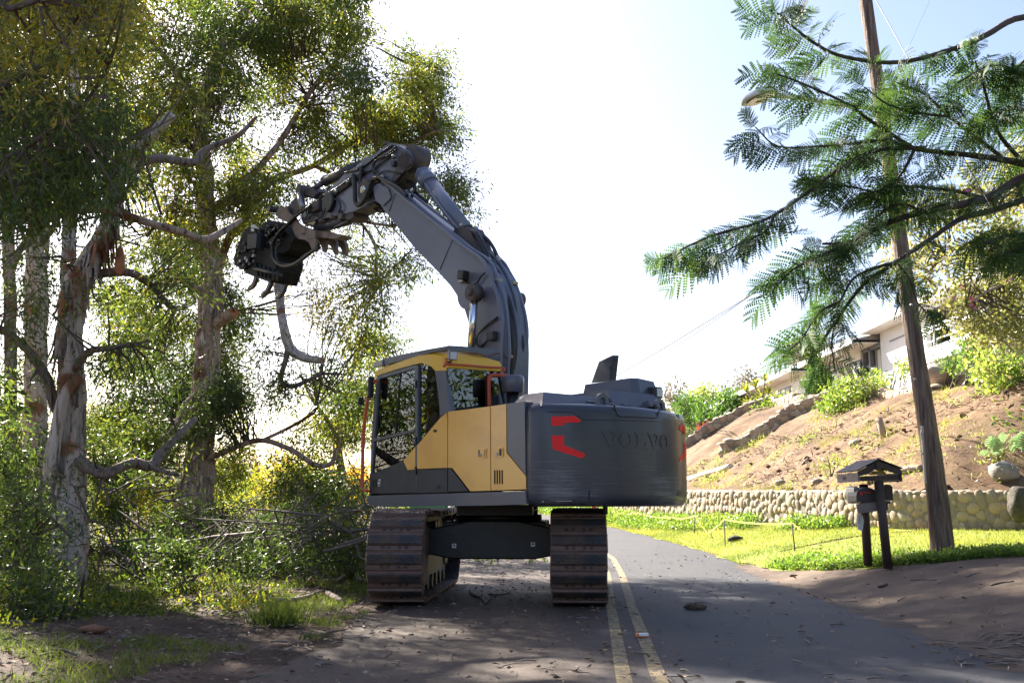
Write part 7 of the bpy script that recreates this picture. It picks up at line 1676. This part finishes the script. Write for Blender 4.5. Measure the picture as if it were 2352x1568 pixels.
# ================================================================ lawn grass and plants on the right
n = 110000; y = 14.5+rg.random(n)**1.5*45; lo = np.where(y < 21.5, lawn_edge(y), redge(y)); hi_ = np.where(y < 22.5, lo+7, wallx(y)); x = lo-.05+(hi_-lo)*rg.random(n); k = (wall_dist(x, y) < 0); x, y = x[k], y[k]
V, t_ = blades(len(x), x, y, .065, .007, lambda a, b: H(a, b)+.01, rg, .5, (.66, .36)); o = quads_obj('lawn_grass', V, M_['grassb'], None, t_, tri=True); o['kind'] = 'stuff'
n = 5200; u = rg.random(n); y = 20+u*34; x = wallx(y)-.05-rg.random(n)**1.4*np.interp(y, [23, 28, 32, 50], [.5, .9, 1.4, 1.6]); k = patch(x, y, .5, 71, .40) & (y > 24.5) & (x > redge(y)+.1); x, y = x[k], y[k]
C = np.stack([x, y, H(x, y)+.08], 1); V, t_ = leaves_at(C, 12, .12, .08, .045, -.4, (.6, .2), rg, .8); o = quads_obj('ground_cover', V, M_['leafbush'], None, t_); o['kind'] = 'stuff'
# clover-like edge in front of the mailbox and pole
n = 3000; y = rg.uniform(14.0, 20.5, n); x = lawn_edge(y)+rg.random(n)**1.6*1.0; k = patch(x, y, .9, 81, .40) & (x < 12); x, y = x[k], y[k]
C = np.stack([x, y, H(x, y)+.05], 1); V, t_ = leaves_at(C, 10, .055, .05, .035, -.3, (.60, .22), rg, .6); o = quads_obj('ground_cover', V, M_['leafbush'], None, t_); o['kind'] = 'stuff'
# sparse weeds and rubble on the hillside
n = 5200; x = rg.uniform(8.2, 20, n); y = rg.uniform(21, 62, n); d = wall_dist(x, y); zz_ = (d > .4) & (d < 9.5) & (patch(x, y, .35, 91, .56)) & ((y < 46) | (rg.random(n) < .15)); x2, y2 = x[zz_], y[zz_]
C = np.stack([x2, y2, hill_np(x2, y2)+.08], 1); V, t_ = leaves_at(C, 10, .14, .11, .022, -.6, (.82, .14), rg, .8, up=.3); o = quads_obj('slope_weeds', V, M_['leafbush'], None, t_); o['kind'] = 'stuff'
n = 24000; x = rg.uniform(8.2, 20, n); y = rg.uniform(21, 62, n); d = wall_dist(x, y); k = (d > .3) & (d < 8.5) & patch(x, y, .5, 95, .46); x, y = x[k], y[k]; P = np.stack([x, y, hill_np(x, y)+.03], 1)
V = leaf_quads(P, rg.normal(size=P.shape)*np.array([1, 1, .35]), rg.uniform(.05, .5, len(P))**1.2, rg.uniform(.015, .045, len(P)), rg); o = quads_obj('slope_mulch', V, M_['litter'], None, .5+.5*rg.random(len(P))); o['kind'] = 'stuff'
n = 60000; x = rg.uniform(7, 20, n); y = rg.uniform(21, 56, n); d = wall_dist(x, y); k = (d > .4) & (d < 10) & patch(x, y, .9, 97, .58) & patch(x, y, .25, 98, .42); x, y = x[k], y[k]
V, t_ = blades(len(x), x, y, .22, .007, hill_np, rg, .8, (.78, .3)); o = quads_obj('slope_dry_grass', V, M_['grassb'], None, t_, tri=True); o['kind'] = 'stuff'

n = 330; x = rg.uniform(8.3, 17, n); y = rg.uniform(21, 55, n); d = wall_dist(x, y); k = (d > .3) & (d < 8); x, y = x[k], y[k]; z = hill_np(x, y)
base = bmesh.new(); bmesh.ops.create_icosphere(base, subdivisions=1, radius=.5); bv = np.array([v.co[:] for v in base.verts]); bf = np.array([[v.index for v in f.verts] for f in base.faces]); base.free()
Vv = []; 
for i in range(len(x)):
    s = rg.uniform(.06, .22)*np.array([1, rg.uniform(.6, 1), rg.uniform(.4, .8)]); vv = bv*s*(1+rg.normal(size=(len(bv), 1))*.13)+np.array([x[i], y[i], z[i]+s[2]*.2]); Vv.append(vv[bf])
o = quads_obj('slope_clods', np.concatenate(Vv), M_['hillsoil'], None, None, tri=True); o['kind'] = 'stuff'
H_ = lambda *pts: [cH(*p) for p in pts]
def hb(px, Y, cy=None): b = at(px, 1155, Y); return hill(b.x, Y)
def hshrub(nm, label, pts, Y, **kw):
    P = H_(*pts); px = sum(p[0] for p in P)/len(P); kw.setdefault('mat_', 'leafbush'); return shrub(nm, label, px, Y, P, kw.pop('dens', 7), Y-kw.pop('dy', 1.2), Y+kw.pop('dy2', 1.2), base_z=hb(px, Y), **kw)
bsh = hshrub('round_bush', 'big round yellow green bush with pale blossoms alone on the upper slope', [(1060, 850), (1130, 760), (1240, 710), (1380, 720), (1500, 790), (1500, 880), (1430, 920), (1330, 990), (1290, 1050), (1200, 1040), (1110, 950), (1060, 900)], 42, dens=20, n=26, L=.16, Wd=.08, spread=.25, tint=(.72, .2), mat_='leafbush', thr=.38)
C = crown_pts(H_((1180, 720), (1340, 700), (1500, 780), (1480, 840), (1280, 790)), 8, 41, 42, thr=.3); V, _ = leaves_at(C, 4, .15, .10, .10, 0); quads_obj('blossoms', V-np.array(bsh.b), M_['flower'], bsh.o)
for i, (pts, Y, lb) in enumerate((([(1380, 700), (1420, 660), (1500, 670), (1520, 720), (1430, 730)], 44, 'light green low shrub in front of the house porch'), ([(1500, 690), (1520, 640), (1560, 650), (1560, 700)], 43.5, 'small dark green shrub against the white house wall'), ([(1550, 690), (1560, 620), (1640, 610), (1650, 700)], 42, 'bright green shrub left of the pole in front of the white wall'), ([(1840, 620), (1850, 560), (1930, 555), (1990, 600), (1960, 655), (1880, 650)], 36, 'rounded dark green shrub under the balcony end'), ([(1950, 570), (1950, 470), (2040, 440), (2140, 480), (2140, 570), (2040, 610)], 34.5, 'taller dark green shrub with yellow sprigs right of the balcony'), ([(1885, 690), (1900, 655), (1990, 650), (2000, 690)], 35, 'little low shrub on the crest beside the reddish boulder'))):
    hshrub('house_shrub', lb, pts, Y, dens=14, n=28, L=.13, Wd=.07, spread=.2, tint=(.3 if i in (1, 3, 4) else .7, .15))
hshrub('lime_shrub', 'bright lime leafy shrub at the right edge on top of the slope', [(2000, 690), (2060, 620), (2160, 565), (2260, 580), (2352, 640), (2420, 700), (2420, 900), (2300, 920), (2200, 850), (2100, 780)], 28, dens=9, n=30, L=.15, Wd=.085, spread=.25, tint=(.68, .22), stems=6)
hshrub('lime_shrub', 'loose yellow green shrub at the right edge halfway down the slope', [(2180, 900), (2300, 880), (2420, 900), (2420, 1020), (2300, 1020), (2200, 980)], 26.5, dens=6, n=26, L=.16, Wd=.06, spread=.25, tint=(.75, .2))
hshrub('lime_shrub', 'dark and lime mixed shrub above the broad split leaved plant', [(2200, 1000), (2280, 960), (2420, 980), (2420, 1200), (2340, 1180), (2250, 1110)], 25, dens=8, n=26, L=.16, Wd=.06, spread=.25, tint=(.45, .3))
hshrub('hill_hedge', 'tall dense dark green hedge on the crest beyond the stone terraces', [(140, 900), (200, 830), (330, 800), (440, 820), (520, 800), (600, 850), (610, 1000), (480, 1040), (360, 1010), (180, 1050)], 78, dens=24, dy=3, dy2=3, n=30, L=.26, Wd=.14, spread=.5, tint=(.25, .15), thr=.25, stems=3)
hshrub('hill_hedge', 'sunlit yellow topped hedge further left along the crest', [(70, 870), (140, 830), (300, 790), (460, 815), (600, 760), (620, 830), (440, 850), (150, 870), (60, 900)], 84, dens=20, dy=2, dy2=3, n=28, L=.26, Wd=.14, spread=.5, tint=(.85, .1), thr=.3, stems=2)
hshrub('ti_plants', 'dark leafy ti plants below the tall hedge', [(235, 970), (300, 940), (390, 960), (520, 990), (520, 1040), (300, 1080), (240, 1050)], 68, dens=10, n=22, L=.5, Wd=.14, spread=.35, tint=(.2, .15), droop=-.3)
hshrub('croton', 'red and orange croton bushes above the white terrace box', [(275, 1050), (330, 1035), (345, 1100), (300, 1150), (270, 1120)], 65, dens=16, n=22, L=.32, Wd=.12, spread=.25, tint=(.6, .3), mat_='croton', droop=-.6)
hshrub('croton', 'crimson croton bush at the right of the planted terrace', [(430, 1060), (470, 1020), (550, 1030), (545, 1065), (480, 1110), (420, 1130), (350, 1140), (350, 1100)], 64, dens=16, n=22, L=.32, Wd=.12, spread=.25, tint=(.3, .3), mat_='croton', droop=-.6)
hshrub('flower_bed', 'pale flowering shrubs in front of the long house wall left of the cypress', [(620, 960), (680, 890), (780, 860), (860, 840), (950, 850), (950, 900), (830, 930), (700, 960), (630, 1000)], 60, dens=30, n=26, L=.22, Wd=.12, spread=.35, tint=(.75, .15))
hshrub('slope_vine', 'yellow green creeper spilling over the left part of the cobble wall', [(230, 1420), (330, 1380), (430, 1330), (500, 1290), (510, 1330), (480, 1390), (350, 1430), (300, 1500), (260, 1470)], 44, dens=14, dy=2.0, dy2=3, n=20, L=.12, Wd=.06, spread=.2, tint=(.75, .15), stems=2)
hshrub('sprout', 'slim bright green sprout standing on the bare slope left of the mailbox roof', [(1070, 1170), (1150, 1160), (1160, 1230), (1230, 1270), (1210, 1310), (1120, 1370), (1070, 1380), (1090, 1290)], 29, dens=9, n=12, L=.12, Wd=.04, spread=.15, tint=(.8, .1), thr=.45, stems=3)
# cypress columns
for nm_, pts, Y, lb in (('cypress', [(945, 905), (950, 760), (965, 700), (975, 560), (985, 400), (998, 240), (1012, 215), (1024, 260), (1032, 420), (1060, 640), (1105, 700), (1105, 790), (1050, 850), (1020, 900)], 53, 'tall narrow dark cypress in front of the white house'), ('cypress', [(140, 860), (165, 830), (200, 830), (235, 900), (245, 1020), (235, 1130), (190, 1140)], 62, 'shorter dark cypress just right of the machine tail')):
    hshrub(nm_, lb, pts, Y, dens=22, dy=.7, dy2=.7, n=34, L=.16, Wd=.045, spread=.20, tint=(.2, .1), up=1.1, thr=.2, mat_='leafbush', cat='cypress') if False else shrub(nm_, lb, sum(cH(*p)[0] for p in pts)/len(pts), Y, H_(*pts), 22, Y-.7, Y+.7, 'leafbush', 'cypress', .18, .05, 34, .20, (.15, .08), droop=-1.0, thr=.2, base_z=hb(sum(cH(*p)[0] for p in pts)/len(pts), Y))
# agave / dracaena rosettes on a bare stem
def rosette(parent, c, n, L, w, m, r, up=.5, obj='leaf'):
    bm = bmesh.new()
    for k in range(n):
        a = r.uniform(0, 6.28); e = r.uniform(-.2, 1.2)*up+.1; d = Vector((math.cos(a)*math.cos(e), math.sin(a)*math.cos(e), math.sin(e))); s = d.cross(Vector((0, 0, 1))).normalized()*w/2; l = L*r.uniform(.7, 1.1)
        p1 = c+d*l*.5; p2 = c+d*l-Vector((0, 0, l*.25)); v = [bm.verts.new(q) for q in (c-s*.4, c+s*.4, p1+s, p1-s)]; bm.faces.new(v); bm.faces.new((v[3], v[2], bm.verts.new(p2)))
    me = bpy.data.meshes.new(obj); bm.to_mesh(me); bm.free(); me.materials.append(m); o = link(bpy.data.objects.new(obj, me), parent); return o
M_['spiky'] = mat('spiky_yellow_green_leaf', (.22,.24,.05), .45, trans=(.4, (1.8, 1.8, 1.1)))
bz_ = at(*cH(650, 960), 63); t = thing('dracaena', (bz_.x, 63, hill(bz_.x, 63)), 'spiky yellow green dracaena with several leaf rosettes left of the long house', 'plant'); o0 = Vector(t.location)
for (x, y) in ((590, 890), (640, 780), (700, 730), (720, 810), (600, 960), (660, 850), (580, 800)):
    c = at(*cH(x, y), 63)-o0; tube('stem', [Vector((0, 0, -.2)), c*.5+Vector((.1, 0, 0)), c], [.09, .07, .05], M_['palewood'], t, 6, 3); rosette(t, c, 26, .95, .13, M_['spiky'], rg, .9, 'leaf_rosette')
# broad split-leaf plants at the right
M_['monstera'] = mat('broad_pale_green_leaf', (.22,.30,.20), .4, var=(.14,.22,.10), vscale=3, trans=(.3, (1.5, 1.6, 1.1)))
def big_leaf():
    bm = bmesh.new(); c = [(0, 0, 0), (0, .25, .03), (0, .5, .03), (0, .75, .0), (0, 1, -.08)]
    n = 7
    for sg in (-1, 1):
        for k in range(n):
            y0 = -.08+k*.145; w = .42*math.sin(math.pi*(k+1.2)/(n+1.6)); v = [(0, y0+.02, .03), (sg*w, y0+.10, -.06), (sg*w*.95, y0+.19, -.07), (0, y0+.155, .03)]; bm.faces.new([bm.verts.new(p) for p in v])
    me = bpy.data.meshes.new('broad_leaf'); bm.to_mesh(me); bm.free(); me.materials.append(M_['monstera']); return me
BL = big_leaf()
pm = ground_hit(*cH(2180, 1260), f=hill, y0=20, y1=60); t = thing('split_leaf_plant', tuple(pm), 'broad pale split leaved plant on the slope near the right edge', 'plant')
rl = random.Random(3)
for k, (x, y) in enumerate(((2140, 1190), (2110, 1230), (2180, 1230), (2210, 1160), (2250, 1150), (2270, 1210), (2300, 1180), (2340, 1200), (2160, 1190))):
    tip = at(*cH(x, y), pm.y-.2)-pm; o = link(bpy.data.objects.new('broad_leaf', BL), t); o.location = tip+Vector((0, 0, .1)); s = rl.uniform(.30, .42); o.scale = (s, s, s)
    o.rotation_euler = (R(rl.uniform(20, 75)), R(rl.uniform(-25, 25)), R(rl.uniform(120, 240))); tube('leaf_stalk', [Vector((rl.uniform(-.1, .3), .1, 0)), tip*.6+Vector((0, 0, .2)), tip+Vector((0, 0, .1))], .012, M_['spiky'], t, 5, 3)
# dry brush on the far hill and hill trees
rf = np.random.default_rng(77)
C = crown_pts([(1380, 990), (1480, 915), (1560, 905), (1640, 870), (1700, 842), (1790, 815), (1830, 800), (1880, 770), (1930, 745), (1975, 732), (2030, 735), (2080, 760), (2250, 700), (2420, 640), (2420, 980), (1380, 1010)], 2.3, 120, 175, thr=.36, seed=22, r=rf, nscale=.12)
V, t_ = leaves_at(C, 40, 1.5, .7, .26, 0, (.5, .2), rf); M_['dryleaf'] = mat('dry_hill_scrub', (.30,.25,.17), .8, tint=[(0, (.13,.115,.07)), (.5, (.20,.165,.11)), (1, (.28,.23,.17))], trans=(.3, (1.2, 1.2, 1.1)))
o = quads_obj('dry_scrub', V, M_['dryleaf'], None, t_); o['kind'] = 'stuff'
C = crown_pts([(1700, 850), (1725, 815), (1745, 800), (1790, 800), (1800, 850)], 1.2, 118, 122, thr=.4, r=rf); 
# the yellow leaved tree right of the pole
tY = Tree('yellow_leaved_tree', tuple(Vector((at(2400, 1155, 27).x, 27, hb(2400, 27)))), 'broad tree with small round olive and yellow leaves behind the wooden pole', bark='palewood')
pby = proj(tY.b)
tY.limb([(pby[0], pby[1]+3, 27, 13), (2395, 780, 27, 12), (2372, 650, 27, 10), (2340, 560, 27, 9), (2300, 480, 27, 8), (2240, 430, 27, 5)], 'trunk'); tY.limb([(2372, 650, 27, 8), (2440, 480, 27, 8), (2430, 380, 27, 6)]); tY.limb([(2340, 560, 27, 6), (2250, 560, 26.5, 5), (2160, 590, 26, 4), (2130, 640, 26, 3)]); tY.limb([(2372, 660, 27, 5), (2290, 660, 26, 4), (2220, 700, 25.5, 3)])
gY = ((2050, 540, 18, 18), (2210, 590, 14, 12), (2250, 630, 14, 14), (2140, 700, 14, 14))
tY.crown([(1990, 590), (2040, 510), (2110, 430), (2200, 370), (2300, 380), (2480, 330), (2480, 720), (2400, 740), (2352, 790), (2300, 770), (2260, 760), (2200, 740), (2130, 720), (2100, 690), (2060, 640)], 9, 24.5, 29.5, thr=.43, tint=(.62, .28), L=.11, Wd=.085, n=26, spread=.28, droop=.1, nscale=.7, gaps=gY)
tY.crown([(2260, 420), (2330, 350), (2480, 120), (2480, 420)], 7, 25, 29, thr=.4, tint=(.6, .2), L=.11, Wd=.085, n=26, spread=.28); tY.finish('leafyel')
C = crown_pts([(2050, 480), (2250, 380), (2352, 420), (2352, 700), (2150, 700)], .25, 24, 25, thr=.3); V, _ = leaves_at(C, 5, .10, .09, .08, 0); V -= np.array(tY.b); quads_obj('pink_blossoms', V, mat('pink_blossom', (.62,.10,.30), .5), tY.o)

# ================================================================ feathery branch tree at the right (near)
def frond_mesh(seed):
    """one feathery compound leaf as a single connected surface"""
    r = np.random.default_rng(seed); V = []; T = []; Fc = []
    L = .30; npair = 11; n = npair+2
    rach = [np.array([t*L, 0, .06*L*math.sin(math.pi*t)-.22*L*t*t]) for t in np.linspace(0, 1, n)]
    for i, p in enumerate(rach):
        w = .0022*(1-.6*i/n); V += [p+[0, w, .001], p-[0, w, -.001]]; T += [.1, .1]
        if i: k = 2*i; Fc.append((k-2, k-1, k+1, k))
    for i in range(1, n):
        pl = .125*math.sin(math.pi*(i+1.4)/(npair+4.4))**.7+.015
        for sg in (-1, 1):
            ang = R(64-2.5*i)+r.normal()*.08; d = np.array([math.cos(ang), sg*math.sin(ang), -.12+r.normal()*.12]); d /= np.linalg.norm(d)
            side = np.cross(d, [0, 0, 1.]); side /= np.linalg.norm(side); tb = r.uniform(0, 1); nl = 8; prev = 2*i+(0 if sg > 0 else 1)
            c0 = rach[i]
            for j in range(nl):
                t = (j+1)/nl; c1_ = rach[i]+d*pl*t-np.array([0, 0, .28*pl*t*t]); ci = len(V); V.append(c1_); T.append(tb)
                w = .0135*math.sin(math.pi*(t*.72+.16))**.6
                for s2 in (-1, 1):
                    q = (c0+c1_)/2+side*s2*w+d*.004; ti = len(V); V.append(q); T.append(min(1, tb+.1)); Fc.append((prev, ci, ti) if s2 > 0 else (ci, prev, ti))
                prev = ci; c0 = c1_
    T = np.clip(np.array(T)*.45+[0, .12, .3, .05, .55][seed % 5], 0, 1)
    return np.array(V), T, Fc
def poly_obj(name, V, T, Fc, m, parent=None):
    me = bpy.data.meshes.new(name); me.from_pydata(V.tolist(), [], Fc); me.update(); at_ = me.attributes.new('tint', 'FLOAT', 'POINT'); at_.data.foreach_set('value', np.asarray(T, dtype=np.float32)); me.materials.append(m)
    return link(bpy.data.objects.new(name, me), parent)
FQ = [frond_mesh(s) for s in range(5)]
FM = []
for V_, T_, F_ in FQ:
    o = poly_obj('frond', V_, T_, F_, M_['frond']); FM.append(o.data); bpy.data.objects.remove(o)
PO = Tree('feathery_tree', (7.4, 10.5, Hs(7.4, 10.5)), 'near feathery leaved tree reaching in from the right edge over the pole', bark='darkbark')
po_m = M_['darkbark']
YB = 10.5
bl = []   # (points, radii px, depth list, frond density)
def pb_(pts, r0, r1, Y0=YB, Y1=None, fr=1.0, s0=0.):
    Y1 = Y1 or Y0; n = len(pts); P4 = [(p[0], p[1], Y0+(Y1-Y0)*i/(n-1), r0+(r1-r0)*i/(n-1)) for i, p in enumerate(pts)]; PO.limb(P4, 'branch', .10, 8, n=5); bl.append((P4, fr, s0))
PO.limb([(2790, 1800, YB, 48), (2740, 1300, YB, 42), (2640, 800, YB, 34), (2560, 520, YB, 26), (2520, 300, YB, 20), (2500, 60, YB, 14), (2480, -200, YB, 10)], 'trunk', .1, 12)
pb_([(2560, 520), (2460, 400), (2352, 376), (2249, 359), (2101, 342), (2040, 320)], 13, 4, YB, 10.2, 1.0, .2)
pb_([(2600, 640), (2470, 400), (2352, 408), (2266, 456), (2124, 485), (2038, 513), (1953, 556), (1890, 560)], 15, 3, YB, 9.8, 1.0, .25)
pb_([(2124, 340), (2020, 345), (1936, 382), (1776, 496), (1633, 542), (1525, 593)], 6, 2, 10.2, 9.4, 1.2, .2)
pb_([(1776, 496), (1760, 530), (1700, 560), (1640, 590), (1600, 600)], 3, 1.5, 9.6, 9.4, 1.2)
pb_([(2400, 440), (2290, 480), (2209, 502), (2147, 542), (2055, 604), (1981, 656), (1918, 741), (1879, 798)], 8, 3, YB, 9.6, .55, .45)
pb_([(2060, 602), (2010, 615), (1960, 640), (1930, 690), (1900, 720)], 4, 2, 9.9, 9.6, 1.0)
pb_([(2060, 604), (2088, 640), (2105, 690), (2125, 715)], 3, 1.5, 9.8, 9.5, .9, .2)
pb_([(2500, 60), (2352, 40), (2266, 80), (2204, 108), (2067, 143), (1941, 131), (1867, 97), (1804, 46), (1785, 30)], 9, 2, YB, 9.6, 1.1, .3)
pb_([(2300, 360), (2181, 268), (2124, 217), (2060, 190)], 5, 2, YB, 9.8, 1.1, .2)
pb_([(2101, 342), (2010, 285), (1936, 234), (1833, 188), (1787, 171)], 5, 2, 10.2, 9.5, 1.1, .2)
pb_([(2040, 320), (1960, 330), (1884, 336), (1787, 336), (1735, 292)], 4, 1.5, 10.2, 9.5, 1.1)
pb_([(1953, 556), (1880, 590), (1820, 620), (1790, 650)], 4, 2, 9.8, 9.4, 1.2); pb_([(1930, 690), (1880, 720), (1840, 780), (1800, 810)], 3, 1.5, 9.6, 9.4, .7); pb_([(1918, 741), (1910, 790), (1915, 830)], 3, 1.5, 9.5, 9.3, .6)
pb_([(2352, 376), (2290, 300), (2260, 200), (2240, 140)], 6, 2, YB, 10, 1.1, .1); pb_([(2450, 200), (2352, 170), (2280, 150), (2200, 190)], 6, 2, YB, 9.8, 1.1, .1)
pb_([(2266, 456), (2200, 440), (2120, 430), (2040, 430), (1960, 470)], 5, 2, YB, 9.7, 1.1); pb_([(2124, 485), (2060, 470), (1990, 520), (1930, 600), (1900, 640)], 4, 2, 10, 9.6, 1.1)
pb_([(2460, 400), (2400, 280), (2330, 250), (2260, 280)], 6, 2, YB, 10, 1.2); pb_([(2480, 560), (2400, 540), (2320, 540), (2260, 560)], 7, 2, YB, 10, 1.2); pb_([(2500, 120), (2430, 120), (2352, 140), (2310, 210)], 6, 2, YB, 10, 1.2)
pb_([(2480, 640), (2420, 590), (2352, 570), (2290, 590)], 7, 2, YB, 10, 1.0); pb_([(2181, 268), (2110, 260), (2040, 240), (1985, 200)], 4, 1.5, 10, 9.6, 1.2); pb_([(2101, 342), (2070, 400), (2020, 440), (1960, 430), (1880, 420)], 4, 1.5, 10.1, 9.7, 1.2)
rp = np.random.default_rng(55); FI = []
for P4, fr, s0 in bl:
    P = catmull([at(p[0], p[1], p[2]) for p in P4], 12); n = len(P); k0 = int(n*s0)
    L = sum((P[i+1]-P[i]).length for i in range(k0, n-1)); m = int(L*12.5*fr)+2
    for q in range(m):
        i = k0+int((n-1-k0)*(q+.5)/m); i = min(i, n-2); base = P[i]; t = (P[min(i+1, n-1)]-P[max(i-1, 0)]).normalized(); sg = 1 if q % 2 else -1
        side = t.cross(Vector((0, 0, 1))).normalized()*sg; d = (t*rp.uniform(.3, .8)+side*rp.uniform(.8, 1.3)+Vector((rp.normal()*.25, rp.normal()*.25, rp.uniform(-.75, .15)))).normalized()
        FI.append((base+Vector(rp.normal(size=3))*.02, d, rp.uniform(.7, 1.55)))
    FI.append((P[-1], t, .8)); FI.append((P[-1], (t+Vector((0, 0, .4))).normalized(), .7))
def frond_mtx(base, d, s):
    x = d.normalized(); upv = (Vector((0, .85, .7))+Vector(rp.normal(size=3))*.38); z = (upv-x*upv.dot(x)).normalized(); y = z.cross(x)
    return Matrix.Translation(base-PO.b) @ Matrix((x, y, z)).transposed().to_4x4() @ Matrix.Scale(s, 4)
print('fronds', len(FI))
idx = list(range(len(FI))); random.Random(2).shuffle(idx); restV = []; restT = []; restF = []
for c, i in enumerate(idx):
    M = frond_mtx(*FI[i]); k = int(rp.integers(0, 5))
    if c < 300: o = link(bpy.data.objects.new('frond', FM[k]), PO.o); o.matrix_local = M
    else:
        Mn = np.array(M); b_ = sum(len(v) for v in restV); restV.append(FQ[k][0] @ Mn[:3, :3].T + Mn[:3, 3]); restT.append(FQ[k][1]); restF += [tuple(i_+b_ for i_ in f) for f in FQ[k][2]]
if restV: o = poly_obj('more_fronds', np.concatenate(restV), np.concatenate(restT), restF, M_['frond'], PO.o); o['kind'] = 'stuff'
rs_ = np.random.default_rng(101); n = 520; a = rs_.random(n)
x = np.where(a < .62, rs_.uniform(13, 20, n), rs_.uniform(-16, 14, n)); y = np.where(a < .62, rs_.uniform(-9, 16.5, n), rs_.uniform(-20, -13, n)); z = rs_.uniform(.2, 1, n)**.8*7.5*(.6+.8*vnoise(np.stack([x, y, 0*x], 1), .25, 3))
C = np.stack([x, y, z], 1); V, t_ = leaves_at(C, 44, .75, .34, .13, .2, (.35, .25), rs_); o = quads_obj('roadside_thicket', V, M_['leaf'], None, t_); o['kind'] = 'stuff'
# green vehicle and cone glimpsed under the machine
M_['green'] = mat('bright_green_paint', (.03,.30,.07), .4)
g_ = at(1000, 1165, 40); t = thing('green_tractor', (g_.x, 40, .6), 'small green and white machine glimpsed in the gap under the cab', 'vehicle')
box('body', (-.25, 0, .62), (1.3, 2.2, .36), M_['green'], t, .04); box('pale_deck', (.1, -.9, .43), (1.1, .8, .14), M_['paving'], t, .02); box('cab_post', (.72, -.6, .8), (.16, .2, .9), M_['hwhite'], t, .02); box('cab_post', (.45, -.3, .85), (.14, .2, .9), M_['green'], t, .02); box('engine_block', (1.0, 0, .6), (.5, 1.2, .5), M_['dark'], t, .03)
for xx in (-.7, .7): tube('wheel', [(xx-.12, -.8, 0), (xx+.12, -.8, 0)], .45, M_['black'], t, 18); tube('wheel', [(xx-.12, .8, 0), (xx+.12, .8, 0)], .5, M_['black'], t, 18)
box('chassis', (0, 0, .25), (1.1, 2.4, .25), M_['dark'], t)
p = at(1364, 1180, 40); t = thing('traffic_cone', (p.x, 40, Hs(p.x, 40)), 'small orange traffic cone far down the road beyond the right track', 'cone')
bm = bmesh.new(); ad_tube(bm, [(0, 0, 0), (0, 0, .7)], [.17, .03], 14); bm_obj('cone_body', bm, mat('cone_orange', (.7,.12,.02), .5), t); box('cone_base', (0, 0, .02), (.42, .42, .04), M_['black'], t)

print('TRIS', sum(sum(len(p.vertices)-2 for p in m.polygons)*(1 if m.users else 0) for m in bpy.data.meshes))
